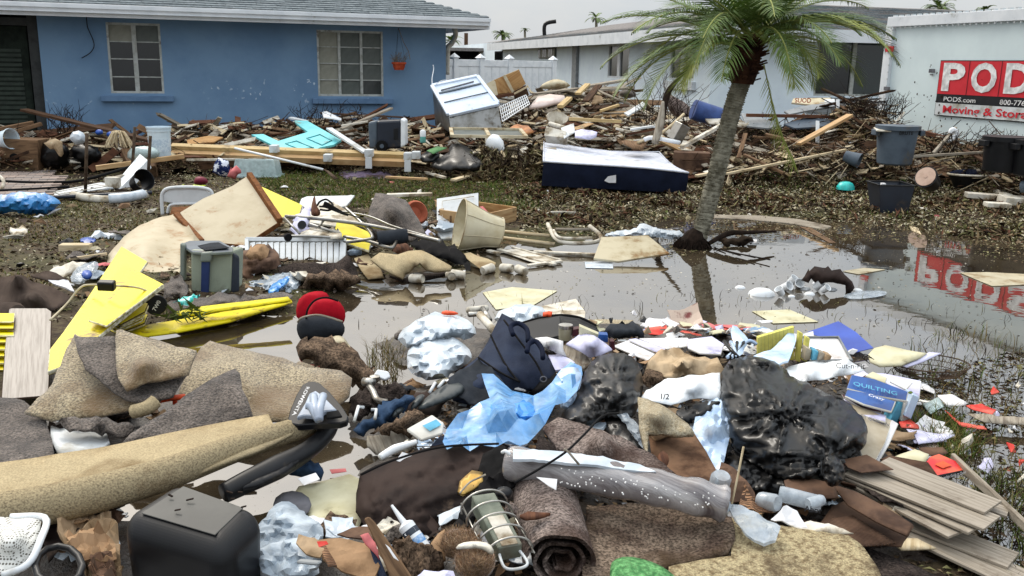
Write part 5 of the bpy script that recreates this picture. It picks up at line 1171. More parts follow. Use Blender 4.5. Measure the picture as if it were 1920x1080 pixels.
 sheet('appliance_shell','pinkish white curved appliance door on top of the tall heap','appliance door',tilt([(992,200),(1008,182),(1030,176),(1058,179),(1060,186),(1040,192),(1010,198)],176,16.3,200,15.4),mk('pinkish',(222,206,198),(206,186,176),sc=4,rough=.4),th=.05,sp=9,amp=.02)
 puff('cushion','sagging beige cushion at the very top of the tall heap','cushion',[(x,y,0,17.5)for x,y in[(1009,166),(1020,155),(1042,147),(1062,153),(1072,163),(1040,168)]],M['cream'],depth=.15,sp=7,amp=.02)
 plk(S(1002,176,16.6),S(1085,166,16.9),.20,.03,'wood_grey','wide grey plank across the top of the tall heap');plk(S(1095,163,17),S(1173,150,17.4),.20,.04,'wood_grey','long grey plank angled up to the tall heap crest')
 plk(S(1101,170,16),S(1175,166,16.2),.12,.04,'wood_grey','pale weathered plank just under the crest board');plk(S(1098,190,15.2),S(1123,160,15.8),.12,.03,'wood_dark','black charred board standing steeply in the tall heap')
 plk(S(1083,176,15.6),S(1102,158,16),.10,.04,'wood_yellow','yellow board sticking up at the crest of the tall heap');plk(S(1050,200,15),S(1068,184,15.4),.1,.05,'wood_yellow','short yellow block propped by the round bowl')
 plk(S(1067,223,14.7),S(1165,228,14.7),.09,.05,'wood_yellow','pale yellow plank lying level across the middle of the tall heap');plk(S(1126,208,14.9),S(1160,197,15.1),.05,.04,'wood_yellow','short pale yellow stick above the level yellow plank')
 board('drywall_piece','jagged white plaster strip at the side of the tall heap','plasterboard',tilt([(1170,211),(1182,205),(1205,190),(1212,196),(1178,216)],190,15.6,216,14.9),M['white_paint'],.03)
 board('panel','tan square of board in the upper part of the tall heap','board',tilt([(1108,194),(1116,178),(1128,180),(1132,192)],178,15.8,194,15.5),M['paper_tan'],.02)
 puff('rubble_sack','dark lumpy sack near the right end of the tall heap crest','sack',[(x,y,0,16.4)for x,y in[(1158,178),(1165,168),(1188,169),(1196,180),(1175,186)]],M['carpet_grey'],depth=.12,sp=7,amp=.03)
 tube('pipe',[S(1122,170,15.6),S(1150,183,15.3),S(1180,195,15.1)],.02,M['wood_grey'],n=1,label='thin grey rod slanting in the tall heap',cat='rod')
 for i,(x0,y0,x1,y1,w,m_)in enumerate(((1155,241,1182,247,.1,'white_dirty'),(1182,243,1222,237,.12,'white_paint'),(1222,237,1250,242,.06,'white_paint'),(1175,252,1250,238,.07,'wood_red'),(1188,264,1224,260,.06,'white_dirty'))):plk(S(x0,y0,14.1),S(x1,y1,14.1),w,.03,m_,['short grubby block','white shelf offcut','small white strip','long reddish lath','white trim piece'][i]+' on the heap behind the mattress')
 tube('hose',[S(880+150,232,14.6),S(1045,236,14.5),S(1060,240,14.4),S(1072,236,14.4)],.035,M['white_dirty'],label='pale ribbed hose bent beside the open white box',cat='hose')
 sheet('leather','orange brown torn leather seat cover near the window sash','cover',tilt([(955,240),(970,233),(990,236),(1000,248),(985,252),(962,247)],233,14.6,252,14.1),mk('leather',(190,130,80),(150,96,58),sc=10,rough=.5),th=.03,sp=8,ridge=.04)
 puff('mattress_sack','grey brown padded panel leaning on the white house wall','pad',[(x,y,0,16.2)for x,y in[(1250,172),(1262,180),(1290,195),(1302,215),(1296,228),(1262,218),(1250,200)]],M['carpet_mauve'],depth=.1,sp=9,amp=.02)
 lathe('barrel',S(1300,205,15),[(.16,0),(.16,.45)],mk('barrel_blue',(60,84,140),(50,70,120),rough=.5),ax=(.85,.1,-.25),label='blue plastic drum lying behind the palm trunk',cat='drum')
 sheet('board','large dirty white board behind the palm trunk','board',tilt([(1322,222),(1345,211),(1362,214),(1405,232),(1395,236),(1330,230)],211,15.3,236,14.4),M['white_dirty'],th=.03,sp=14)
 plk(S(1278,276,13.2),S(1354,234,14),.06,.05,'white_dirty','long pale pole propped against the palm trunk');tube('pole',[S(1195,268,13.5),S(1240,250,13.8),S(1282,214,14.4)],.022,M['wood_pale'],n=3,label='thin pale branch running up to the palm',cat='pole')
 tube('pipe',[S(1208,262,13.2),S(1225,258,13.2),S(1275,268,13.0)],.03,M['white_plastic'],n=3,label='white bent plastic pipe beside the mattress',cat='pipe')
 sheet('leaf_sheath','large orange brown palm sheath above the mattress corner','palm sheath',tilt([(1165,264),(1190,262),(1212,268),(1205,280),(1178,274)],262,13.7,280,13.2),M['wood_brown'],th=.02,sp=8,ridge=.03)
 box('radio',S(1272,248,13.6),(.16,.2,.26),M['steel'],rot=rot(20,10,25),label='small grey appliance casing near the palm trunk',cat='appliance');box('crate',S(1296,302,13.1),(.5,.35,.26),M['card_wet'],rot=rot(-10),label='wet brown cardboard box half buried by the palm trunk',cat='box')
 for i,(x,y,s)in enumerate(((1302,320,.1),(1322,322,.12),(1335,318,.06))):box('cup',P(x,y,.08),(s,s,.08),M['white_plastic'],rot=rot(30*i),bevel=.015,label=['small square white carton nearest the mattress','bigger white carton by the palm trunk','tiny white carton touching the palm trunk'][i],cat='carton')
 Y0=YG(1150,357,.10)
 F=[S(1015,348,Y0+.1),S(1080,352,Y0),S(1150,355,Y0-.03),S(1220,359,Y0-.05),S(1286,361,Y0-.03)];T_=[S(1019,303,Y0+.1),S(1080,307,Y0),S(1150,311,Y0-.03),S(1220,316,Y0-.05),S(1291,324,Y0-.03)]
 B_=[S(1020,264,14.8),S(1082,276,14.5),S(1145,284,14.1),S(1190,285,13.9),S(1236,285,13.8)]
 t=thing('mattress','thick mattress with white top and navy sides on the leaf litter','mattress',F[2]);vs=[];fs=[];n=5;m_=8
 for j in range(m_+1):
  for i in range(n):v=T_[i].lerp(B_[i],j/m_);v.z-=.05*math.sin(math.pi*j/m_)*(.4 if i<2 else 1);vs.append(v)
 for j in range(m_):
  for i in range(n-1):a=j*n+i;fs.append((a,a+1,a+n+1,a+n))
 link('top',vs,fs,M['mattress_top'],parent=t,smooth=True,mods=[('SUBSURF',dict(levels=2,render_levels=2))])
 mb=MB();rimv=[vs[i]for i in range(n)]+[vs[j*n+n-1]for j in range(1,m_+1)]+[vs[m_*n+i]for i in range(n-2,-1,-1)]+[vs[j*n]for j in range(m_-1,0,-1)]
 k=len(rimv);low=[V((v.x,v.y,.03))if i>=n else F[i]for i,v in enumerate(rimv)];mid=[a.lerp(b,.5)+V((0,-.03,0))for a,b in zip(rimv,low)]
 mb.add(rimv+mid+low,[(i,(i+1)%k,(i+1)%k+k,i+k)for i in range(k)]+[(i+k,(i+1)%k+k,(i+1)%k+2*k,i+2*k)for i in range(k)]);mb.link('side',M['navy_fabric'],parent=t,smooth=True)
 tube('piping',rimv,.012,M['mattress_top'],closed=True,n=1,parent=t,seg=6)
 board('tag',None,None,[S(1133,339,Y0-.09),S(1140,331,Y0-.09),S(1155,328,Y0-.09),S(1155,343,Y0-.09),S(1142,343,Y0-.09)],M['paper'],.004,parent=t)
 plk(P(1030,356,.03),P(1160,359,.03),.04,.02,'wood_grey','thin grey lath lying along the foot of the mattress')
 puff('tarp','heap of black plastic tarp left of the mattress','tarp',tilt([(806,316),(812,300),(838,290),(842,272),(862,266),(880,280),(898,292),(908,310),(890,322),(850,320)],266,13.6,322,12.6),M['film_black_dusty'],depth=.2,sp=8,ridge=.06,fs=4)
 puff('rubbish_bag','dark grey crumpled bag with a green bit beside the tarp','bag',tilt([(786,300),(792,286),(810,278),(826,285),(822,300),(800,308)],278,13.2,308,12.8),M['film_black_dusty'],depth=.1,sp=7,ridge=.03,seed=4)
 sheet('green_box','flattened green carton resting on the dark grey bag','carton',tilt([(800,282),(820,274),(838,277),(812,288)],274,13.1,288,12.8),mk('greenish',(96,140,92),(76,112,76),rough=.7),sp=8)
 puff('purple_cloth','long roll of muddy purple cloth in front of the beam','cloth',zl([(636,325),(650,318),(690,320),(725,326),(738,331),(700,337),(650,333)],318,.12,337,.05),mk('purple',(104,92,112),(72,62,76),sc=8,rough=.9,dirt=.4),depth=.06,sp=7,ridge=.04)
 for i,(x0,y0,x1,y1,w,m_)in enumerate(((725,332,800,336,.06,'wood_new'),(850,338,896,325,.09,'wood_pale'),(798,323,834,333,.05,'white_dirty'),(700,314,703,300,.05,'white_dirty'))):plk(P(x0,y0,.1),P(x1,y1,.12),w,.03,m_,['long yellow lath before the purple cloth','pale flat board end before the black tarp','curved dirty white strip before the beam end','short white stub by the bracket'][i])
back_middle()
def bin_round(name,label,base,h,r0,r1,mat,txt=None,lid=None):
 t=thing(name,label,'bin',base);lathe('body',base,[(r0*.9,0),(r0,.02),(r1*.97,h*.93),(r1,h*.93)],mat,parent=t,seg=32,th=.008)
 lathe('rim',base+V((0,0,h*.93)),[(r1,-.02),(r1*1.06,-.02),(r1*1.06,.035),(r1,.035)],mat,parent=t,seg=32)
 for s in(-1,1):box('handle',base+V((s*(r1*1.1),-.02,h*.82)),(.06,.16,.07),mat,parent=t)
 if txt:text('lettering',txt,base+V((-.09,-r1*1.0,h*.80)),(1,0,0),(0,-.05,1),.06,M['black_plastic'],bold=.02,parent=t,ext=.012)
 return t
def back_right():
 b=S(1676,308,12.1);t=bin_round('trash_can','grey round trash can packed into the leafy heap',b,.5,.215,.262,M['grey_plastic'],'BRUTE')
 mb=MB()
 for i in range(14):a=i*.45;mb.box(b+V((.225*math.cos(a),.225*math.sin(a),.2)),.02,.02,.34)
 board('lid_piece','white flat lid piece sticking out over the grey trash can','lid',tilt([(1638,238),(1662,240),(1676,245),(1644,244)],238,12.2,245,11.9),M['white_dirty'],.02)
 b=P(1676,404,.02);Y=b.y;t=thing('bin','small black open wastebasket at the edge of the flood water','bin',b)
 w0=(1703-1652)/FPX*Y/2;w1=(1709-1643)/FPX*Y/2;h=D(1676,348,Y).z-.02;vs=[]
 for z,w in((0,w0),(h,w1)):vs+=[b+V((x*w,w+y*w,z))for x,y in((-1,-1),(1,-1),(1,1),(-1,1))]
 link('body',vs,[f for f in HEXF if f!=(4,5,6,7)],M['navy_plastic'],parent=t,mods=[sol(.006),bev(.012)]);mb=MB();top=[v+V((0,0,0))for v in vs[4:]]
 for i in range(4):mb.bar(top[i],top[(i+1)%4],.022,.012)
 mb.link('rim',M['black_plastic'],parent=t);box('paper_bit',b+V((-.12,.1,h-.0)),(.05,.05,.03),M['paper'],label='scrap of white paper poking out of the black wastebasket',cat='paper')
 bin_round('trash_can','large dark trash can beside the storage container',S(1880,322,11.3),.42,.23,.26,M['black_plastic'])
 bin_round('trash_can','second dark trash can cut by the picture edge',S(1938,330,11.0),.42,.23,.26,M['black_plastic'])
 c=P(1822,352,.13);t=thing('planter_tub','long oval black tub with a pale rim lying in leaves','tub',c);lathe('tub',c,[(.22,0),(.27,.1),(.31,.17)],M['black_plastic'],sx=1.05,sy=.6,parent=t,th=.006,seg=32)
 q=[c+V((.33*math.cos(a),.19*math.sin(a),.175))for a in[i*.3307 for i in range(19)]];tube('rim',q,.014,M['white_dirty'],closed=True,n=1,parent=t);puff('soil',None,None,[(1772,325,0,c.y),(1800,316,0,c.y+.1),(1850,318,0,c.y+.1),(1872,328,0,c.y),(1820,334,0,c.y)],M['navy_fabric'],depth=.05,sp=8,parent=t)
 lathe('bucket',S(1748,345,11.2),[(.10,0),(.13,.2),(.135,.2),(.135,.22),(.0,.222)],M['black_plastic'],ax=(-.62,-.55,.42),label='black bucket on its side with a tan base showing',cat='bucket');
 q=S(1748,345,11.2)+V((-.62,-.55,.42)).normalized()*.225;t_=lathe('round_disc',q,[(.0,.0),(.118,0),(.118,.008),(.02,.008),(.02,.014),(0,.014)],mk('tan_disc',(196,168,150),(176,148,130),rough=.5),ax=(-.62,-.55,.42),label='round tan disc on the side lying bucket',cat='lid')
 lathe('bowl',P(1585,355,.10),[(.115,0),(.11,.04),(.08,.085),(.04,.1),(0,.1)],M['teal'],label='bright teal plastic bowl upside down on the leaves',cat='bowl')
 for i,(x,y,w,d_,h_,r_)in enumerate(((1850,368,.5,.12,.06,-4),(1895,362,.4,.14,.07,6),(1905,376,.35,.22,.09,0),(1870,384,.3,.1,.05,8),(1885,372,.1,.16,.12,0))):box('foam_piece',P(x,y,.13),(w,d_,h_),M['white_dirty'],rot=rot(r_,4,3),label=['long white foam bar farthest from the edge','white foam bar behind the foam blocks','large cream foam block','low white foam strip in front','small upright foam block between the bars'][i]+' by the tub',cat='foam',group='foam packing by the oval tub')
 lathe('pipe_elbow',S(1915,350,11),[(.07,0),(.08,.2)],M['grey_plastic'],ax=(.6,-.6,.1),th=.01,label='grey ribbed plastic pipe end at the side of the foam',cat='pipe')
 tube('pipe_elbow',[S(1775,266,12.8),S(1788,258,12.8),S(1794,250,12.8),S(1786,243,12.8),S(1782,250,12.8)],.035,M['white_plastic'],label='white curved pipe elbow on the heap below the sign',cat='pipe')
 lathe('plant_pot',S(1584,292,12.4),[(.07,0),(.10,.2),(.105,.2)],M['grey_plastic'],ax=(.75,-.5,-.25),th=.006,label='grey plastic cup shaped pot lying in the leafy heap',cat='pot')
 plk(S(1496,270,13),S(1594,216,13.4),.12,.04,'wood_new','fresh pine board with nail holes leaning on the leafy heap');mb=MB()
 plk(S(1533,268,13.2),S(1533,227,13.4),.05,.02,'white_paint','short white upright slat beside the fresh pine board',up=(0,1,0))
 plk(S(1362,326,12),S(1586,281,12.6),.045,.03,'wood_pale','long pale lath across the leafy heap behind the palm');plk(S(1305,330,12.1),S(1350,322,12.2),.08,.03,'wood_pale','split pale plank end left of the palm trunk')
 plk(S(1385,296,12.6),S(1398,250,13),.06,.02,'wood_brown','upright splinter of brown bark right of the palm');plk(S(1395,290,12.6),S(1470,325,12.1),.06,.03,'wood_brown','brown lath sloping down right of the palm')
 plk(S(1412,256,13.4),S(1530,270,13.3),.05,.03,'wood_brown','long thin brown pole in the leafy heap');plk(S(1400,216,14.6),S(1560,219,14.8),.07,.05,'wood_red','rust red plank lying before the white house')
 plk(S(1680,235,13.4),S(1770,258,13),.1,.05,'wood_red','reddish brown plank behind the grey trash can');plk(S(1808,282,12.4),S(1900,330,11.4),.07,.03,'wood_dark','dark stick slanting in front of the large dark can')
 plk(S(1750,288,12.4),S(1792,240,13),.04,.04,'wood_grey','bare pale branch rising beside the white elbow pipe');plk(S(1690,295,12),S(1850,285,12.2),.04,.03,'wood_grey','thin grey branch running beside the grey trash can')
 for i,(pts,mt,lb)in enumerate((([(1470,208),(1500,200),(1540,192),(1572,190),(1570,198),(1520,206),(1480,214)],'metal_grey','curved grey flashing in front of the white house'),([(1484,192),(1488,184),(1558,183),(1557,194),(1520,196)],'cream','cream sign board with faded orange letters'),([(1545,186),(1565,185),(1566,196),(1547,197)],'white_paint','small white board beside the cream sign'),([(1400,236),(1390,212),(1410,214),(1466,234),(1440,240)],'metal_grey','pale grey corrugated sheet near the palm trunk'),([(1470,232),(1512,220),(1560,224),(1556,236),(1490,240)],'grey_plastic','slate blue sheet behind the pine board'))):
  b_=board('panel',lb,'panel',tilt(pts,183,15.6,240,14.4),M[mt],.03)
 text('lettering','SUOD',S(1490,192,15.2),(1,.1,0),(0,0,1),.1,M['pot_orange'],bold=.02,label='faded orange letters on the cream sign board',cat='lettering')
 for i,(x,y0,y1)in enumerate(((1571,187,204),(1629,185,202))):plk(S(x,y0,14.9),S(x,y1,14.8),.05,.03,'white_paint',['upright white slat by the cream sign','upright white slat by the container edge'][i])
 plk(S(1575,197,14.9),S(1655,190,15.2),.22,.04,'metal_grey','wide grey board under the glass door')
 tube('branch',[S(1540,166,14.8),S(1570,180,14.7),S(1600,195,14.5)],.02,M['twig'],label='dark bare branch over the leafy heap crest',cat='branch')
 r=random.Random(9)
 tube('branch',[S(1241,240,13.5),S(1250,180,13.6),S(1270,150,13.6),S(1305,108,13.7)],[.03,.05,.03,.015],M['twig_dark'],label='dark dead palm branch rising left of the palm trunk',cat='branch')
 tube('branch',[S(1228,268,13.1),S(1238,230,13.2),S(1243,190,13.3)],[.05,.06,.02],M['wood_grey'],label='broken grey stump standing left of the palm trunk',cat='branch')
 for k,(x,y)in enumerate(((1700,200),(1855,235),(1905,255),(1490,180))):pass
back_right()
def twiggy(px0,px1,y0,y1,Y,n,seed,label,L=.35):
 r=random.Random(seed);mb=MB()
 for i in range(n):
  a=S(r.uniform(px0,px1),y1+r.uniform(-4,6),Y+r.uniform(-.3,.3));p=[a];d=V((r.uniform(-.7,.7),r.uniform(-.3,.3),1)).normalized()
  for k in range(4):d=(d+V((r.uniform(-.5,.5),r.uniform(-.3,.3),r.uniform(-.3,.3)))).normalized();p.append(p[-1]+d*L*r.uniform(.15,.35))
  mb.tube(p,[.007,.006,.005,.004,.002],3)
  for k in(2,3):e=p[k]+V((r.uniform(-.12,.12),r.uniform(-.08,.08),r.uniform(0,.12)));mb.tube([p[k],e],.003,3)
 mb.link('dead_shrub',M['twig_dark'],label=label,cat='shrub')
twiggy(90,170,180,262,13.6,34,1,'bare leafless shrub under the first window of the blue house',.5)
twiggy(560,690,200,232,14.8,34,2,'dead twigs sticking out of the heap under the second window',.34)
twiggy(1190,1290,170,235,15,30,3,'bare twigs against the white house beside the palm',.9)
twiggy(1590,1690,190,220,14.4,70,4,'bristling twigs on the crest of the leafy heap',.34)
twiggy(1740,1900,250,285,12.6,46,5,'bare twigs in front of the storage container',.32)
twiggy(900,1000,285,335,13,60,6,'tangle of dry palm stems beside the mattress',.45)
_r=random.Random(31);_p=[]
for i in range(3600):
 x=_r.uniform(858,1012);yt=292+14*math.sin(x*.06)+8*math.sin(x*.17)-12*(x>990);y=yt+(352-yt)*_r.random()**.8;_p.append(tuple(S(x,y,13.3-.9*(y-280)/70)))
litter('palm_debris','shredded palm leaves heaped left of the mattress',_p,.20,['leaf_brown','leaf_olive','leaf_dry','soil','leaf_pale','leaf_dry'],71,lift=(-.06,.06),tilt=1.3,aspect=.10)
def T1(s):return s
def shp(name,label,cat,pts,mat,z=None,t=None,**k):
 """sheet with heights z=(row0,z0,row1,z1) or depths t=(row0,Y0,row1,Y1)"""
 p=zl(pts,*z)if z else(tilt(pts,*t)if t else pts)
 return sheet(name,label,cat,p,M[mat],**k)
def brd(name,label,cat,pts,mat,z=None,t=None,**k):
 return board(name,label,cat,zl(pts,*z)if z else(tilt(pts,*t)if t else pts),M[mat],**k)
def puf(name,label,cat,pts,mat,z=None,t=None,**k):
 p=zl(pts,*z)if z else(tilt(pts,*t)if t else pts)
 return puff(name,label,cat,p,M[mat],**k)
def ell(cx,cy,rx,ry,n=10,a0=0):return[(cx+rx*math.cos(a0+i*6.2832/n),cy+ry*math.sin(a0+i*6.2832/n))for i in range(n)]
def mid_left():
 t=thing('folding_chair','white metal folding chair back sticking up behind the beige panel','chair',P(350,402,.05));Y=9.1
 tube('frame',[S(305,403,Y),S(303,375,Y),S(306,360,Y),S(318,353,Y),S(350,351,Y),S(383,353,Y),S(397,361,Y),S(399,385,Y)],.018,M['white_paint'],parent=t)
 brd('backrest',None,None,[(306,378),(307,362),(319,355),(350,353),(382,355),(395,363),(394,378),(380,380),(325,381)],'white_paint',t=(350,Y,400,Y),th=.02,parent=t)
 tube('stay',[S(314,400,Y),S(317,388,Y),S(328,383,Y),S(380,382,Y)],.014,M['white_paint'],parent=t);brd('seat',None,None,[(318,402),(322,388),(378,385),(385,398)],'veneer_edge',t=(385,Y+.1,402,Y-.1),th=.02,parent=t)
 p=tilt([(337,398),(380,372),(436,348),(468,327),(500,372),(525,415),(490,438),(458,460),(378,453),(355,425)],327,8.7,460,7.7)
 t=board('cabinet_board','large beige cabinet side propped up on the hardboard sheet','panel',p,M['panel_beige'],.05,rim=M['veneer_edge'])
 plank('edge_strip',S(467,327,8.66),S(525,414,8.0),.05,.05,M['veneer_edge'],parent=t)
 b_=plank('batten',S(330,401,8.15),S(378,452,7.7),.05,.03,M['veneer_edge'],parent=t)
 shp('hardboard','bent tan hardboard sheet under the beige cabinet side','sheet',[(200,498),(203,478),(232,443),(262,424),(330,398),(354,424),(376,452),(350,463),(345,500),(340,535),(310,532),(240,520)],'panel_beige',t=(398,8.35,530,6.55),th=.012,sp=14,amp=.03,fs=2,inner=[(270,470,0,7.1),(215,475,0,7.2)])
 brd('board','bright yellow board standing behind the beige cabinet side','board',[(485,347),(567,384),(561,403),(535,412),(521,402),(505,375)],'board_yellow_clean',t=(347,8.9,412,8.3),th=.02,rim=M['board_core'])
 brd('board','yellow board under the tubes beside the white louvred panel','board',[(632,412),(650,416),(699,438),(692,470),(646,455),(628,430)],'board_yellow_clean',t=(412,8.1,470,7.3),th=.02,rim=M['board_core'])
 brd('board','clean white board lying behind the metal tubes','board',[(565,372),(575,368),(665,366),(649,386),(610,392),(560,385)],'white_paint',z=(366,.2,392,.12),th=.02)
 brd('board','second white board under the black coils','board',[(560,388),(625,378),(660,400),(690,418),(640,425),(570,415)],'white_dirty',z=(378,.2,425,.1),th=.02)
 shp('arched_carpet','grey carpet backing arched beside the terracotta pot','carpet',[(688,412),(694,390),(704,363),(716,362),(760,374),(785,410),(800,440),(770,452),(735,444),(700,430)],'carpet_grey',t=(362,8.7,452,7.8),th=.02,sp=10,amp=.02,inner=[(735,395,0,8.0)])
 tp=S(778,400,8.7);t=thing('plant_pot','round terracotta coloured pot on its side by the arched carpet','plant pot',tp);lathe('pot',tp,[(.07,-.12),(.115,-.04),(.12,.03),(.10,.06),(.09,.05),(.06,.0),(.0,-.005)],M['terracotta'],ax=(.45,-.75,.35),parent=t,seg=24)
 puf('plastic_bag','grey plastic bits spilling from the terracotta pot','bag',ell(790,420,14,9),'film_grey',z=(410,.12,430,.04),depth=.06,sp=5,ridge=.03)
 Y=YG(550,495,.02);t=thing('louvred_shutter','white grooved shutter panel standing on edge in the yard','shutter',P(553,495));q=lambda x,y,o=0:S(x,y,Y-o+(495-y)/49*.25)
 brd('panel',None,None,[(462,494,0,Y),(645,495,0,Y),(646,447,0,Y+.25),(461,446,0,Y+.25)],'white_dirty',th=.03,parent=t)
 for a,b,w in(((461,449),(646,450),.035),((642,494),(644,449),.05),((464,493),(463,448),.03)):plank('stile',q(*a,.02),q(*b,.02),w,.03,M['white_paint'],parent=t,up=(0,-1,.5))
 for i in range(15):x=474+i*11.2;plank('slat',q(x,494,.015),q(x,455,.015),.040,.012,M['white_paint'],parent=t,up=(0,-1,.5),bevel=.002)
 W=lambda pts,r,label,mat='steel',cat='tube',name='metal_tube',**k:tube(name,[S(*p)for p in pts],r,M[mat],label=label,cat=cat,**k)
 W([(535,406,7.8),(600,410,7.7),(700,424,7.5),(800,446,7.2),(825,452,7.1)],.017,'longest grey tube lying across the rubbish to the black felt')
 W([(640,455,7.4),(690,449,7.3),(698,444,7.3),(690,430,7.5),(665,405,7.8),(648,390,8)],.014,'bent grey tube frame over the yellow board')
 W([(645,444,7.5),(690,452,7.3),(725,463,7.1),(738,462,7.1),(748,438,7.3)],.014,'grey tube with a raised hook at the black cylinder')
 W([(533,408,7.7),(562,438,7.4)],.010,'short grey tube slanting down to the caster',n=1);W([(608,412,7.8),(598,425,7.5)],.01,'tiny grey rod beside the black coils',n=1)
 W([(545,443,7.3),(580,443,7.3),(645,447,7.4)],.012,'thin grey tube resting on top of the shutter');W([(580,420,7.6),(610,430,7.5),(640,440,7.5)],.014,'pale grey tube just behind the shutter')
 W([(640,398,7.9),(675,410,7.7),(700,432,7.4),(708,442,7.3)],.006,'thin black cable arched over the yellow board','rubber','cable');W([(630,395,8),(690,405,7.8),(740,425,7.5),(810,445,7.2)],.008,'second long grey rod beside the longest tube')
 t=thing('caster','black caster wheel at the end of the tube on the shutter','wheel',S(540,445,7.25));lathe('wheel',S(540,445,7.25),[(0,-.015),(.03,-.015),(.034,0),(.03,.015),(0,.015)],M['rubber'],ax=(.5,-.8,0),parent=t,seg=16);lathe('caster',S(566,422,7.5),[(0,-.02),(.035,-.02),(.035,.02),(0,.02)],M['black_plastic'],ax=(.3,-.8,.3),parent=t,seg=12)
 lathe('drum_tube',S(708,448,7.2),[(.055,0),(.06,.0),(.06,.2),(.05,.24)],M['charcoal_fabric'],ax=(.95,.2,.1),th=.008,label='short black hollow cylinder under the raised tube',cat='cylinder')
 for i in range(5):W([(595+3*i,385,8),(600+i,378-i,8.05),(612,374-i,8.1),(624-i,384,8),(618,394,7.9),(600,393,7.9)],.009,'black cable coil heaped on the white boards','rubber','cable')if i<1 else tube('cable',[S(590+6*i+4*math.sin(i),388-i,7.95),S(612,392-3*i,7.9),S(640+3*i,400+i,7.8)],.008,M['rubber'],label='loose black cord trailing from the cable coil',cat='cable',group='black cords by the coil')
 puf('boot','brown leather boot standing among the cables','boot',[(583,400),(584,385),(588,368),(591,367),(593,385),(602,398),(598,406),(585,405)],'wood_red',t=(367,8.0,406,7.8),depth=.05,sp=4,amp=.01)
 puf('cloth','crumpled lilac white cloth behind the shutter','cloth',[(545,430),(556,405),(570,385),(585,395),(575,420),(590,432),(560,442)],'paper_lilac',t=(385,8,442,7.5),depth=.06,sp=6,ridge=.04)
 puf('plastic_bag','muddy plastic bag lying along the top of the shutter','bag',[(560,440),(575,428),(610,426),(635,432),(640,444),(600,446)],'white_dirty',t=(426,7.7,446,7.35),depth=.06,sp=6,ridge=.03)
 puf('cloth','small lilac cloth bundle by the lampshade','cloth',ell(805,440,13,8),'paper_lilac',z=(430,.1,448,.04),depth=.05,sp=5,ridge=.02)
 puf('foam_block','crumpled pale blue plastic block at the end of the shutter','packaging',[(650,482),(652,468),(676,464),(680,476),(668,484)],'film_pale',z=(464,.12,484,.02),depth=.05,sp=5,ridge=.02)
 t=thing('drawer','open pine drawer with dovetails standing in the grass','drawer',P(895,425,.02));c=[P(823,424,.02),P(899,436,.02),P(968,419,.02),P(895,408,.02)];h=.17
 for i in range(4):
  a,b=c[i],c[(i+1)%4];m_=(b-a).normalized()*.008;plank('side',a+m_+V((0,0,h/2)),b-m_+V((0,0,h/2)),.016,h,M['wood_new']if i<2 else M['plywood'],parent=t)
 link('bottom',[v+V((0,0,.015))for v in c],[(0,1,2,3)],M['wood_pale'],parent=t,mods=[sol(.006)]);mb=MB()
 for j in range(5):mb.box(c[0]+V((.004,-.012,.02+j*.032)),.02,.012,.014)
 mb.link('dovetail',M['wood_dark'],parent=t);plank('cleat',c[0].lerp(c[1],.3)+V((-.01,-.014,.08)),c[0].lerp(c[1],.3)+V((.1,-.005,.08)),.01,.09,M['wood_brown'],parent=t)
 t=brd('cupboard_leaf','white cupboard door standing behind the pine drawer','door',[(819,424),(826,424),(897,398),(897,361),(819,372)],'white_paint',t=(361,9.35,424,8.95),th=.03)
 tube('moulding',tilt([(829,415),(889,392),(889,368),(829,377)],361,9.32,424,8.93),.005,M['white_dirty'],seg=4,n=1,closed=True,parent=t)
 A=S(870,424,8.0);ax=V((.93,.22,-.20));t=thing('lampshade','cream bell shaped lampshade lying on its side','lampshade',A)
 pr=[(.235,-.04),(.225,.0),(.19,.10),(.155,.2),(.14,.30),(.135,.33)];lathe('shade',A,pr,M['shade'],ax=ax,parent=t,seg=32,th=.003);q=ax.normalized().to_track_quat('Z','Y').to_matrix()
 for r_,hh in((.236,-.04),(.136,.33)):tube('rim',[A+q@V((r_*math.cos(a),r_*math.sin(a),hh))for a in[i*.2618 for i in range(24)]],.006,M['cream'],closed=True,n=1,parent=t,seg=6)
 for k in range(8):a=k*.785+.2;tube('rib',[A+q@V(((r_+.002)*math.cos(a),(r_+.002)*math.sin(a),hh))for r_,hh in pr],.004,M['cream'],n=1,parent=t,seg=5)
 Y=YG(405,553,.03);t=thing('cooler','grey green cooler with a navy strap and grey handle frame','cooler',P(400,553,.03))
 fbox('body',[(358,549),(434,553),(437,470),(357,468)],[Y,Y,Y+.03,Y+.03],.26,mk('cooler_green',(148,156,138),(134,142,126),sc=3,rough=.45,dirt=.15),parent=t,bevel=.015)
 fbox('lid',[(433,553),(450,549),(450,480),(436,473)],[Y-.01,Y+.02,Y+.04,Y+.02],.26,M['navy_fabric']if 0 else mk('lid_dark',(46,52,62),(38,44,54),rough=.5),parent=t,bevel=.02)
 fbox('strap',[(376,554),(390,554),(392,492),(377,490)],Y-.02,.03,mk('strap_navy',(44,60,104),(36,50,90),rough=.5),parent=t,bevel=.006);gp=mk('handle_grey',(128,136,128),(114,122,114),rough=.5)
 p=[S(341,527,Y+.1),S(340,490,Y+.15),S(340,459,Y+.2)];fbox('handle',[(337,527),(346,527),(346,460),(337,456)],Y+.1,.05,gp,parent=t,bevel=.01)
 brd('top',None,None,[(338,458,0,Y+.22),(355,453,0,Y+.32),(412,451,0,Y+.32),(437,462,0,Y+.1),(436,472,0,Y),(395,478,0,Y-.03),(360,468,0,Y)],'grey_plastic',th=.02,parent=t,rim=gp);brd('screen',None,None,[(362,457,0,Y+.25),(410,454,0,Y+.26),(430,464,0,Y+.05),(385,469,0,Y)],'charcoal_fabric',th=.006,parent=t)
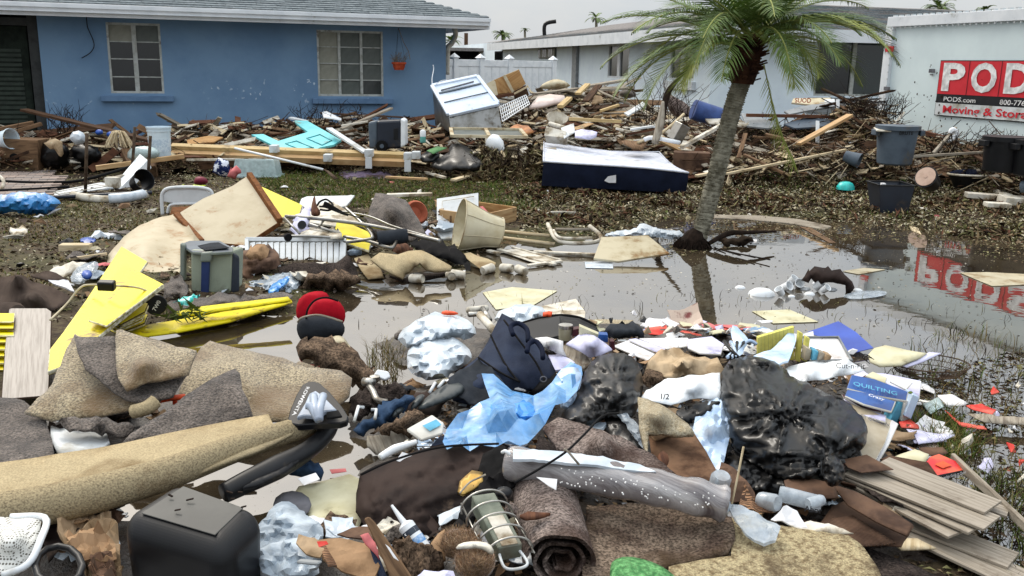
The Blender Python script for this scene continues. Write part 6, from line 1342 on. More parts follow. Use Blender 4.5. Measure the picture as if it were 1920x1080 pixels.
 fbox('bracket',[(374,492),(394,492),(398,472),(376,474)],Y-.03,.04,gp,parent=t,bevel=.012)
 puf('plastic_bag','bulging clear blue plastic bag beside the grey green cooler','bag',[(451,548),(450,530),(470,518),(520,510),(548,504),(562,515),(565,535),(555,551),(500,557),(460,555)],'film_grey',t=(504,6.9,557,6.25),depth=.16,sp=6,ridge=.05,fs=7)
 puf('plastic_film','strip of vivid blue plastic inside the clear bag','plastic',[(500,550),(512,530),(545,515),(540,530),(515,553)],'film_blue_dense',t=(504,6.6,557,6.1),depth=.05,sp=5,ridge=.02)
 puf('paper_bag','crumpled brown paper sack between cooler and shutter','paper bag',[(452,500),(448,478),(470,463),(495,458),(515,470),(526,490),(515,508),(480,515),(452,520)],'card_wet',t=(458,7.1,520,6.6),depth=.15,sp=7,ridge=.07,fs=5)
 puf('paper_bag','tan paper bag on top of the brown paper sack','paper bag',[(462,478),(470,462),(492,458),(504,470),(495,488),(475,492)],'card',t=(458,6.95,492,6.7),depth=.08,sp=6,ridge=.05,fs=8)
 shp('cloth','muddy brown cloth spread before the shutter','cloth',[(520,500),(560,495),(620,494),(650,478),(668,500),(672,520),(640,530),(560,530),(530,520)],'carpet_dark',z=(478,.16,530,.02),th=.012,sp=9,amp=.03,ridge=.03)
 puf('rag_heap','heap of grey brown wet rags at the water edge','rags',[(565,540),(580,515),(620,508),(670,512),(685,525),(660,538),(610,545)],'cloth_mud',z=(508,.14,545,0),depth=.12,sp=7,ridge=.07,fs=8)
 shp('carpet','flat tan carpet strip between the yellow board and the wave shaped carpet','carpet',[(664,484),(690,476),(712,500),(720,520),(690,522),(676,505)],'carpet_back',z=(476,.08,522,.02),th=.01,sp=8,amp=.01)
 t=shp('carpet','tan carpet piece bent in waves at the pool edge','carpet',[(695,486),(712,474),(745,478),(765,472),(790,470),(810,478),(847,498),(845,505),(815,508),(800,506),(787,492),(772,502),(756,520),(735,512),(712,500)],'carpet_back',th=.018,sp=8,amp=.01,z=(470,.2,520,.06),inner=[(786,493,.2),(760,515,.05)])
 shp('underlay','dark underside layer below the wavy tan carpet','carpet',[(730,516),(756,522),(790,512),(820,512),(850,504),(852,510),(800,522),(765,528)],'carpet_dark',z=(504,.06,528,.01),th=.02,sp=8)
 puf('felt','black felt sheet crumpled behind the wavy carpet','felt',[(765,455),(790,448),(820,450),(850,462),(880,490),(884,503),(855,500),(815,478),(775,468)],'black_fabric',z=(448,.16,503,.02),depth=.06,sp=8,ridge=.04)
 puf('leather_scrap','mangled reddish brown hide scrap above the wavy carpet','scrap',ell(755,468,22,11),'wood_red',z=(456,.16,480,.1),depth=.06,sp=5,ridge=.04)
 brd('board','flat cream shaped board at the pool edge below the lampshade','board',[(866,476),(882,473),(896,480),(915,485),(930,492),(925,506),(900,503),(882,490)],'carpet_back',z=(473,.06,506,.03),th=.008)
 t=brd('frame_piece','white hollow window frame piece left of the lampshade','frame',[(820,436),(852,430),(852,446),(828,447)],'white_paint',z=(430,.1,447,.06),th=.03)
 for i,(a,b,w)in enumerate((((935,468),(1040,496),.07),((960,464),(1052,488),.02),((1000,472),(1130,478),.05),((990,498),(1053,490),.04),((915,470),(935,475),.05))):plk(P(*a,.02),P(*b,.02),w if i else .05,.02,'white_dirty',['white panel edge strip nearest the lampshade','thin white strip behind the floating panel','long white floating slat','short white slat below the floating panel','short greenish white stick by the lampshade'][i])
 brd('floating_board','white moulded panel floating flat in the pool','panel',[(936,469),(972,466),(1046,488),(1008,494)],'white_dirty',z=(466,.018,494,.018),th=.01)
 t=thing('chair_frame','rusty white tubular chair frame lying at the pool edge','chair',P(1060,455,.05));tube('seat_hoop',[S(1027,420,8.75),P(1040,445,.08),P(1060,455,.06),P(1095,456,.06),P(1122,452,.07),P(1126,442,.1),P(1105,424,.16)],.02,M['white_dirty'],parent=t);tube('rail',[P(1038,432,.12),P(1052,446,.1),P(1110,446,.1)],.014,M['white_dirty'],parent=t);tube('rail',[P(1042,430,.14),P(1105,430,.14)],.014,M['wood_grey'],n=1,parent=t);tube('leg',[P(945,434,.1),P(1030,442,.08)],.016,M['wood_pale'],n=1,parent=t);tube('leg',[P(940,446,.06),P(1040,458,.04)],.018,M['wood_pale'],n=1,parent=t)
 brd('cabinet_board','large white chipboard leaf propped over the pool','board',[(1113,484),(1128,444),(1215,441),(1256,474),(1160,490)],'cream',z=(441,.17,490,.03),th=.02)
 puf('plastic_bag','long wrinkled white plastic bag behind the chipboard leaf','bag',[(1130,440),(1160,432),(1190,430),(1203,418),(1215,420),(1240,432),(1270,430),(1283,440),(1275,450),(1230,446),(1190,442),(1150,446)],'film_white',z=(418,.14,450,.02),depth=.08,sp=6,ridge=.05,fs=7)
 shp('plastic_dish','broken lilac grey plastic dish in the grass behind the chair frame','dish',[(1022,400),(1035,395),(1080,397),(1072,408),(1040,412),(1024,408)],'white_dirty',z=(395,.14,412,.03),th=.01,sp=7,amp=.03)
 plk(S(725,366,9.6),S(810,364,9.6),.10,.03,'white_dirty','grey white plank with a foot lying behind the arched carpet');plk(P(902,388,.2),P(935,425,.05),.04,.02,'pink','pink strip leaning at the end of the pine drawer')
 for i,(x,y)in enumerate(((770,522),(842,515),(872,517),(985,510),(905,508),(940,502))):lathe('can',P(x,y,.03),[(0,0),(.032,0),(.035,.01),(.035,.1),(.03,.11),(.028,.1)],M['white_dirty'],ax=(math.cos(i*1.3),-math.sin(i*1.3+.6),.1),sx=1,seg=14,label='pale beaker floating in the pool, '+['under the wavy carpet','at the right tip of the wavy carpet','below the cream board','the farthest out into open water','next to the cream board edge','between the cream board and floating panel'][i],cat='beaker')
 sheet('plastic_bag','pale mint plastic bag lying in the yard above the yellow boards','bag',zl([(160,446),(178,430),(195,434),(215,440),(240,436),(230,450),(190,452)],430,.12,452,.04),M['film_white'],sp=6,ridge=.05);puf('cap','flat royal blue plastic lid beside the mint bag','lid',ell(165,450,16,6),'cap_blue',z=(443,.08,458,.05),depth=.02,sp=5)
 box('wood_block',P(142,465,.06),(.24,.10,.07),M['wood_pale'],rot=rot(6),label='pale wooden block in the brown grass',cat='block');puf('rag','dirty white rag in the yard at the picture edge','rag',ell(34,435,20,10),'white_dirty',z=(425,.08,447,.03),depth=.05,sp=6,ridge=.04)
 plk(P(130,486,.08),P(200,476,.12),.03,.02,'wood_pale','thin pale stick pointing at the yellow boards');shp('paper','crumpled striped newspaper left of the yellow boards','newspaper',[(88,508),(100,498),(130,492),(165,492),(150,510),(120,518),(100,520)],'white_dirty',z=(492,.14,520,.06),sp=7,ridge=.04)
 puf('plastic_film','clear and blue plastic wrap by the upper yellow board','plastic',[(130,525),(140,505),(165,490),(188,492),(178,512),(160,530),(145,535)],'film_clear',z=(490,.15,535,.08),depth=.08,sp=6,ridge=.04);puf('plastic_cup','bright blue plastic shard by the newspaper','plastic',ell(163,515,11,10,7),'cap_blue',z=(505,.2,526,.15),depth=.03,sp=5)
 shp('paper','torn white paper on the brown mesh rug','paper',[(90,524),(128,524),(140,548),(115,540)],'paper',z=(524,.2,548,.14),sp=8,ridge=.02)
 shp('rug','brown ribbed mesh rug humped at the picture edge','rug',[(-40,512),(0,514),(30,510),(42,512),(60,522),(95,532),(130,548),(125,565),(100,580),(40,592),(0,590),(-40,590)],'rug_rib',z=(510,.24,592,.05),th=.012,sp=11,amp=.05,fs=2.5,inner=[(35,520,.3),(60,560,.18)])
 shp('rug','far corner of brown mesh rug folded behind the hump','rug',[(58,518),(85,508),(105,512),(128,526),(95,530)],'rug_rib',z=(508,.2,530,.16),sp=9,amp=.02)
 lathe('rug_roll',P(-6,600,.12),[(.01,-.15),(.10,-.15),(.105,.12),(.09,.14),(.01,.14)],M['rug_rib'],ax=(1,-.2,.05),label='rolled end of brown mesh rug at the picture edge',cat='rug',seg=20)
mid_left()
def yellow_boards():
 c='board_yellow';Z=(463,.40,700,.16)
 brd('board','upper dirty yellow board leaning behind the larger one','board',[(228,463),(277,490),(263,508),(235,545),(160,620),(120,622),(160,560)],'board_yellow_clean',z=(463,.40,700,.10),th=.018,rim=M['board_core'])
 brd('board','largest yellow board smeared with mud under the charger cord','board',[(233,496),(308,532),(250,575),(195,620),(120,690),(90,702),(92,655),(140,590)],c,z=Z,th=.022,rim=M['board_core'])
 brd('board','yellow board layered directly on the muddy one','board',[(252,518),(306,533),(255,570),(200,612),(165,600)],'board_yellow_clean',z=(463,.42,700,.18),th=.012,rim=M['board_core'])
 r=random.Random(12)
 for i in range(9):z=.05+i*.02;o=r.uniform(-5,5);brd('board','thin yellow board in the neat stack right of the muddy board','board',[(205+o,618-i*2),(262+o,592-i*3.5),(276+o,597-i*3.5),(270+o,612-i*3.5),(225+o,628-i*2.5)],'board_yellow_clean',z=(560,z,640,z),th=.009,rim=M['board_core']if i%2 else M['laminate_core'],group='thin yellow boards stacked by the muddy board')
 for i in range(8):z=.06+i*.022;y=690-i*13;brd('board','yellow board edge stacked at the picture edge behind the grey plank','board',[(-60,y-12),(28,y-12),(26,y+4),(-60,y+4)],'board_yellow_clean',z=(y-12,z,y+4,z),th=.010,rim=M['board_core']if i%2 else M['laminate_core'],group='yellow boards stacked at the picture edge')
 shp('board','long bowed yellow board reaching out over the water','board',[(232,622),(270,610),(400,588),(500,568),(545,560),(548,566),(500,580),(430,602),(330,622),(250,632)],'board_yellow',z=(560,.06,632,.06),th=.012,sp=12)
 shp('board','second yellow board above the bowed one','board',[(330,584),(380,574),(450,566),(540,556),(545,562),(470,574),(400,583),(340,592)],'board_yellow',z=(556,.15,592,.12),th=.012,sp=12)
 t=brd('laminate_plank','grey wood grain flooring plank lying over the yellow stack','plank',[(17,578),(88,578),(97,584),(95,660),(91,742),(2,749),(8,660)],'laminate_grey',t=(578,5.05,749,3.95),th=.012,rim=M['laminate_core'])
 c_=P(200,535,.44);t=thing('charger','black plug adapter resting on the muddy yellow board','adapter',c_);box('adapter',c_,(.085,.05,.05),M['black_plastic'],rot=rot(4,10,3),parent=t,bevel=.008);tube('prong',[c_-V((.04,0,0)),c_-V((.055,0,0))],.004,M['steel'],n=1,parent=t)
 tube('cord',[P(94,600,.22),P(125,570,.26),P(150,540,.34),P(170,534,.36),P(220,536,.40),P(260,540,.36),P(290,552,.30)],.006,M['cream'],label='cream cord running across the yellow boards to the black disc',cat='cord')
 d_=P(293,572,.18);ax=(EYE-d_).normalized()+V((.1,0,-.2));t=thing('dial','round black disc with white characters on the yellow stack','disc',d_);lathe('disc',d_,[(0,-.03),(.058,-.03),(.062,0),(.058,.006),(0,.006)],M['black_plastic'],ax=ax,parent=t,seg=28);a_=ax.normalized();u_=V((.5,.2,.85));u_=(u_-a_*u_.dot(a_)).normalized()
 text('lettering','7W0',d_+a_*.008-u_*.034+u_.cross(a_)*-.012*-1,u_,a_.cross(u_),.032,M['white_ink'],bold=.02,parent=t)
 lathe('spool',d_-a_*.09,[(.05,0),(.05,.06)],M['white_dirty'],ax=ax,seg=20,label='white spool body behind the round black disc',cat='spool')
 r=random.Random(3);mb=MB()
 for i in range(60):a=P(r.uniform(310,385),r.uniform(575,600),.15);b=a+V((r.uniform(-.1,.12),r.uniform(-.1,.05),r.uniform(-.05,.08)));s=V((.008,0,.006));mb.add([a-s,a+s,b],[(0,1,2)])
 mb.link('leaf_sprig',M['leaf_green'],label='sprig of green leaves beside the black disc',cat='sprig')
 puf('plastic_film','turquoise plastic scrap under the cooler by the green sprig','plastic',[(325,568),(345,558),(372,550),(374,556),(350,570)],'teal',z=(550,.2,570,.16),depth=.02,sp=5,ridge=.02);puf('cloth','grey crumpled cloth left of the grey green cooler','cloth',[(308,560),(306,535),(320,520),(338,518),(352,540),(345,555)],'carpet_grey',t=(518,6.2,560,5.7),depth=.08,sp=6,ridge=.06)
 shp('mat','grey rubbly mat under the grey green cooler','mat',[(310,572),(360,555),(470,553),(550,552),(540,562),(430,570),(330,585)],'carpet_grey',z=(552,.08,585,.08),th=.02,sp=10,ridge=.03)
yellow_boards()
def pool_things():
 c=P(602,640,.2);t=thing('backpack','round red and black backpack sitting on a muddy mound','backpack',c);Y=5.25
 puf('rear_lobe',None,None,[(556,600),(555,575),(563,556),(585,546),(610,546),(620,560),(605,590),(580,605)],'red_fabric',t=(545,Y+.15,640,Y+.1),depth=.045,sp=7,amp=.004,parent=t)
 puf('front_lobe',None,None,[(574,600),(576,580),(590,562),(612,556),(634,562),(647,580),(648,598),(640,612),(600,612)],'red_fabric',t=(545,Y+.05,640,Y),depth=.05,sp=7,amp=.004,parent=t)
 puf('base',None,None,[(556,622),(557,605),(566,594),(590,590),(620,592),(642,602),(648,618),(640,634),(600,641),(565,640)],'charcoal_fabric',t=(545,Y-.02,640,Y-.05),depth=.07,sp=7,amp=.004,parent=t)
 tube('zip',[S(574,601,Y-.06),S(577,580,Y-.08),S(591,563,Y-.06),S(612,558,Y-.05),S(634,564,Y-.06)],.006,M['black_fabric'],parent=t);tube('piping',[S(558,604,Y-.1),S(568,595,Y-.12),S(600,591,Y-.15),S(642,603,Y-.12)],.006,M['wood_grey'],parent=t)
 puf('mud_mound','wet mound of mud soaked carpet below the red backpack','mound',[(558,650),(565,636),(620,632),(660,655),(700,690),(712,715),(690,735),(640,715),(600,690),(560,672)],'cloth_mud',z=(632,.22,735,.02),depth=.08,sp=8,ridge=.04,fs=9)
 puf('plastic_bag','cream cloth scrap lying against the red backpack','cloth',[(614,648),(618,634),(632,628),(645,632),(660,655),(640,648)],'cream',t=(628,5.1,655,4.95),depth=.04,sp=6,amp=.01)
 r=random.Random(6)
 for i,(x,y,s,q)in enumerate(((1428,552,.075,0),(1388,540,.03,0),(1468,540,.035,1),(1466,552,.03,1),(1496,535,.035,1),(1510,542,.03,0),(1528,540,.035,1),(1542,545,.028,1),(1560,543,.03,0),(1518,552,.03,0),(1608,545,.028,0),(1484,556,.02,0),(1480,532,.035,1),(1534,532,.035,0))):
  lb='floating white %s, %s'%('bowl' if i==0 else('cup' if q else 'lid'),['the widest one, nearest the palm reflection','small one farthest from the maroon sack','tall one next to the wide bowl','low one showing its dark mouth','tipped back among the cups','squat one in mid cluster','pale grey one in mid cluster','leaning against the maroon sack','touching the maroon sack hem','in front of the cluster','beyond the maroon sack','smallest, before the cluster','rear one behind the dark mouthed cup','half under the maroon sack'][i])
  if q:lathe('cup',P(x,y,.02),[(s*.8,0),(s,s*1.9),(s*1.06,s*1.95),(s*.9,s*1.9),(s*.7,.01)],M['white_plastic'],ax=(r.uniform(-1,1),-r.uniform(.2,1),r.uniform(.2,.9)),seg=18,label=lb,cat='cup')
  else:lathe('floating_saucer',P(x,y,.0),[(s*1.1,0),(s,s*.25),(s*.6,s*.55),(0,s*.62)],M['white_plastic'],seg=20,sx=1.2,label=lb,cat='bowl' if i==0 else 'lid')
 puf('sack','dark maroon sack half sunk behind the floating cups','bag',[(1505,525),(1515,508),(1530,502),(1565,503),(1582,515),(1600,535),(1592,548),(1575,535),(1540,528)],mk('maroon_cloth',(54,34,36),(38,24,28),sc=6,rough=.6)and 'brown_fabric',z=(502,.16,548,0),depth=.10,sp=7,ridge=.03)
 puf('plastic_film','flat clear plastic film beside the maroon sack','plastic',[(1575,555),(1610,545),(1665,545),(1660,555),(1600,562)],'film_clear',z=(545,.01,562,.01),depth=.02,sp=7,amp=.01)
 for i,(pts,m_,lb)in enumerate((([(1410,583),(1480,580),(1535,603),(1450,606)],'paper_cream','submerged cream board near the palm reflection'),([(905,548),(960,538),(1045,545),(1000,572),(930,580)],'paper_cream','submerged cream sheet in the middle of the pool'),([(1010,575),(1080,560),(1098,585),(1095,605),(1040,600)],'white_dirty','pale sunken sheet behind the black suitcase'),([(1800,511),(1850,510),(1930,514),(1930,533),(1860,536)],'cream','cream board floating at the picture edge'),([(1580,508),(1620,502),(1660,505),(1610,514)],'cream','thin sunken yellowish strip behind the maroon sack'),([(1096,491),(1148,490),(1150,503),(1098,502)],'film_white','small clear square of plastic floating on the pool'),([(1700,418),(1722,428),(1728,440),(1710,432)],'wood_pale','pale piece of wood in the shallows near the wastebasket'),([(1500,425),(1520,426),(1568,455),(1555,455)],'wood_brown','tan strip sinking in the water behind the palm'))):
  brd('panel',lb,'board',pts,m_,z=(0,.006,1,.006),th=.004)
 brd('kerb_piece','pale strip of concrete kerb showing at the far edge of the pool','kerb',[(1335,402),(1430,404),(1500,411),(1560,424),(1545,430),(1480,418),(1400,411),(1340,408)],'wood_grey',z=(0,.012,1,.012),th=.02)
 tube('branch',[P(1330,456,.05),P(1365,438,.12),P(1400,436,.14),P(1455,434,.12)],[.02,.028,.02,.01],M['twig_dark'],label='dark crooked branch beside the base of the palm',cat='branch');puf('debris_clump','dark wet clump of leaves caught under the branch','clump',ell(1380,452,36,10),'soil',z=(440,.08,462,0),depth=.06,sp=6,ridge=.04)
 for i in range(4):a=random.Random(i).uniform(1460,1520);tube('cane',[P(1320+20*i,460+5*i,.02),P(1360+28*i,475+4*i,.03)],.006,M['twig_dark'],label='thin dark stem in the water near the palm foot',cat='stem',group='dark stems in the water by the palm foot')
 brd('paper','white card floating by the dark branch','card',[(1400,448),(1420,449),(1418,455),(1405,454)],'paper',z=(0,.03,1,.03),th=.004)
pool_things()
def wpts(polys,n,seed):return scatter_px(polys,n,seed,zf=lambda a,b:np.full(a.shape,-.01))
for i,(poly,n,h,ms)in enumerate((([(640,600),(900,540),(1200,560),(1250,610),(900,640),(700,650)],90,.09,['twig_dark','leaf_olive']),([(690,640),(760,650),(740,740),(690,700)],260,.10,['leaf_olive','grass_dry']),([(1650,690),(1780,600),(1960,640),(1960,1000),(1850,1000),(1760,850)],700,.10,['leaf_olive','grass_dry','grass_green','twig_dark']),([(1700,780),(1780,770),(1850,840),(1760,870)],900,.11,['grass_green','leaf_green','grass_dry']),([(1820,880),(1960,880),(1960,1080),(1900,1080)],500,.10,['leaf_olive','twig_dark','grass_green']),([(1200,540),(1900,560),(1900,640),(1300,600)],120,.07,['twig_dark','leaf_olive']))):
 grass('water_grass','sparse stems of grass standing in the flood water, patch %s'%['before the red backpack','behind the white bags','in the shallows by the magazines','thick and green beside the red papers','by the metal strip','in open water beyond the blue folder'][i],wpts(poly,n,90+i),h,ms,90+i,w=.0022,lean=.9)
litter('floating_bits','tiny floating leaf bits scattered on the pool',wpts([(650,560),(900,500),(1300,450),(1920,480),(1920,700),(1650,640),(1300,600),(900,640),(700,700)],900,97),.02,['leaf_pale','soil','leaf_olive','white_dirty'],97,lift=(.012,.014),tilt=.02)
litter('floating_bits','fringe of floating leaf scraps along the far pool edge',wpts([(1280,404),(1500,412),(1700,422),(1930,455),(1930,490),(1700,450),(1500,440),(1250,480),(1180,470),(1240,420)],2400,98),.03,['leaf_pale','leaf_olive','leaf_brown','leaf_dry'],98,lift=(.012,.018),tilt=.1)
litter('mud_bits','dark rotten leaf bits over the shallow mud',scatter_px([(1680,700),(1960,640),(1960,1090),(1500,1090),(1640,900)],2600,99,zf=lambda a,b:np.maximum(gz(a,b),.0)),.03,['leaf_brown','soil','leaf_olive','twig_dark'],99,lift=(.0,.012),tilt=.3)
def base_heap():
 """low bed of muddy rubbish that everything in front lies on"""
 bl=[(860,900,.13),(820,780,.10),(960,760,.14),(960,660,.08),(1100,700,.13),(1250,730,.14),(1400,760,.14),(1500,830,.10),(1250,900,.14),(1050,960,.10),(1200,1030,.08),(1400,1030,.08),(1560,950,.07),(1650,980,.06),(900,1060,.08),(680,1075,.08),(1150,640,.06),(1300,650,.06),(1450,670,.06),(1600,760,.06),(60,900,.05),(200,800,.05),(350,760,.05),(60,700,.05),(200,1050,.08),(840,650,.04)]
 B=np.array([(P(x,y,0).x,P(x,y,0).y,h)for x,y,h in bl])
 def f(X,Y):
  z=np.full(X.shape,-.05)
  for x,y,h in B:z=np.maximum(z,-.05+(h+.05)*np.exp(-((X-x)**2+(Y-y)**2)/(.34*(y/3.4))**2))
  return z+.012*wob(X,Y,17,1)+.006*wob(X,Y,51,2)
 xs=np.arange(-3.2,3.0,.03);ys=np.arange(1.9,5.6,.03);X,Y=np.meshgrid(xs,ys);Z=f(X,Y);v=np.stack([X,Y,Z],2).reshape(-1,3).tolist();nx=len(xs)
 fs=[(i*nx+j,i*nx+j+1,(i+1)*nx+j+1,(i+1)*nx+j)for i in range(len(ys)-1)for j in range(nx-1)if Z[i,j]>-.035]
 link('mud_bed',v,fs,mk('mud_wet',(52,42,34),(34,28,24),sc=20,rough=.45,bump=1,bs=60,spec=.6,dirt=.3,dcol=(84,70,54),dsc=8),kind='stuff',label='bed of wet mud and shredded rubbish under the near debris',smooth=True,origin=V((0,0,0)))
 return f
fz=base_heap()
r_=random.Random(77)
def near_scraps(poly,n,seed,cols,where,s=.06):
 p=scatter_px(poly,n,seed,zf=lambda a,b:np.maximum(fz(a,b),.0));scraps(n,seed,p,where,cols,s=s)
near_scraps([(760,780),(1000,640),(1300,620),(1600,660),(1700,760),(1650,1000),(1300,1080),(740,1090)],70,171,('white_dirty','paper','paper_tan','card','black_plastic','carpet_grey','paper_tan','cream','wood_brown'),'the near rubbish pile')
litter('torn_fragments','small torn bits of paper plastic and card filling the gaps',scatter_px([(760,780),(1000,640),(1600,660),(1720,780),(1700,1000),(1300,1090),(700,1090)],1100,176,zf=lambda a,b:np.maximum(fz(a,b),.0)),.055,['white_dirty','paper_tan','card','black_plastic','paper','wood_brown','film_white','card_wet','carpet_grey','cloth_mud'],176,lift=(0,.05),tilt=1.0,aspect=.7)
litter('torn_fragments','small torn bits strewn between boards and tubes in the yard',scatter_px([(430,400),(900,400),(900,500),(560,560),(330,590),(100,560),(100,470)],700,177),.06,['white_dirty','paper_tan','card','black_plastic','paper','wood_brown','film_white','carpet_grey'],177,lift=(0,.05),tilt=.9,aspect=.7)
near_scraps([(1700,760),(1960,700),(1960,900),(1780,900)],18,172,('paper','paper_tan','paper_red','white_dirty','lavender'),'the grassy shallows by the magazines',.05)
near_scraps([(1060,600),(1500,600),(1500,660),(1060,650)],17,173,('paper','paper_tan','black_plastic','lavender'),'the row of wet books',.06)
litter('shredded_rubbish','fine shredded rubbish strewn between the near objects',scatter_px([(760,780),(1000,640),(1600,660),(1700,1000),(1300,1090),(700,1090)],3500,174,zf=lambda a,b:np.maximum(fz(a,b),.0)),.03,['soil','leaf_brown','paper_tan','card','leaf_dry','black_plastic'],174,lift=(0,.015),tilt=.6)
twigs('twig_tangle','thin twigs and straws among the near rubbish',scatter_px([(760,780),(1000,640),(1600,660),(1700,1000),(1300,1090),(700,1090)],160,175,zf=lambda a,b:np.maximum(fz(a,b),.0)),.18,.0018,['twig','twig_dark'],175,lift=(0,.03))
def carpets():
 k=dict(fray=1.2,th=.014)
 shp('carpet','dark grey brown carpet spread at the picture edge below the grey plank','carpet',[(-60,742),(45,752),(85,778),(96,820),(102,862),(40,880),(-60,900)],'carpet_grey',z=(742,.10,900,.10),sp=16,amp=.02,**k)
 shp('carpet','tan carpet piece lying lowest under the folded grey carpet','carpet',[(140,626),(165,640),(250,700),(285,740),(300,752),(250,770),(165,779),(95,783),(46,770),(70,745),(98,720),(118,670)],'carpet_tan',z=(626,.30,783,.13),sp=13,amp=.02,inner=[(120,735,.20)],**k)
 shp('carpet','grey side up carpet folded under the tan carpet top piece','carpet',[(138,627),(175,628),(216,630),(225,690),(250,716),(300,712),(350,700),(338,716),(325,742),(275,757),(235,745),(190,715),(160,690),(145,655)],'carpet_grey',z=(627,.36,757,.20),sp=12,amp=.02,**k)
 shp('carpet','topmost tan carpet piece with a frayed lower edge','carpet',[(218,618),(226,616),(295,636),(368,660),(352,695),(292,712),(237,730),(220,705),(215,660)],'carpet_tan',z=(616,.38,730,.27),sp=12,amp=.02,inner=[(270,680,.36)],**k)
 shp('carpet','large tan carpet sheet sweeping from the water to the vacuum head','carpet',[(378,645),(393,635),(425,641),(500,664),(560,684),(640,700),(661,713),(655,740),(632,762),(600,785),(450,792),(375,775),(335,742),(352,700)],'carpet_tan',z=(635,.22,792,.10),sp=15,amp=.035,fs=3,inner=[(450,700,.20),(560,730,.14)],**k)
 shp('carpet','grey carpet triangle folded over the large tan sheet','carpet',[(440,690),(449,700),(455,730),(474,778),(420,800),(330,815),(228,830),(245,812),(300,780),(345,745),(385,712)],'carpet_grey',z=(690,.27,830,.13),sp=13,amp=.025,fs=3,inner=[(430,730,.24)],**k)
 shp('carpet','thin strip of tan carpet beyond the large tan sheet','carpet',[(540,690),(560,676),(600,690),(650,712),(620,705)],'carpet_tan',z=(676,.08,712,.08),sp=12,**k)
 shp('plasterboard','broken sheet of dirty white plasterboard between the carpets','plasterboard',[(95,795),(130,805),(200,812),(205,830),(180,850),(110,855),(95,825)],'white_paint',z=(795,.08,855,.08),th=.012,sp=14,ridge=.015)
 shp('cloth','wet grey folded cloth on the plasterboard','cloth',[(105,795),(140,784),(200,782),(262,792),(240,806),(190,815),(130,808)],'carpet_grey',z=(782,.14,815,.12),sp=9,ridge=.04)
 tube('pipe_clamp',[P(310,742,.16),P(322,746,.17),P(345,744,.16)],.014,M['orange'],label='orange plastic handle showing under the grey carpet',cat='handle')
 tube('pipe_clamp',[P(300,752,.14),P(325,748,.15),P(328,758,.13)],.010,M['orange'],label='thin orange loop beside the orange handle',cat='handle');tube('carpet_fold',[P(250,772,.18),P(275,765,.20),P(292,752,.22)],.03,M['carpet_back'],label='rolled tan carpet corner next to the orange handle',cat='carpet')
 t=thing('carpet_roll','long half unrolled tan carpet across the lower corner of the yard','carpet',P(250,880,.15))
 shp('flap',None,None,[(-60,875),(60,860),(180,840),(310,812),(420,792),(503,776),(512,795),(560,800),(580,795),(480,845),(330,900),(150,945),(-60,975)],'carpet_back',z=(776,.22,975,.20),sp=18,amp=.01,fs=2,th=.014,parent=t,inner=[(200,870,.24)])
 tube('roll',[P(-60,972,.21),P(120,940,.22),P(300,892,.22),P(450,838,.21),P(580,797,.20)],[.066,.064,.058,.05,.042],M['carpet_speck'],seg=20,parent=t)
 tube('core',[P(575,799,.20),P(600,790,.20)],.036,M['wood_pale'],n=1,parent=t,seg=14)
 shp('carpet','brown rubber backed carpet edge curling up behind the wrapped roll','carpet',[(1018,800),(1045,782),(1100,800),(1160,818),(1225,850),(1266,888),(1240,892),(1180,880),(1110,862),(1045,838)],'carpet_mauve',z=(782,.30,892,.26),sp=13,amp=.015,th=.02,fray=2,inner=[(1130,835,.34)])
 shp('carpet','dark underside fold shadowed beneath the curled brown edge','carpet',[(1010,815),(1060,850),(1150,880),(1240,900),(1180,915),(1060,890),(1000,860)],'carpet_dark',z=(815,.18,915,.17),sp=14,th=.02)  # dark toned sheet laid below the curled edge
 shp('rug','muddy brown rug with a shaggy rolled edge below the wrapped roll','rug',[(1100,945),(1180,945),(1300,960),(1372,975),(1378,1020),(1368,1040),(1290,1052),(1230,1062),(1180,1075),(1150,1110),(1090,1110)],'carpet_brown',z=(945,.16,1110,.16),sp=14,amp=.03,th=.02,fray=2)
 shp('carpet','speckled gold carpet filling the lower edge near the cardboard','carpet',[(1372,975),(1400,962),(1440,985),(1500,990),(1590,1003),(1612,1020),(1640,1060),(1670,1120),(1250,1120),(1255,1060),(1370,1042)],'carpet_gold',z=(962,.17,1120,.17),sp=15,amp=.02,fs=3,th=.016,fray=1)
 shp('carpet','dark soaked carpet beside the speckled gold carpet','carpet',[(1612,1022),(1660,1035),(1720,1060),(1780,1090),(1790,1120),(1660,1120),(1635,1060)],'carpet_dark',z=(1022,.08,1120,.1),sp=14,amp=.02,th=.02)
 shp('carpet','pale looped carpet corner poking up under the white tube','carpet',[(1196,742),(1215,745),(1255,765),(1290,795),(1302,812),(1270,815),(1216,812),(1215,850),(1198,800)],'carpet_beige',z=(742,.30,850,.24),sp=10,amp=.02,th=.02,inner=[(1235,780,.36)])
 puf('knitted_mat','green and white knitted mat at the bottom edge','mat',[(1143,1070),(1148,1050),(1175,1042),(1215,1050),(1250,1066),(1275,1090),(1200,1110),(1145,1100)],'green_knit',z=(1042,.24,1110,.22),depth=.04,sp=8,amp=.008,fs=14)
carpets()
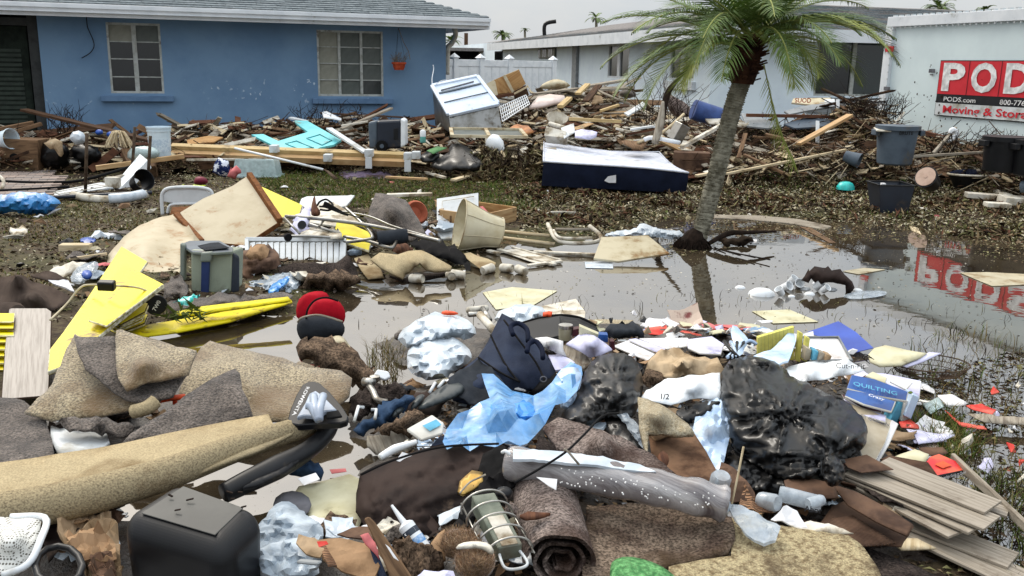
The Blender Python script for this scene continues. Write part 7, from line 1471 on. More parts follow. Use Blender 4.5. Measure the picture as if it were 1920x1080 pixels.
def rolls():
 a=P(1052,1048,.17);b=P(1025,928,.17);ax=(a-b).normalized();up=V((0,0,1));sd=ax.cross(up).normalized();up=sd.cross(ax);mb=MB();N_=90;th=.011;pr=[]
 for i in range(N_+1):q=i/N_*2.9*2*math.pi;rr=.112-.0285*q/6.283;pr.append((q,rr*(1+.05*math.sin(q*2+1))))
 vs=[];L_=7
 for s in range(L_+1):
  o=b.lerp(a+ax*.02,s/L_)
  for q,rr in pr:
   for dr in(0,-th):w=rr+dr;vs.append(o+sd*w*math.cos(q)+up*w*math.sin(q)*.9+ax*.006*math.sin(q*5)*(s==L_))
 n=(N_+1)*2;fs=[]
 for s in range(L_):
  for i in range(N_):
   for e in(0,1):p=s*n+2*i+e;fs.append((p,p+2,p+2+n,p+n))
 for s in(0,L_):
  for i in range(N_):p=s*n+2*i;fs.append((p,p+1,p+3,p+2))
 link('carpet_roll',vs,fs,M['carpet_mauve'],label='mauve carpet rolled tight with its spiral end facing out',cat='carpet',smooth=True)
 shp('dead_leaf','curled orange brown leaf lying on the mauve carpet roll','leaf',[(975,965),(990,958),(1010,960),(1032,962),(1010,968),(985,970)],'leather' if 'leather' in M else 'wood_red',z=(958,.28,970,.28),sp=5,amp=.01)
 C('wrap',(172,168,168),(86,78,80),sc=2.2,rough=.12,bump=.5,bs=14,spec=.8,grain=7,edge=(.40,.58),coat=.6)
 t=thing('wrapped_roll','long roll wrapped in clear plastic with a knotted end','roll',P(1160,910,.2));r=random.Random(4);pts=smoothpts([P(955,868,.27),P(1060,884,.28),P(1180,905,.28),P(1290,928,.27),P(1362,946,.25)],12);mb=MB();n=len(pts)
 rr=[.058*(1+.06*math.sin(i*.7)+r.uniform(-.02,.02))*(.93 if i>n-3 else 1)for i in range(n)];vs,fs=tubegeo(pts,rr,22);vs=[v+V((0,0,1))*.004*nf(v,16,2)for v in vs];mb.add(vs,fs);mb.link('roll',M['wrap'],parent=t,smooth=True)
 shp('wrap_flap',None,None,[(962,840),(1000,842),(1080,850),(1200,868),(1230,884),(1120,872),(1000,862),(962,862)],'film_white',z=(840,.35,884,.34),sp=10,amp=.006,ridge=.01,parent=t)
 puf('knot',None,None,[(1350,970),(1345,950),(1355,930),(1368,938),(1370,952),(1362,968)],'film_grey',z=(930,.26,970,.22),depth=.02,sp=5,ridge=.02,parent=t)
 shp('tail',None,None,[(1366,945),(1390,945),(1430,968),(1464,985),(1455,1015),(1432,1018),(1400,1000),(1378,975)],'film_clear',z=(945,.25,1018,.20),sp=8,ridge=.012,fs=10,parent=t)
 brd('label',None,None,[(1005,894),(1045,898),(1043,919),(1030,912)],'paper',z=(894,.325,919,.30),th=.002,parent=t);mb=MB()
 for i in range(70):x=r.uniform(1050,1340);y=885+(x-1050)*.17+r.uniform(-8,22);c=P(x,y,.335-(y-885-(x-1050)*.17)*.0012);mb.box(c,.004,.004,.003)
 mb.link('droplet',M['white_ink'],parent=t,kind='stuff')
 tube('cable',[P(965,905,.34),P(1010,880,.37),P(1060,848,.42),P(1095,815,.42),P(1130,780,.40),P(1160,775,.36)],.004,M['rubber'],label='thin black cable looping over the wrapped roll',cat='cable')
 tube('cable_tie',[P(1058,842,.43),P(1066,848,.42),P(1078,862,.40),P(1085,870,.38)],.004,M['wood_grey'],label='grey string tied to the black cable',cat='string');tube('stick',[P(1372,945,.26),P(1384,890,.34),P(1394,838,.44)],.0035,M['wood_pale'],n=1,label='thin pale stick standing at the knotted end of the roll',cat='stick')
rolls()
NEAR=[(90,820,'the dark carpet edge'),(300,770,'the grey carpet triangle'),(500,950,'the black bin'),(620,880,'the puddle'),(720,790,'the wet jeans'),(700,1040,'the brown slat'),(800,1030,'the caulk tube'),(830,720,'the armrest pads'),(960,770,'the clear blue sheet'),(940,1000,'the wire cage'),(1000,690,'the navy bag'),(1060,620,'the open suitcase'),(1150,720,'the dusty black bag'),(1100,850,'the curled brown carpet'),(1200,650,'the soggy reams'),(1280,680,'the sandy canvas'),(1270,860,'the corrugated card'),(1300,920,'the wrapped roll'),(1420,930,'the clear bottle'),(1400,650,'the yellow pads'),(1480,800,'the largest black bag'),(1550,690,'the hand lettered roll'),(1640,740,'the quilting magazines'),(1560,980,'the soaked carton'),(1700,900,'the laminate planks'),(1760,820,'the green tuft'),(1180,1020,'the shaggy rug'),(560,480,'the louvred shutter'),(700,420,'the metal tubes'),(450,560,'the green cooler'),(300,560,'the black disc'),(150,500,'the striped newspaper')]
def crumpled(n,seed,poly,size,mats,cat,zup=.08,zf=None,name='torn_sheet',flat=False):
 r=random.Random(seed);words=dict(paper='white paper',paper_lilac='lilac white paper',page='grey white page',paper_cream='cream paper',print_a='printed grey page',print_b='printed reddish page',print_c='printed blue page',card='brown card',card_wet='dark wet card',paper_tan='tan packing paper',cloth_mud='muddy cloth',cloth_beige='sandy cloth',carpet_dark='dark felt',brown_fabric='dark brown fabric',film_white='milky plastic',film_grey='grey clear plastic',white_dirty='grubby white sheet',charcoal_fabric='charcoal fabric',carpet_grey='grey carpet',black_fabric='black fabric',paper_red='red paper',film_black='black plastic',carpet_back='tan carpet backing',denim='blue denim',pink='pink cloth')
 P3=scatter_px(poly,n,seed,zf=zf or(lambda a,b:np.maximum(fz(a,b),.0)))
 for x,y,z in P3:
  m_=r.choice(mats);a=r.uniform(0,6.283);w=size*r.uniform(.5,1.4);h=w*r.uniform(.45,.95);ux=V((math.cos(a),math.sin(a),r.gauss(0,.16))).normalized();tl=V((r.gauss(0,.22),r.gauss(-.15,.25),1)).normalized();uy=tl.cross(ux).normalized();c=V((x,y,z+.015+r.uniform(0,zup)));nx,ny=7,5;vs=[];sd=r.randrange(1000);cu=r.uniform(-.5,.6)*h;rg=(.12 if flat else .30)*h
  for j in range(ny):
   for i in range(nx):
    u=i/(nx-1)-.5;v=j/(ny-1)-.5;e=1+.22*noise.noise(V((u*3+sd,v*3,sd*.7)));p=c+ux*u*w*e+uy*v*h*e;q=p*(1/max(w,.05))*1.6
    p+=tl*(cu*(u*u*1.5+v*v)+rg*(crum(q,1.0,sd%50)if not flat else noise.noise(q)))
    if p.z<.006:p.z=.006
    vs.append(p)
  fs=[(j*nx+i,j*nx+i+1,(j+1)*nx+i+1,(j+1)*nx+i)for j in range(ny-1)for i in range(nx-1)];cor=[f for k,f in enumerate(fs)if not(k in(0,nx-2,len(fs)-1,len(fs)-nx+1)and r.random()<.5)]
  px,py=proj(c);mk_=min(NEAR,key=lambda t:(t[0]-px)**2+(t[1]-py)**2)[2]
  link(name,vs,cor,M[m_],label='%s %s of %s next to %s'%('large' if w>size*1.05 else 'small','flat piece' if flat else 'crumpled piece',words[m_],mk_),cat=cat,group='%s pieces next to %s'%(words[m_],mk_),smooth=m_.startswith(('cloth','carpet','denim'))or 'fabric' in m_,mods=[sol(.004)])
crumpled(34,201,[(1060,600),(1500,605),(1560,700),(1300,690),(1080,670)],.17,['paper','paper_lilac','page','print_a','print_c','paper_cream','print_b','paper'],'paper',.05,flat=True,name='loose_page')
crumpled(22,202,[(1560,700),(1700,700),(1800,760),(1820,850),(1700,880),(1640,850)],.13,['paper','paper_lilac','print_a','print_c','print_b','paper_tan','page'],'paper',.03,flat=True,name='loose_page')
crumpled(46,203,[(700,770),(860,650),(1060,680),(1260,720),(1380,760),(1440,920),(1560,1000),(1200,940),(960,920),(900,840)],.14,['card','card_wet','paper_tan','cloth_mud','film_white','white_dirty','brown_fabric','black_fabric','carpet_dark','paper','film_grey','charcoal_fabric','cloth_beige'],'scrap sheet',.05)
crumpled(26,204,[(640,940),(780,1000),(1000,1000),(1000,1090),(600,1090),(560,1010)],.09,['card','paper_tan','cloth_mud','film_white','brown_fabric','paper','white_dirty','print_a'],'scrap sheet',.07)
crumpled(22,205,[(1380,870),(1600,900),(1700,1010),(1560,1030),(1420,960)],.12,['card_wet','card','paper_tan','film_grey','carpet_dark','white_dirty'],'scrap sheet',.05)
crumpled(40,206,[(420,400),(860,400),(900,480),(700,540),(560,560),(330,580),(90,560),(100,480),(240,440)],.20,['card_wet','paper_tan','cloth_mud','film_white','white_dirty','carpet_grey','black_fabric','paper','carpet_dark','wood_brown' if 0 else 'card','pink'],'scrap sheet',.04,zf=gz)
crumpled(12,207,[(100,770),(340,760),(340,830),(90,860)],.12,['white_dirty','film_white','carpet_dark','paper_tan','cloth_mud'],'scrap sheet',.02)
crumpled(18,208,[(80,960),(230,960),(230,1090),(60,1090)],.10,['card','paper_tan','brown_fabric','film_white','card_wet'],'scrap sheet',.08)
def near_left():
 C('fur_skin',(92,68,50),(60,44,32),rough=1)
 t=thing('vacuum_cleaner','vacuum cleaner head and black tube lying by the carpet roll','vacuum cleaner',P(600,790,.2));C('vac_grey',(168,180,196),(140,150,166),sc=4,rough=.35,spec=.5)
 pl=roundpoly([(562,724),(582,713),(606,720),(654,776),(650,792),(600,794),(545,797),(538,782)],1)
 brd('head',None,None,pl,'black_plastic',z=(713,.31,797,.24),th=.03,parent=t);brd('cover',None,None,[(580,737),(592,732),(604,740),(632,768),(610,770),(598,780),(570,778),(556,782),(572,755)],'vac_grey',z=(713,.33,797,.262),th=.02,parent=t)
 for x0,x1 in((588,590),(606,600),(575,584)):tube('duct',[P(x0,742 if x0!=575 else 760,.335),P(x1,764,.33),P(598,788,.30)],.016,M['vac_grey'],parent=t)
 brd('brush',None,None,[(612,772),(634,768),(642,780),(612,784)],'rubber',z=(713,.34,797,.27),th=.01,parent=t)
 a=P(576,727,.322);b=P(546,786,.272);xd=(b-a).normalized();nn=V((0,-.35,.94)).normalized();ud=nn.cross(xd);text('lettering','ROWENTA',a-ud*.002,xd,ud,.020,M['white_ink'],bold=.01,parent=t,ext=.006,fit=(b-a).length*.92)
 tube('tube',[P(625,786,.20),P(612,812,.17),P(575,846,.16),P(520,876,.15),P(460,905,.14),P(420,925,.13)],[.028,.034,.036,.045,.04,.035],M['black_plastic'],seg=14,parent=t);puf('tube_body',None,None,[(440,925),(470,885),(520,868),(565,842),(590,830),(585,850),(545,885),(490,915)],'black_plastic',z=(830,.16,925,.13),depth=.05,sp=9,amp=.003,parent=t)
 tube('cord',[P(610,795,.2),P(600,830,.15),P(560,868,.12),P(500,900,.11),P(450,930,.1)],.005,M['rubber'],parent=t)
 t=thing('bin','black plastic bin lying over at the bottom edge beside brown paper','bin',P(350,1000,0));tp=[(333,891),(502,951),(424,1030),(212,966)];T_=[P(x,y,.36)for x,y in tp];cc=sum(T_,V())/4;Bt=[V((cc.x+(v.x-cc.x)*.92,cc.y+(v.y-cc.y)*.92,-.02))for v in T_]
 link('body',Bt+T_,HEXF,M['black_plastic'],parent=t,mods=[bev(.07,14)],smooth=False);
 I_=[cc.lerp(v,.66)+V((0,0,.002))+(T_[0]-T_[3])*.0 for v in T_];link('recess',I_,[(0,1,2,3)],mk('bin_grey',(74,74,71),(62,62,60),sc=3,rough=.5,spec=.35),parent=t,mods=[sol(-.004),bev(.002)]);mb=MB()
 mb=MB();r=random.Random(2)
 for i in range(7):c=P(r.choice([330,355,440,450,460])+r.uniform(-8,8),r.uniform(915,960),.37);mb.bar(c,c+V((r.uniform(-.02,.02),r.uniform(-.01,.01),.004)),.006,.003)
 mb.link('dirt',M['twig_dark'],parent=t,kind='stuff')
 t=thing('laundry_basket','white perforated plastic basket side at the bottom corner','basket',P(40,1030,.2));C('perf',(226,226,220),(210,210,204),rough=.5)
 nt=M['perf'].node_tree;vo=nt.nodes.new('ShaderNodeTexVoronoi');vo.inputs['Scale'].default_value=110;vo.inputs['Randomness'].default_value=.05;tcn=nt.nodes.new('ShaderNodeTexCoord');nt.links.new(tcn.outputs['Object'],vo.inputs[0]);rp=nt.nodes.new('ShaderNodeValToRGB');rp.color_ramp.elements[0].position=.30;rp.color_ramp.elements[0].color=(.12,.11,.09,1);rp.color_ramp.elements[1].position=.42;rp.color_ramp.elements[1].color=(.72,.72,.68,1);nt.links.new(vo.outputs[0],rp.inputs[0]);nt.links.new(rp.outputs[0],nt.nodes['Principled BSDF'].inputs['Base Color'])
 shp('side',None,None,[(-40,968),(30,970),(78,972),(72,1010),(50,1052),(10,1072),(-40,1090)],'perf',z=(968,.30,1090,.24),th=.006,sp=12,inner=[(20,1010,.33)],parent=t,smooth=True);tube('rim',[P(20,969,.30),P(84,971,.30),P(76,1012,.30),P(52,1058,.27),P(5,1078,.25)],.010,M['white_plastic'],parent=t)
 tube('ring',[P(*q,.26)for q in ell(110,1062,44,38,12)],.010,M['black_plastic'],closed=True,n=1,seg=8,label='black plastic ring standing beside the perforated basket',cat='ring')
 for i,(pts,m_,z)in enumerate((([(105,968),(150,955),(205,962),(222,1000),(230,1100),(180,1110),(150,1050),(110,1000)],'paper_tan',.16),([(120,1010),(170,990),(215,1010),(220,1060),(160,1060)],'card',.2),([(170,1050),(210,1040),(225,1110),(175,1115)],'card_corr_wet',.2))):shp('packing_paper',['crumpled tan packing paper left of the black bin','second brown paper crumple left of the black bin','corrugated card strip left of the black bin'][i],'paper',pts,m_,z=(955,z,1110,z),sp=9,ridge=.04,fs=7)
 shp('rag','dark rag stuffed behind the packing paper','rag',[(75,985),(110,975),(200,955),(215,960),(150,1000),(90,1050)],'brown_fabric',z=(955,.12,1050,.12),sp=10,ridge=.03)
 puf('plastic_bag','clear blue grey plastic bag crushed against the black bin','bag',[(428,1090),(425,1040),(462,1005),(500,968),(520,938),(548,938),(575,968),(605,985),(608,1010),(590,1035),(600,1090)],'film_grey',z=(938,.14,1090,.14),depth=.10,sp=8,ridge=.05,fs=10)
 puf('plastic_bag','smaller clear bag spilling below the torn cardboard','bag',[(470,1040),(520,1010),(600,1005),(612,1040),(590,1075),(500,1085)],'film_grey',z=(1005,.22,1085,.2),depth=.04,sp=8,ridge=.04,fs=12,seed=3)
 shp('plastic_sheet','pale translucent board lying in the puddle by the black bin','sheet',[(545,935),(560,912),(610,900),(655,888),(690,905),(684,960),(668,1002),(620,1000),(585,985),(575,960)],'paper_cream',z=(888,.02,1002,.03),th=.005,sp=16,amp=.004)
 shp('mesh_scrap','oval scrap of grey mesh on the pale board','mesh',ell(548,946,36,26,12),'ink_grey',z=(900,.05,980,.04),th=.003,sp=12)
 puf('jar','dark blue plastic pack with a label by the puddle','package',[(540,888),(550,868),(585,862),(606,880),(600,898),(560,896)],'denim',z=(862,.10,898,.04),depth=.05,sp=6,ridge=.02);brd('tag','small white paper tag beside the dark blue pack','tag',[(558,897),(592,886),(600,898),(570,910)],'paper',z=(886,.12,910,.10),th=.002);brd('tag','pink and white ticket floating in the puddle','ticket',[(618,880),(648,878),(650,884),(622,888)],'pink',z=(0,.02,1,.02),th=.002)
 for i,(pts,m_,z0,z1)in enumerate((([(560,1000),(590,1004),(612,1018),(600,1040),(575,1035),(555,1015)],'paper_tan',.28,.25),([(590,1008),(640,1005),(690,1020),(712,1060),(700,1085),(640,1070),(605,1045)],'card',.26,.22),([(632,1000),(660,990),(692,990),(700,1015),(670,1010)],'card_wet',.2,.2),([(596,1012),(606,1008),(632,1062),(615,1062)],'card_corr',.28,.25))):shp('cardboard',['small torn tan card nearest the plastic bag','large torn kraft carton by the wooden slat','dark curled carton edge behind the kraft carton','corrugated edge of the torn kraft carton'][i],'cardboard',pts,m_,z=(990,z0,1085,z1),sp=8,amp=.02,ridge=.01,th=.005)
 brd('tape','small red tape piece on the torn card','tape',[(594,1015),(612,1014),(616,1020),(598,1026)],'paper_red',z=(1014,.31,1026,.30),th=.002);plk(P(560,1052,.25),P(600,1056,.27),.02,.008,'metal_grey','grey metal strip under the torn card','strip')
 t=brd('wooden_lath','worn brown wooden slat standing out of the rubbish','slat',[(682,972),(692,968),(702,978),(735,1025),(775,1085),(740,1105),(722,1060),(700,1010)],'wood_brown',z=(968,.36,1105,.20),th=.02)
 brd('label',None,None,[(722,1020),(730,1026),(748,1052),(738,1046)],'paper',z=(1020,.335,1052,.30),th=.002,parent=t);brd('folder','dark navy folder edge beside the wooden slat','folder',[(688,1010),(706,1030),(730,1090),(712,1095),(700,1050)],'bag_navy',z=(1010,.27,1095,.2),th=.01);shp('wrapper','red and clear plastic wrapper by the navy folder','wrapper',[(675,1003),(690,1000),(704,1018),(712,1050),(695,1030)],'pink',z=(1000,.29,1050,.24),sp=7,ridge=.02)
 shp('rag','mottled grey rag draped over the caulk tube','rag',[(732,1012),(750,1015),(775,1020),(800,1034),(820,1034),(833,1060),(815,1075),(790,1095),(765,1080),(745,1050)],'cloth_mud',z=(1012,.24,1095,.2),sp=7,ridge=.05,fs=9);shp('paper','crumpled printed white paper at the bottom edge','paper',[(778,1085),(795,1062),(850,1068),(862,1095),(780,1100)],'paper_lilac',z=(1062,.24,1100,.22),sp=8,ridge=.02)
 a=P(761,985,.27);b=P(800,1040,.20);ax=(a-b).normalized();t=thing('caulk_tube','white caulk tube with a pointed nozzle leaning on the brown bag','caulk tube',b);L_=(a-b).length;lathe('tube',b,[(.0,0),(.025,0),(.025,L_),(.018,L_+.006),(.010,L_+.01)],M['white_plastic'],ax=ax,parent=t,seg=24);lathe('nozzle',b+ax*(L_+.008),[(.010,0),(.009,.01),(.004,.065),(.001,.066)],M['white_plastic'],ax=ax,parent=t,seg=14)
 lathe('label_band',b+ax*(L_*.66),[(.0254,0),(.0254,L_*.18)],mk('caulk_dark',(58,66,78),rough=.4),ax=ax,parent=t,seg=24);lathe('label_band',b+ax*(L_*.34),[(.0253,0),(.0253,L_*.22)],mk('caulk_blue',(96,150,206),(214,226,236),sc=40,rough=.4),ax=ax,parent=t,seg=24)
 n_=(EYE-a).normalized();s_=ax.cross(n_).normalized();n_=s_.cross(ax).normalized();text('lettering','DAP',b+ax*(L_*.69)-s_*-.016+n_*.0225,-s_,ax,.018,M['white_ink'],bold=.02,parent=t,ext=.002)
 t=puf('fabric_bag','large dark brown fabric bag slumped by the puddle','bag',[(667,960),(668,925),(675,888),(705,872),(742,858),(790,842),(828,834),(880,828),(934,829),(958,836),(966,860),(966,890),(950,915),(912,935),(890,985),(845,990),(800,1015),(770,1005),(730,1000),(690,996)],'brown_fabric',t=(828,3.42,1015,2.78),depth=.12,sp=8,amp=.02,fs=2.2,ridge=.03,gather=[(925,845),(700,980)],fray=.3,rnd=1,pw=.6)
 tube('seam',[P(677,890,.33),P(740,862,.38),P(830,838,.38),P(935,832,.37)],.004,M['black_fabric'],parent=t);tube('hook',[P(942,848,.42),P(948,846,.43),P(956,852,.42)],.006,M['white_plastic'],label='white plastic hook on the brown fabric bag',cat='hook')
 shp('bag_flap','black nylon lining hanging from the brown bag','lining',[(905,850),(945,838),(966,870),(965,905),(935,925),(912,935),(890,985),(868,1000),(850,980),(880,930)],'black_fabric',t=(838,3.15,1000,2.62),sp=8,ridge=.03,fs=7)
 shp('brass_dish','gold patterned metal tin inside the brown bag','tin',[(858,920),(862,900),(885,882),(905,885),(906,900),(888,915),(868,925)],'brass',t=(880,3.0,925,2.85),sp=7,amp=.015);tube('wire',[P(862,925,.36),P(880,905,.38),P(900,895,.38),P(910,890,.38)],.003,M['wood_grey'],label='bent wire over the gold tin',cat='wire')
 t=thing('wire_cage','white wire cage around a grey green box beside the carpet roll','wire cage',P(935,1010,.2));A=P(905,938,.27);B=P(960,1045,.22);ax=(B-A).normalized();s_=ax.cross(V((0,0,1))).normalized();u_=s_.cross(ax)
 plank('box',A,B-ax*.02,.075,.05,M['grey_plastic']if 0 else mk('box_green',(96,104,92),(128,134,120),sc=12,rough=.5,dirt=.3),parent=t);plank('label',A.lerp(B,.42)+u_*.027,A.lerp(B,.92)+u_*.027,.05,.003,M['white_dirty'],parent=t)
 for k in range(5):c=A.lerp(B,.06+k*.21)-u_*.01;tube('hoop',[c+s_*.075*math.cos(a)+u_*.06*math.sin(a)for a in[i*.45-.3 for i in range(9)]],.0035,M['chrome'],parent=t,seg=6)
 for dx in(-.07,.07):tube('rail',[A+s_*dx,B+s_*dx],.003,M['chrome'],n=1,parent=t,seg=6)
 tube('handle',[B-ax*.03-s_*.03,B+ax*.035-s_*.035,B+ax*.05,B+ax*.035+s_*.035,B-ax*.03+s_*.03],.0045,M['white_paint'],parent=t)
 puf('fur_hat','brown furry ball lying beneath the brown bag','fur',ell(862,1020,44,30,12),'fur',z=(990,.24,1050,.16),depth=.06,sp=7,amp=.01,fs=30);puf('fur_hat','lighter tan furry ball with a white brim at the bottom edge','fur',ell(890,1052,40,40,12),'fur',z=(1012,.26,1092,.2),depth=.06,sp=7,amp=.012,fs=30,seed=4);puf('fur_brim','white fuzzy trim along the tan fur ball','trim',[(852,1030),(862,1018),(890,1014),(918,1018),(928,1035),(922,1042),(900,1028),(870,1030)],'white_dirty',z=(1014,.31,1042,.29),depth=.02,sp=5,amp=.006,fs=30)
 rr=np.random.RandomState(3)
 for nm,cx,cy,rx,ry,z0,lb in(('fur',862,1020,40,27,.27,'brown hairs covering the furry ball'),('fur',890,1054,36,34,.29,'tan hairs covering the light furry ball')):
  pts=[tuple(P(cx+rx*math.sqrt(a)*math.cos(b),cy+ry*math.sqrt(a)*math.sin(b),z0-.05*a))for a,b in zip(rr.rand(2600),rr.rand(2600)*6.283)];grass('fur_hair',lb,pts,.022,['fur','wood_brown','paper_tan'],7,w=.0007,lean=1.3)
 shp('paper_bag','folded brown kraft paper beside the brown fur','paper',[(808,1020),(822,1000),(834,992),(832,1015),(836,1050),(820,1055)],'card',z=(992,.25,1055,.2),sp=7,amp=.01);puf('camera_case','small glossy black gadget behind the wire cage','gadget',ell(945,925,18,14,9),'black_plastic',z=(910,.3,940,.26),depth=.03,sp=5,amp=.01);puf('rag','lilac patterned rag beside the wire cage','rag',ell(958,957,14,14,8),'carpet_mauve',z=(940,.24,972,.22),depth=.03,sp=5,ridge=.02)
near_left()
def near_mid():
 puf('rubbish_bag','upper tied white rubbish bag at the edge of the pool','bag',[(746,640),(750,622),(775,605),(800,590),(820,584),(845,590),(872,596),(896,620),(880,636),(840,634),(800,645),(768,655)],'film_white',t=(584,5.0,655,4.6),depth=.14,sp=7,ridge=.05,fs=9)
 puf('rubbish_bag','lower round white rubbish bag before the navy bag','bag',[(761,675),(766,650),(793,638),(840,632),(868,640),(882,660),(888,676),(848,700),(834,712),(787,711),(768,695)],'film_white',t=(632,4.7,712,4.25),depth=.16,sp=7,ridge=.055,fs=9,seed=2)
 puf('plastic_bag','white plastic bag tied in orange behind the navy bag','bag',[(926,605),(930,585),(950,575),(985,570),(1012,574),(1024,588),(1018,600),(980,608),(950,614)],'film_white',t=(570,5.3,614,5.0),depth=.12,sp=7,ridge=.05,fs=9,seed=5)
 puf('tie','orange knot on the white bag beside the suitcase','knot',ell(1028,590,9,7,7),'orange',t=(580,5.0,600,4.95),depth=.02,sp=4,ridge=.01);puf('tie','orange tie lying on top of the upper white rubbish bag','tie',[(826,590),(830,582),(850,583),(862,588),(850,592)],'orange',t=(580,4.9,600,4.85),depth=.02,sp=4)
 puf('shoe','grey shoe sole sticking out beside the upper white bag','shoe',[(738,634),(740,624),(762,616),(770,620),(752,630),(746,640)],'carpet_grey',z=(616,.12,640,.06),depth=.03,sp=4)
 for i,(a,b,r)in enumerate((((878,582),(912,578),.02),((905,578),(918,600),.016),((900,590),(935,630),.022),((880,590),(905,588),.015))):tube('pump_part',[P(*a,.22),P(*b,.2)],r,M['chrome']if i%2 else M['white_dirty'],n=1,seg=10,label=['top bar of chrome fittings behind the bags','short chrome stub of the fittings','thick pale crutch leg running under the navy bag','small chrome spigot nearest the orange tie'][i],cat='fitting')
 t=puf('travel_bag','navy grey zip travel bag standing open among the rubbish','bag',[(941,587),(958,596),(975,610),(1004,638),(1030,672),(1042,695),(1030,722),(1000,730),(960,738),(915,748),(880,760),(850,752),(836,728),(842,708),(870,690),(897,668),(915,640),(928,612)],'bag_navy',t=(587,4.6,760,3.9),depth=.13,sp=8,amp=.012,ridge=.022,fs=4,pw=.9,fray=.3)
 for q in([(920,628),(935,660),(952,690),(972,715)],[(945,600),(975,640),(1005,680),(1022,715)],[(897,670),(925,690),(950,705),(975,716)]):tube('zip',[S(x,y,4.42-(y-587)/173*.66)for x,y in q],.005,M['black_fabric'],parent=t)
 for q in([(962,628),(958,612),(972,606),(988,618),(990,640)],[(988,660),(992,645),(1005,640),(1016,655),(1018,672)]):tube('handle',[S(x,y,4.33-(y-587)/173*.66)for x,y in q],.012,M['navy_fabric'],parent=t)
 shp('canvas_flap','dark grey canvas side flap hanging from the navy bag','flap',[(838,712),(870,690),(897,672),(930,700),(955,730),(920,752),(890,760),(870,750),(850,735)],'charcoal_fabric',t=(672,4.1,760,3.8),sp=9,ridge=.02,fs=5)
 puf('backpack','black bag with a round logo eyelet under the navy bag','bag',[(995,735),(1010,715),(1040,700),(1052,720),(1045,745),(1010,755)],'black_fabric',t=(700,4.1,755,3.95),depth=.06,sp=7,ridge=.02);tube('eyelet',[S(*q,3.93)for q in ell(1019,711,6,5,10)],.003,M['ink_grey'],closed=True,n=1,label='round grey eyelet on the black bag',cat='eyelet')
 shp('plastic_film','big sheet of clear blue plastic crumpled over the rubbish','plastic',[(903,697),(925,708),(960,722),(1000,742),(1035,722),(1048,695),(1070,686),(1090,694),(1092,708),(1082,738),(1040,772),(1004,808),(975,838),(930,836),(900,832),(862,846),(838,850),(830,820),(838,795),(880,772),(918,752),(908,725)],'film_blue',t=(686,4.05,850,3.2),sp=19,ridge=.045,fs=5,th=0,smooth=False,inner=[(940,770,0,3.4),(1060,710,0,3.8),(912,705,0,3.75)])
 puf('plastic_film','dense sky blue wad of plastic inside the clear sheet','plastic',[(912,770),(920,745),(960,750),(1002,752),(1000,790),(965,805),(935,815),(915,812)],'film_blue_dense',t=(740,3.7,815,3.4),depth=.08,sp=8,ridge=.05,fs=6)
 puf('plastic_film','pale blue plastic tongue rising beside the dusty black bag','plastic',[(1046,740),(1040,715),(1050,695),(1068,686),(1088,694),(1092,710),(1080,745),(1062,768),(1048,760)],'film_pale',t=(686,3.95,768,3.7),depth=.05,sp=7,ridge=.02,fs=7)
 puf('plastic_film','pale plastic bag bottom beside the wet book','plastic',[(782,845),(785,815),(800,800),(840,815),(850,835),(830,850),(800,855)],'film_pale',t=(800,3.7,855,3.4),depth=.05,sp=7,ridge=.03);brd('folder','navy card corner below the blue plastic','card',[(802,842),(829,812),(845,828),(838,838),(812,848)],'bag_navy',t=(812,3.5,848,3.35),th=.006)
 brd('book','wet open book with a blue picture beside the blue plastic','book',[(762,804),(772,798),(810,777),(832,792),(830,812),(790,825)],'page',z=(777,.22,825,.16),th=.015);brd('picture','blue printed picture on the wet open book','picture',[(792,798),(818,786),(828,796),(806,808)],'book_teal',z=(777,.224,825,.164),th=.001)
 puf('jeans','pair of wet blue jeans crumpled beside the armrests','jeans',[(664,806),(672,795),(700,780),(708,762),(735,745),(770,742),(778,750),(748,775),(738,790),(705,805),(678,815)],'denim',z=(742,.20,815,.06),depth=.06,sp=6,ridge=.04,fs=9)
 puf('cloth','mud stained brown cloth below the armrests','cloth',[(695,812),(735,790),(770,770),(810,775),(800,785),(768,800),(780,822),(735,812)],'cloth_mud',z=(770,.18,822,.08),depth=.05,sp=7,ridge=.035);shp('cloth','grey brown wet cloth trailing into the puddle','cloth',[(690,822),(735,810),(785,820),(780,838),(740,848),(705,850),(688,840)],'wood_grey',z=(810,.08,850,.03),sp=8,ridge=.02)
 for i,(pts,lb)in enumerate((([(780,768),(795,748),(830,722),(860,712),(873,718),(874,732),(850,748),(822,758),(795,768)],'large dark grey moulded armrest pad'),([(734,780),(740,765),(752,758),(762,762),(752,776),(738,784)],'small dark grey armrest pad by the jeans'),([(768,766),(778,745),(790,738),(798,742),(785,762),(774,770)],'narrow black rest between the two armrest pads'))):puf('armrest',lb,'armrest',pts,'charcoal_fabric' if 0 else 'rest',t=(712,4.0,784,3.65),depth=.045,sp=6,amp=.001)if 'rest' in M else(C('rest',(62,68,70),(54,60,62),rough=.45,spec=.4),puf('armrest',lb,'armrest',pts,'rest',t=(712,4.0,784,3.65),depth=.045,sp=6,amp=.001))
 for i,q in enumerate(([(806,735),(816,718)],[(822,726),(832,714)],[(664,790),(672,762),(682,764)],[(696,768),(706,768),(703,785)])):tube('clip',[P(x,y,.24-i*.03)for x,y in q],.007,M['white_paint'],n=1,label=['white prong behind the large armrest','second white prong behind the large armrest','bent white bracket at the puddle edge','small white bracket by the jeans'][i],cat='bracket')
 puf('rag_heap','dark shaggy wet bath mat behind the jeans','mat',[(655,775),(660,740),(690,722),(740,715),(765,735),(740,748),(705,770),(675,790)],'carpet_dark',z=(715,.14,790,.04),depth=.05,sp=6,ridge=.03,fs=14)
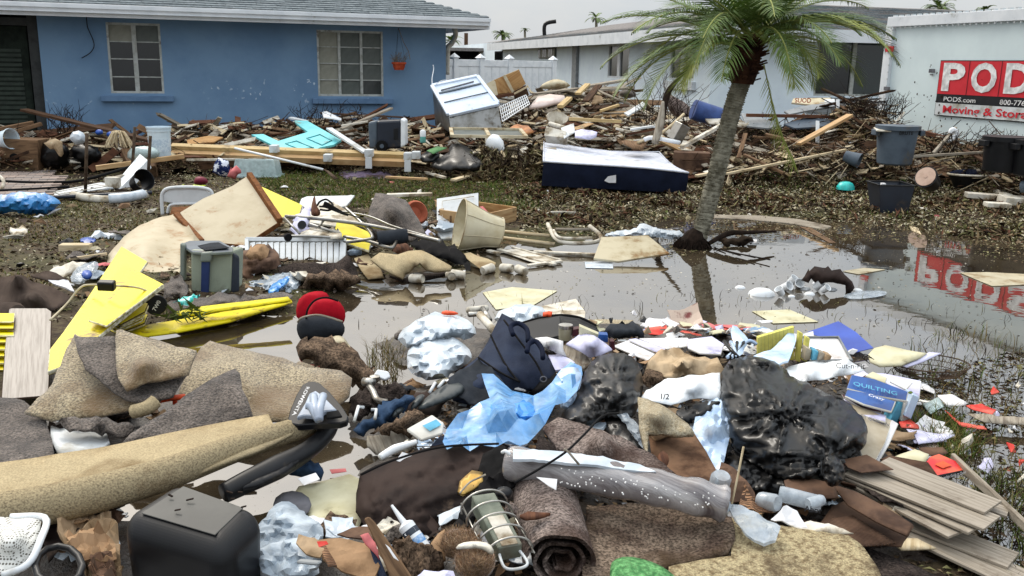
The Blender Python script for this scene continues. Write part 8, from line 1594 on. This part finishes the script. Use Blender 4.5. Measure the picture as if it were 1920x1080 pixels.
 t=thing('faucet','chrome pipe fitting lying on the muddy mat','pipe',P(700,725,.18));tube('pipe',[P(690,718,.18),P(700,735,.18),P(708,750,.17),P(726,754,.16)],.014,M['chrome'],parent=t);tube('valve',[P(682,716,.19),P(700,716,.2)],.02,M['chrome'],n=1,parent=t);lathe('knob',P(703,713,.19),[(0,0),(.022,0),(.024,.02),(0,.025)],M['chrome'],parent=t,seg=10)
 brd('tray','small white plastic tray end by the chrome pipe','tray',[(700,703),(708,692),(728,696),(732,706),(722,712)],'white_plastic',z=(692,.16,712,.12),th=.02)
 tube('handle',[P(712,858,.10),P(740,842,.12),P(770,832,.14),P(782,828,.15)],[.014,.018,.012,.01],M['white_plastic'],label='white plastic handle tool at the puddle edge',cat='tool',seg=10)
 t=thing('suitcase','open black suitcase shell behind the books','suitcase',P(1050,650,.05));shp('back',None,None,[(975,608),(1010,598),(1050,592),(1086,597),(1118,612),(1125,624),(1100,630),(1050,625),(1045,640),(1000,640)],'black_plastic',t=(592,4.95,640,4.75),th=.01,sp=9,parent=t);tube('rim',[S(975,607,4.93),S(1010,597,4.96),S(1050,591,4.98),S(1088,596,4.95),S(1118,611,4.9)],.008,M['rubber'],parent=t);brd('side',None,None,[(975,609),(1050,592),(1052,628),(1000,642)],'black_plastic',t=(592,4.94,642,4.6),th=.01,parent=t)
 c=S(1060,636,4.6);t=thing('jar','glass jar with a grey lid inside the suitcase','jar',c);lathe('glass',c,[(.035,0),(.037,.06)],M['wood_grey']if 0 else mk('jar_glass',(160,154,132),(140,134,112),rough=.15,spec=.8),parent=t,seg=20);lathe('lid',c+V((0,0,.06)),[(.037,0),(.037,.018),(0,.02)],M['chrome'],parent=t,seg=20)
 for i,(q,m_,lb)in enumerate((([(1073,632),(1086,628),(1086,616),(1075,618)],'book_dark','maroon book beside the glass jar'),([(1086,632),(1122,640),(1124,628),(1087,612)],'paper_cream','cream book leaning in the suitcase'),([(1121,642),(1140,642),(1140,628),(1124,627)],'book_blue','blue spined book end by the cream book'),([(1144,660),(1154,656),(1152,640),(1144,640)],'book_dark','dark red book spine left of the white stack'))):fbox('book',q,4.55-.04*i,.05,M[m_],bevel=.002,label=lb,cat='book')
 shp('paper_roll','curled white paper sheet from the suitcase','paper',[(1003,634),(1025,632),(1056,640),(1056,655),(1062,668),(1030,655),(1010,645)],'paper',z=(632,.26,668,.2),sp=8,amp=.01,inner=[(1035,645,.29)]);shp('magazine','glossy pale magazine bent over the suitcase edge','magazine',[(1062,645),(1085,628),(1100,622),(1135,645),(1148,658),(1125,668),(1105,672),(1080,655)],'paper_lilac',z=(622,.28,672,.2),sp=8,amp=.015,inner=[(1110,645,.3)])
 shp('magazine','folded grey magazine edges under the glossy one','magazine',[(1052,650),(1065,645),(1100,668),(1110,680),(1092,690),(1070,678)],'wood_grey',z=(645,.2,690,.18),sp=8,ridge=.02);shp('paper','pale lilac papers between the navy bag and black bag','paper',[(1028,665),(1050,662),(1078,680),(1060,692),(1040,694)],'paper_lilac',z=(662,.2,694,.18),sp=8,ridge=.01)
 puf('trousers','wet grey clothing heap behind the white paper stack','clothes',[(1128,630),(1140,612),(1165,604),(1190,606),(1206,622),(1205,634),(1160,636)],'charcoal_fabric',z=(604,.18,636,.1),depth=.07,sp=6,ridge=.04)
 brd('foam_sheet','flat grey sheet under the water behind the clothes','sheet',[(1095,602),(1120,598),(1188,600),(1170,610),(1120,608)],'carpet_beige',z=(0,.02,1,.02),th=.01)
 for i,(pts,z,m_)in enumerate((([(1150,648),(1182,636),(1235,658),(1215,676)],.16,'paper'),([(1178,636),(1192,634),(1250,655),(1236,662)],.175,'paper_lilac'),([(1198,634),(1290,633),(1298,648),(1250,654)],.17,'paper'),([(1288,636),(1335,630),(1358,645),(1352,664),(1312,662),(1290,652)],.20,'paper_lilac'))):
  for j in range(4 if i<3 else 6):zz=z-j*.012;brd('paper_stack',['soggy white paper ream before the clothes','narrow lilac magazine next to the ream','wide white ream beyond the sandy cloth','thick lilac paper block beside the plastic peak'][i]+', %s sheet block'%['top','second','third','fourth','fifth','bottom'][j],'paper',pts,m_,z=(0,zz,1,zz),th=.010,rim=M['page'])
 shp('cloth','sandy beige canvas cloth draped before the white reams','cloth',[(1208,695),(1214,680),(1240,652),(1275,655),(1310,665),(1345,672),(1358,692),(1350,704),(1300,705),(1262,716),(1250,712),(1235,700)],'cloth_beige',z=(652,.25,716,.16),sp=9,ridge=.03,fs=6,inner=[(1280,680,.27)])
 puf('cloth','dark crumpled cloth tucked under the sandy canvas','cloth',[(1205,715),(1210,692),(1235,698),(1250,714),(1235,725),(1215,728)],'cloth_mud',z=(692,.2,728,.14),depth=.04,sp=7,ridge=.03)
 for i,(pts,m_)in enumerate((([(1300,607),(1372,612),(1376,622),(1340,622)],'paper_red'),([(1210,615),(1260,608),(1310,610),(1345,625),(1290,632),(1215,626)],'paper_red'),([(1250,604),(1330,605),(1360,618),(1290,612)],'pink'),([(1340,608),(1410,610),(1405,618),(1380,618)],'pink'),([(1320,618),(1372,618),(1360,632),(1330,630)],'card_wet'))):brd('paper',['long red paper strip at the water','red and grey folder flat behind the books','pink sunken sheet behind the red folder','faded pink sheet under water by the yellow books','brown wet card below the red strip'][i],'paper',pts,m_,z=(600,.035+.006*i,632,.05),th=.003)
 puf('rubbish_bag','dusty black rubbish bag between the blue plastic and sandy cloth','bag',[(1076,750),(1090,715),(1098,690),(1120,668),(1152,658),(1185,668),(1202,690),(1206,730),(1196,772),(1180,790),(1135,785),(1105,800),(1064,802),(1046,782)],'film_black_dusty',t=(658,4.25,802,3.55),depth=.2,sp=8,ridge=.06,fs=5,amp=.02,gather=[(1150,708),(1140,770)])
 t=puf('rubbish_bag','largest shiny black rubbish bag with a gathered knot','bag',[(1349,705),(1362,680),(1386,667),(1436,670),(1470,690),(1485,708),(1520,720),(1548,738),(1584,750),(1610,775),(1630,800),(1622,838),(1592,858),(1580,895),(1560,915),(1542,900),(1520,902),(1470,905),(1400,862),(1372,850),(1366,790),(1348,740)],'film_black',t=(667,4.2,915,3.05),depth=.22,sp=8,ridge=.075,fs=4,amp=.035,seed=2,gather=[(1560,862),(1390,672),(1480,770)])
 puf('rubbish_bag','lower flat black bag in the shade under the largest bag','bag',[(1350,890),(1370,845),(1420,850),(1480,880),(1545,895),(1530,915),(1440,930),(1380,925)],'film_black',t=(845,3.45,930,3.05),depth=.10,sp=9,ridge=.04,fs=6,seed=8)  # black puff continuing the bag, put in for the dark shadow zone below it
 puf('knot','gathered plastic tail below the largest black bag','knot',[(1542,860),(1560,850),(1580,866),(1586,890),(1575,910),(1556,914),(1540,895)],'film_black',t=(850,3.05,914,2.9),depth=.05,sp=5,ridge=.03,fs=14)
 puf('plastic_film','black plastic wrinkled under the white tube','plastic',[(1262,775),(1290,755),(1345,745),(1362,752),(1345,768),(1305,785),(1285,795)],'film_black',z=(745,.2,795,.18),depth=.04,sp=7,ridge=.03)
 shp('paper_tube','wide white plastic sleeve crossing to the largest black bag','sleeve',[(1202,746),(1212,730),(1245,715),(1290,702),(1350,699),(1352,744),(1310,745),(1258,758)],'white_plastic',t=(699,3.95,758,3.7),th=.004,sp=7,amp=.02,fs=9,inner=[(1240,738,0,3.74),(1300,724,0,3.72)]);text('lettering','1/2',P(1236,748,.37),(1,-.05,0),(0,.3,1),.03,M['ink'],label='hand written fraction on the white tube',cat='lettering')
 shp('paper_tube','white plastic sleeve with hand writing beyond the largest bag','sleeve',[(1468,700),(1478,686),(1530,676),(1590,673),(1608,684),(1620,694),(1600,700),(1545,712),(1500,717)],'white_plastic',t=(673,4.35,717,4.1),th=.004,sp=7,amp=.012,fs=9,inner=[(1520,695,0,4.12),(1580,686,0,4.14)]);text('lettering','Cut-n-Fit',P(1567,690,.285),(1,-.05,0),(0,.3,1),.035,M['ink'],bold=0,label='hand written words on the white roll',cat='lettering')
 shp('plastic_film','pale blue white plastic sheet hanging below the white tube','plastic',[(1318,748),(1350,742),(1370,770),(1375,800),(1362,845),(1352,890),(1338,905),(1325,860),(1298,812),(1305,775)],'film_pale',t=(742,3.8,905,3.1),sp=8,ridge=.02,fs=9,inner=[(1340,800,0,3.35)])
 shp('plastic_film','light blue plastic draped over the yellow pads','plastic',[(1412,668),(1445,655),(1487,617),(1492,640),(1478,680),(1460,686),(1430,672)],'film_pale',t=(617,4.55,686,4.2),sp=7,ridge=.015);puf('plastic_film','upright white plastic peak behind the largest bag','plastic',[(1372,665),(1375,640),(1368,608),(1385,615),(1402,632),(1400,650),(1388,668)],'film_pale',t=(605,4.7,668,4.35),depth=.03,sp=6,ridge=.02)
 for i in range(6):tube('bag_tie',[P(1384-i*4,670,.4),P(1370+i*6,655-i*3,.42),P(1358+i*12,640+i,.40)],.008,M['film_pale' if i%2 else 'film_black'],label='twisted plastic strand at the neck of the largest bag',cat='strand',group='plastic strands at the bag neck')
 for i in range(3):a=1487+i*13;y0=613+i*9;fbox('notepad',[(a-66+i*30,668),(a+2,676),(a+2,y0),(a-66+i*30,y0+20+i*4)]if i==0 else[(a-8,676),(a,680),(a+6,y0+4),(a-2,y0)],[4.5-i*.05]*4,.03,M['paper_yellow'],bevel=.002,label=['yellow lined pad standing open','second thick yellow pad behind the lined one','third yellow pad nearest the whiteboard'][i],cat='notepad')
 for i in range(9):tube('line',[S(1427+i*7,630-i*1.9,4.49),S(1427+i*7,668,4.48)],.0008,M['leaf_olive'],n=1,seg=3,label='ruled line on the yellow pad',cat='line',group='ruled lines on the yellow pad')
 brd('folder','royal blue plastic folder half in the water','folder',[(1514,622),(1572,602),(1605,622),(1638,652),(1598,662),(1560,640)],'blue_card',z=(602,.07,662,.03),th=.005)
 t=brd('whiteboard','small framed white board beside the blue folder','board',[(1502,632),(1572,632),(1597,676),(1520,676)],'paper',z=(632,.14,676,.10),th=.01);tube('frame',[P(1502,632,.145),P(1572,632,.145),P(1597,676,.105),P(1520,676,.105)],.008,M['metal_grey'],closed=True,n=1,parent=t,seg=6)
 for i,(x,m_)in enumerate(((1508,'book_tan'),(1522,'book_teal'),(1534,'wood_grey'),(1546,'orange'))):fbox('book',[(x,676),(x+11,675),(x+14,656+i*4),(x+4,652+i*4)],4.35-i*.02,.06,M[m_]if m_!='orange' else M['paper_tan'],bevel=.002,label=['grey brown cook book','teal cook book','grey cook book','tan cook book'][i]+' leaning before the framed white board',cat='book')
 shp('notebook','open pale yellow spiral notebook over the wire basket','notebook',[(1628,664),(1640,652),(1660,646),(1700,655),(1738,660),(1722,670),(1690,682),(1650,684),(1632,676)],'paper_cream',z=(646,.15,684,.12),th=.012,sp=8,amp=.01);shp('notebook','lilac notebook page under the yellow notebook','notebook',[(1690,684),(1722,671),(1742,660),(1765,662),(1730,678),(1700,688)],'paper_lilac',z=(660,.13,688,.1),th=.006,sp=8)
 for i in range(3):tube('spiral_ring',[P(1625+dx+i*4,668+dy+i*3,.15+dz)for dx,dy,dz in((6,0,0),(-4,-4,.01),(-8,2,0),(-2,8,-.02))],.002,M['rubber'],label='black spiral ring at the notebook edge',cat='ring',group='spiral rings of the yellow notebook')
 t=thing('wire_basket','rusty oval wire basket half sunk in the water','basket',P(1748,690,.02));c=P(1742,680,.09);E_=lambda a,k,z:c+V((.21*k*math.cos(a),.16*k*math.sin(a),z));mb=MB()
 for z,k in((0,1),(-.025,.9),(-.05,.8)):mb.tube([E_(i*.2094,k,z)for i in range(30)],.0035 if z==0 else .002,5,closed=True)
 for i in range(64):a=i*.0982;mb.tube([E_(a,1,0),E_(a,.9,-.025),E_(a,.8,-.05),E_(a,.3,-.07)],.0014,3)
 mb.link('wire',M['rust'],parent=t)
 def mag(lb,q,m_,z0,z1,th=.01,txt=None,tc='white_ink',ts=.03,at=None,xd=None,fit=None,cat='magazine'):
  y0=min(p[1]for p in q);y1=max(p[1]for p in q);t=brd('magazine',lb,cat,q,m_,z=(y0,z0,y1,z1),th=th,rim=M['page'])
  if txt:
   a=P(at[0],at[1],z0+(z1-z0)*(at[1]-y0)/(y1-y0)+.004);b=P(xd[0],xd[1],z0+(z1-z0)*(xd[1]-y0)/(y1-y0)+.004);x_=(b-a).normalized();c0=[pt(p)for p in zl(q,y0,z0,y1,z1)];n_=(c0[1]-c0[0]).cross(c0[3]-c0[0]).normalized();n_=n_ if n_.dot(EYE-c0[0])>0 else-n_
   text('lettering',txt,a,x_,n_.cross(x_),ts,M[tc],bold=.005,parent=t,ext=.002,fit=(b-a).length)
  return t
 mag('lilac magazine at the back of the quilting magazines',[(1632,698),(1660,700),(1728,714),(1724,748),(1700,742)],'paper_lilac',.16,.12);mag('yellow and cream craft leaflet behind the blue magazine',[(1622,704),(1636,696),(1664,708),(1660,718)],'paper_cream',.20,.18)
 mag('white and red recipe leaflet on the lilac magazine',[(1668,714),(1680,710),(1712,716),(1700,730)],'paper',.18,.165)
 mag('bright blue quilting magazine with a spaced title',[(1597,702),(1640,710),(1704,734),(1700,752),(1640,742),(1588,728)],'book_blue',.26,.19,.014,'QUILTING','book_teal',.035,(1599,722),(1682,742))
 mag('navy magazine with Crazy in white on its cover',[(1589,730),(1625,736),(1680,752),(1672,772),(1620,758),(1584,742)],'book_blue',.24,.20,.012,'Crazy','white_ink',.028,(1627,742),(1657,752));mag('dark red patterned booklet under the navy magazine',[(1578,738),(1620,748),(1655,758),(1653,774),(1620,768),(1584,746)],'book_dark',.215,.17)
 mag('white backed booklet above the tan quilt magazine',[(1582,746),(1620,766),(1662,778),(1661,792),(1610,776),(1586,764)],'paper_lilac',.19,.17);mag('tan magazine with QUILLIN title in serif letters',[(1592,756),(1630,768),(1674,788),(1660,830),(1640,868),(1616,858),(1605,810)],'book_tan',.20,.08,.008,'ER QUILLIN','ink_grey',.03,(1612,782),(1666,800))
 mag('white magazine back cover behind the tan one',[(1672,786),(1685,794),(1668,832),(1645,872),(1638,866)],'paper',.17,.06)
 for i,(a,m_,lb)in enumerate((((1665,768,1674,742),'page','thick white book spine'),((1668,790,1694,750),'book_teal','teal book with a small black letter'),((1690,790,1702,752),'page','pale grey book spine with bars'),((1696,780,1716,742),'film_pale','pale blue book spine with a bar code'))):x0,y0,x1,y1=a;fbox('book',[(x0,y0),(x0+12,y0+6),(x1+8,y1+3),(x1-4,y1-2)],4.02-i*.02,.08,M[m_],bevel=.002,label=lb+' beside the quilting magazines',cat='book')
 puf('tag','bright green sticker on the blue magazine corner','sticker',ell(1707,736,5,3,6),'lime' if 'lime' in M else 'grass_green',z=(730,.21,742,.2),depth=.004,sp=3)
 for i,(pts,m_)in enumerate((([(1686,790),(1705,786),(1722,796),(1724,802),(1690,800)],'paper_red'),([(1700,804),(1730,808),(1772,820),(1775,828),(1715,830)],'paper_lilac'),([(1772,770),(1782,776),(1800,792),(1845,800),(1850,806),(1800,798)],'paper_red'),([(1812,760),(1840,756),(1868,768),(1860,778),(1825,768)],'paper_red'),([(1758,742),(1785,738),(1815,755),(1800,762),(1775,760)],'paper'),([(1752,803),(1785,806),(1792,818),(1770,818)],'paper'),([(1815,775),(1930,782),(1930,795),(1845,792)],'wood_grey'),([(1730,758),(1760,745),(1770,762),(1745,775)],'tub_clear'))):shp('paper',['red paper under the book spines','white and lilac paper in the grass','red strip in the green grass tuft','pinkish red sheet farthest out in the shallows','white open paperback in the shallows','crumpled white paper behind the lilac paper','grey flat lath in the shallows','clear wet sleeve beside the magazines'][i],'paper',pts,m_,z=(738,.06,830,.05),sp=7,ridge=.006,th=.004)
near_mid()
def near_right():
 a,b=0,0
 specs=[((1700,990),(1950,1105),.15,.04),((1712,978),(1900,1052),.13,.055),((1720,988),(1880,1040),.10,.045),((1590,905),(1765,985),.10,.10),((1590,890),(1800,1000),.13,.115),((1588,882),(1835,990),.14,.13),((1600,880),(1860,982),.14,.145),((1650,868),(1862,952),.14,.158),((1800,930),(1890,962),.08,.12)]
 nm=['lowest plank reaching off the bottom edge','muddy plank second from the bottom','short plank squeezed between the muddy ones','narrow plank end at the cardboard side','plank third from the top','plank second from the top','top plank ending in a clean corner','farther top plank partly under the card','small plank end beyond the stack']
 for i,(p,q,w,z)in enumerate(specs):plank('laminate_plank',P(*p,z),P(*q,z-.02),w,.010,M['laminate'],label='laminate floor plank stack by the metal strip: '+nm[i],cat='plank',up=(0,0,1),bevel=.001,group='stacked laminate planks')
 brd('cardboard','flat brown card square lying on the laminate planks','cardboard',[(1578,862),(1625,852),(1676,880),(1615,886),(1590,876)],'card_wet',z=(852,.18,886,.175),th=.003)
 for i,(pts,m_,z0,z1)in enumerate((([(1650,862),(1668,855),(1740,866),(1758,892),(1700,892)],'card_corr_wet',.12,.1),([(1672,858),(1715,842),(1742,852),(1735,868),(1700,866)],'paper_cream',.09,.08),([(1722,840),(1768,838),(1778,848),(1760,858),(1735,852)],'card_wet',.07,.07),([(1712,808),(1790,815),(1770,826),(1722,832)],'paper_lilac',.06,.05))):shp('paper',['corrugated brown card under the red book','white torn sheet above the corrugated card','brown paper patch in the wet grass','pale lilac sheet flat in the grass'][i],'paper',pts,m_,z=(838,z0,892,z1),sp=8,ridge=.004,th=.004)
 t=brd('book','red and orange quilting guide book lying in the mud','book',[(1726,878),(1742,856),(1760,850),(1812,872),(1808,882),(1745,895)],'book_red',z=(850,.11,895,.09),th=.02,rim=M['ink']);a=P(1760,899,.093);b=P(1812,886,.098);text('lettering','Complete Guide to Quilting',a,b-a,(0,.2,1),.016,M['white_ink'],parent=t,fit=(b-a).length,ext=.006,bold=.0)
 brd('picture','orange printed patch on the red guide book','print',[(1752,870),(1768,864),(1785,872),(1768,878)],'orange',z=(850,.114,895,.094),th=.001)
 plank('metal_strip',P(1786,857,.10),P(1935,998,.10),.018,.035,M['wood_grey'],label='long grey metal trim strip bordering the wet grass',cat='strip')
 for i,(pts,m_,z)in enumerate((([(1470,900),(1500,893),(1565,905),(1572,930),(1520,932),(1475,920)],'card_wet',.20),([(1535,985),(1560,948),(1590,935),(1640,950),(1700,1005),(1712,985),(1690,1022),(1640,1015),(1590,1010)],'card_wet',.15),([(1560,905),(1600,920),(1660,950),(1712,985),(1700,1005),(1640,975),(1590,945)],'card_wet',.20),([(1530,1000),(1560,970),(1600,965),(1680,1015),(1620,1022),(1560,1012)],'card_corr_wet',.17),([(1662,1008),(1720,1010),(1755,1030),(1690,1030)],'wood_pale',.08))):shp('cardboard',['wet brown carton flap under the knot of the bag','wide soaked carton sheet next to the gold carpet','bent brown carton strip under the laminate planks','ridged carton layer over the soaked sheet','stained pale board end below the planks'][i],'cardboard',pts,m_,z=(890,z,1030,z-.03),sp=10,amp=.02,fs=3,th=.006)
 t=shp('corrugated_card','orange brown corrugated cardboard piece standing before the pale film','cardboard',[(1216,812),(1240,805),(1292,795),(1325,845),(1347,888),(1340,905),(1275,906),(1240,880),(1222,850)],'card_corr',t=(795,3.5,906,3.0),sp=12,amp=.01,fs=2,th=.008);brd('flap',None,None,[(1216,812),(1262,802),(1266,812),(1228,826)],'card',t=(795,3.48,906,2.98),th=.006,parent=t);puf('rust_cup','rust coloured cup bottom in the corrugated card fold','cup',ell(1243,862,12,17,8),'wood_red',t=(840,3.15,880,3.05),depth=.02,sp=4,amp=.003)
 puf('plastic_bag','clear bag with black contents behind the curled carpet edge','bag',[(1132,790),(1142,775),(1160,772),(1190,795),(1212,835),(1216,852),(1195,848),(1160,835),(1135,815)],'film_black_dusty',t=(772,3.7,852,3.35),depth=.07,sp=7,ridge=.025,fs=8);puf('plastic_film','crinkled clear skin on the bag with black contents','plastic',[(1150,772),(1170,768),(1196,795),(1214,838),(1205,845),(1180,805)],'film_clear',t=(768,3.62,852,3.27),depth=.04,sp=6,ridge=.02)
 shp('plastic_strip','grey ribbon of plastic beside the clear bag','strip',[(1075,800),(1100,788),(1140,792),(1130,808),(1095,812)],'film_grey',t=(788,3.6,812,3.5),sp=7,ridge=.02)
 for i,(x,y,l,ax,r,lb)in enumerate(((1460,925,.13,(.9,-.3,-.1),.028,'clear plastic bottle with a printed word'),(1345,920,.06,(.1,-.3,1),.035,'clear cup standing by the knotted roll end'),(1425,938,.06,(.6,-.7,.2),.03,'white plastic cup lying near the bottle'),(1515,945,.05,(.8,.3,.1),.02,'small clear cup end past the bottle'))):
  t=thing('plastic_bottle',lb,'bottle',P(x,y,.2));lathe('body',P(x,y,.2),[(r*.9,0),(r,.01),(r,l),(r*.8,l+.01)],M['film_clear'],ax=ax,parent=t,seg=18)
  if i==0:text('lettering','Abor',P(1508,958,.24),(.95,-.3,0),(.1,.4,.9),.025,M['ink'],parent=t)
 for i,(pts,m_)in enumerate((([(1345,945),(1355,925),(1345,900),(1352,868),(1375,880),(1415,920),(1418,935),(1385,935)],'card_wet'),([(1385,945),(1395,910),(1410,930),(1450,940),(1450,958),(1415,955)],'card_corr'),([(1445,975),(1475,950),(1495,955),(1515,985),(1480,985)],'paper'),([(1480,985),(1520,970),(1560,985),(1600,1003),(1540,1000)],'white_dirty'))):shp('cardboard',['dark torn carton standing behind the bottle','small corrugated shred beside the carton','torn white packet between bottle and gold carpet','flaking white crust on the gold carpet edge'][i],'cardboard',pts,m_,z=(868,.26,1003,.16),sp=7,ridge=.02,th=.004)
near_right()
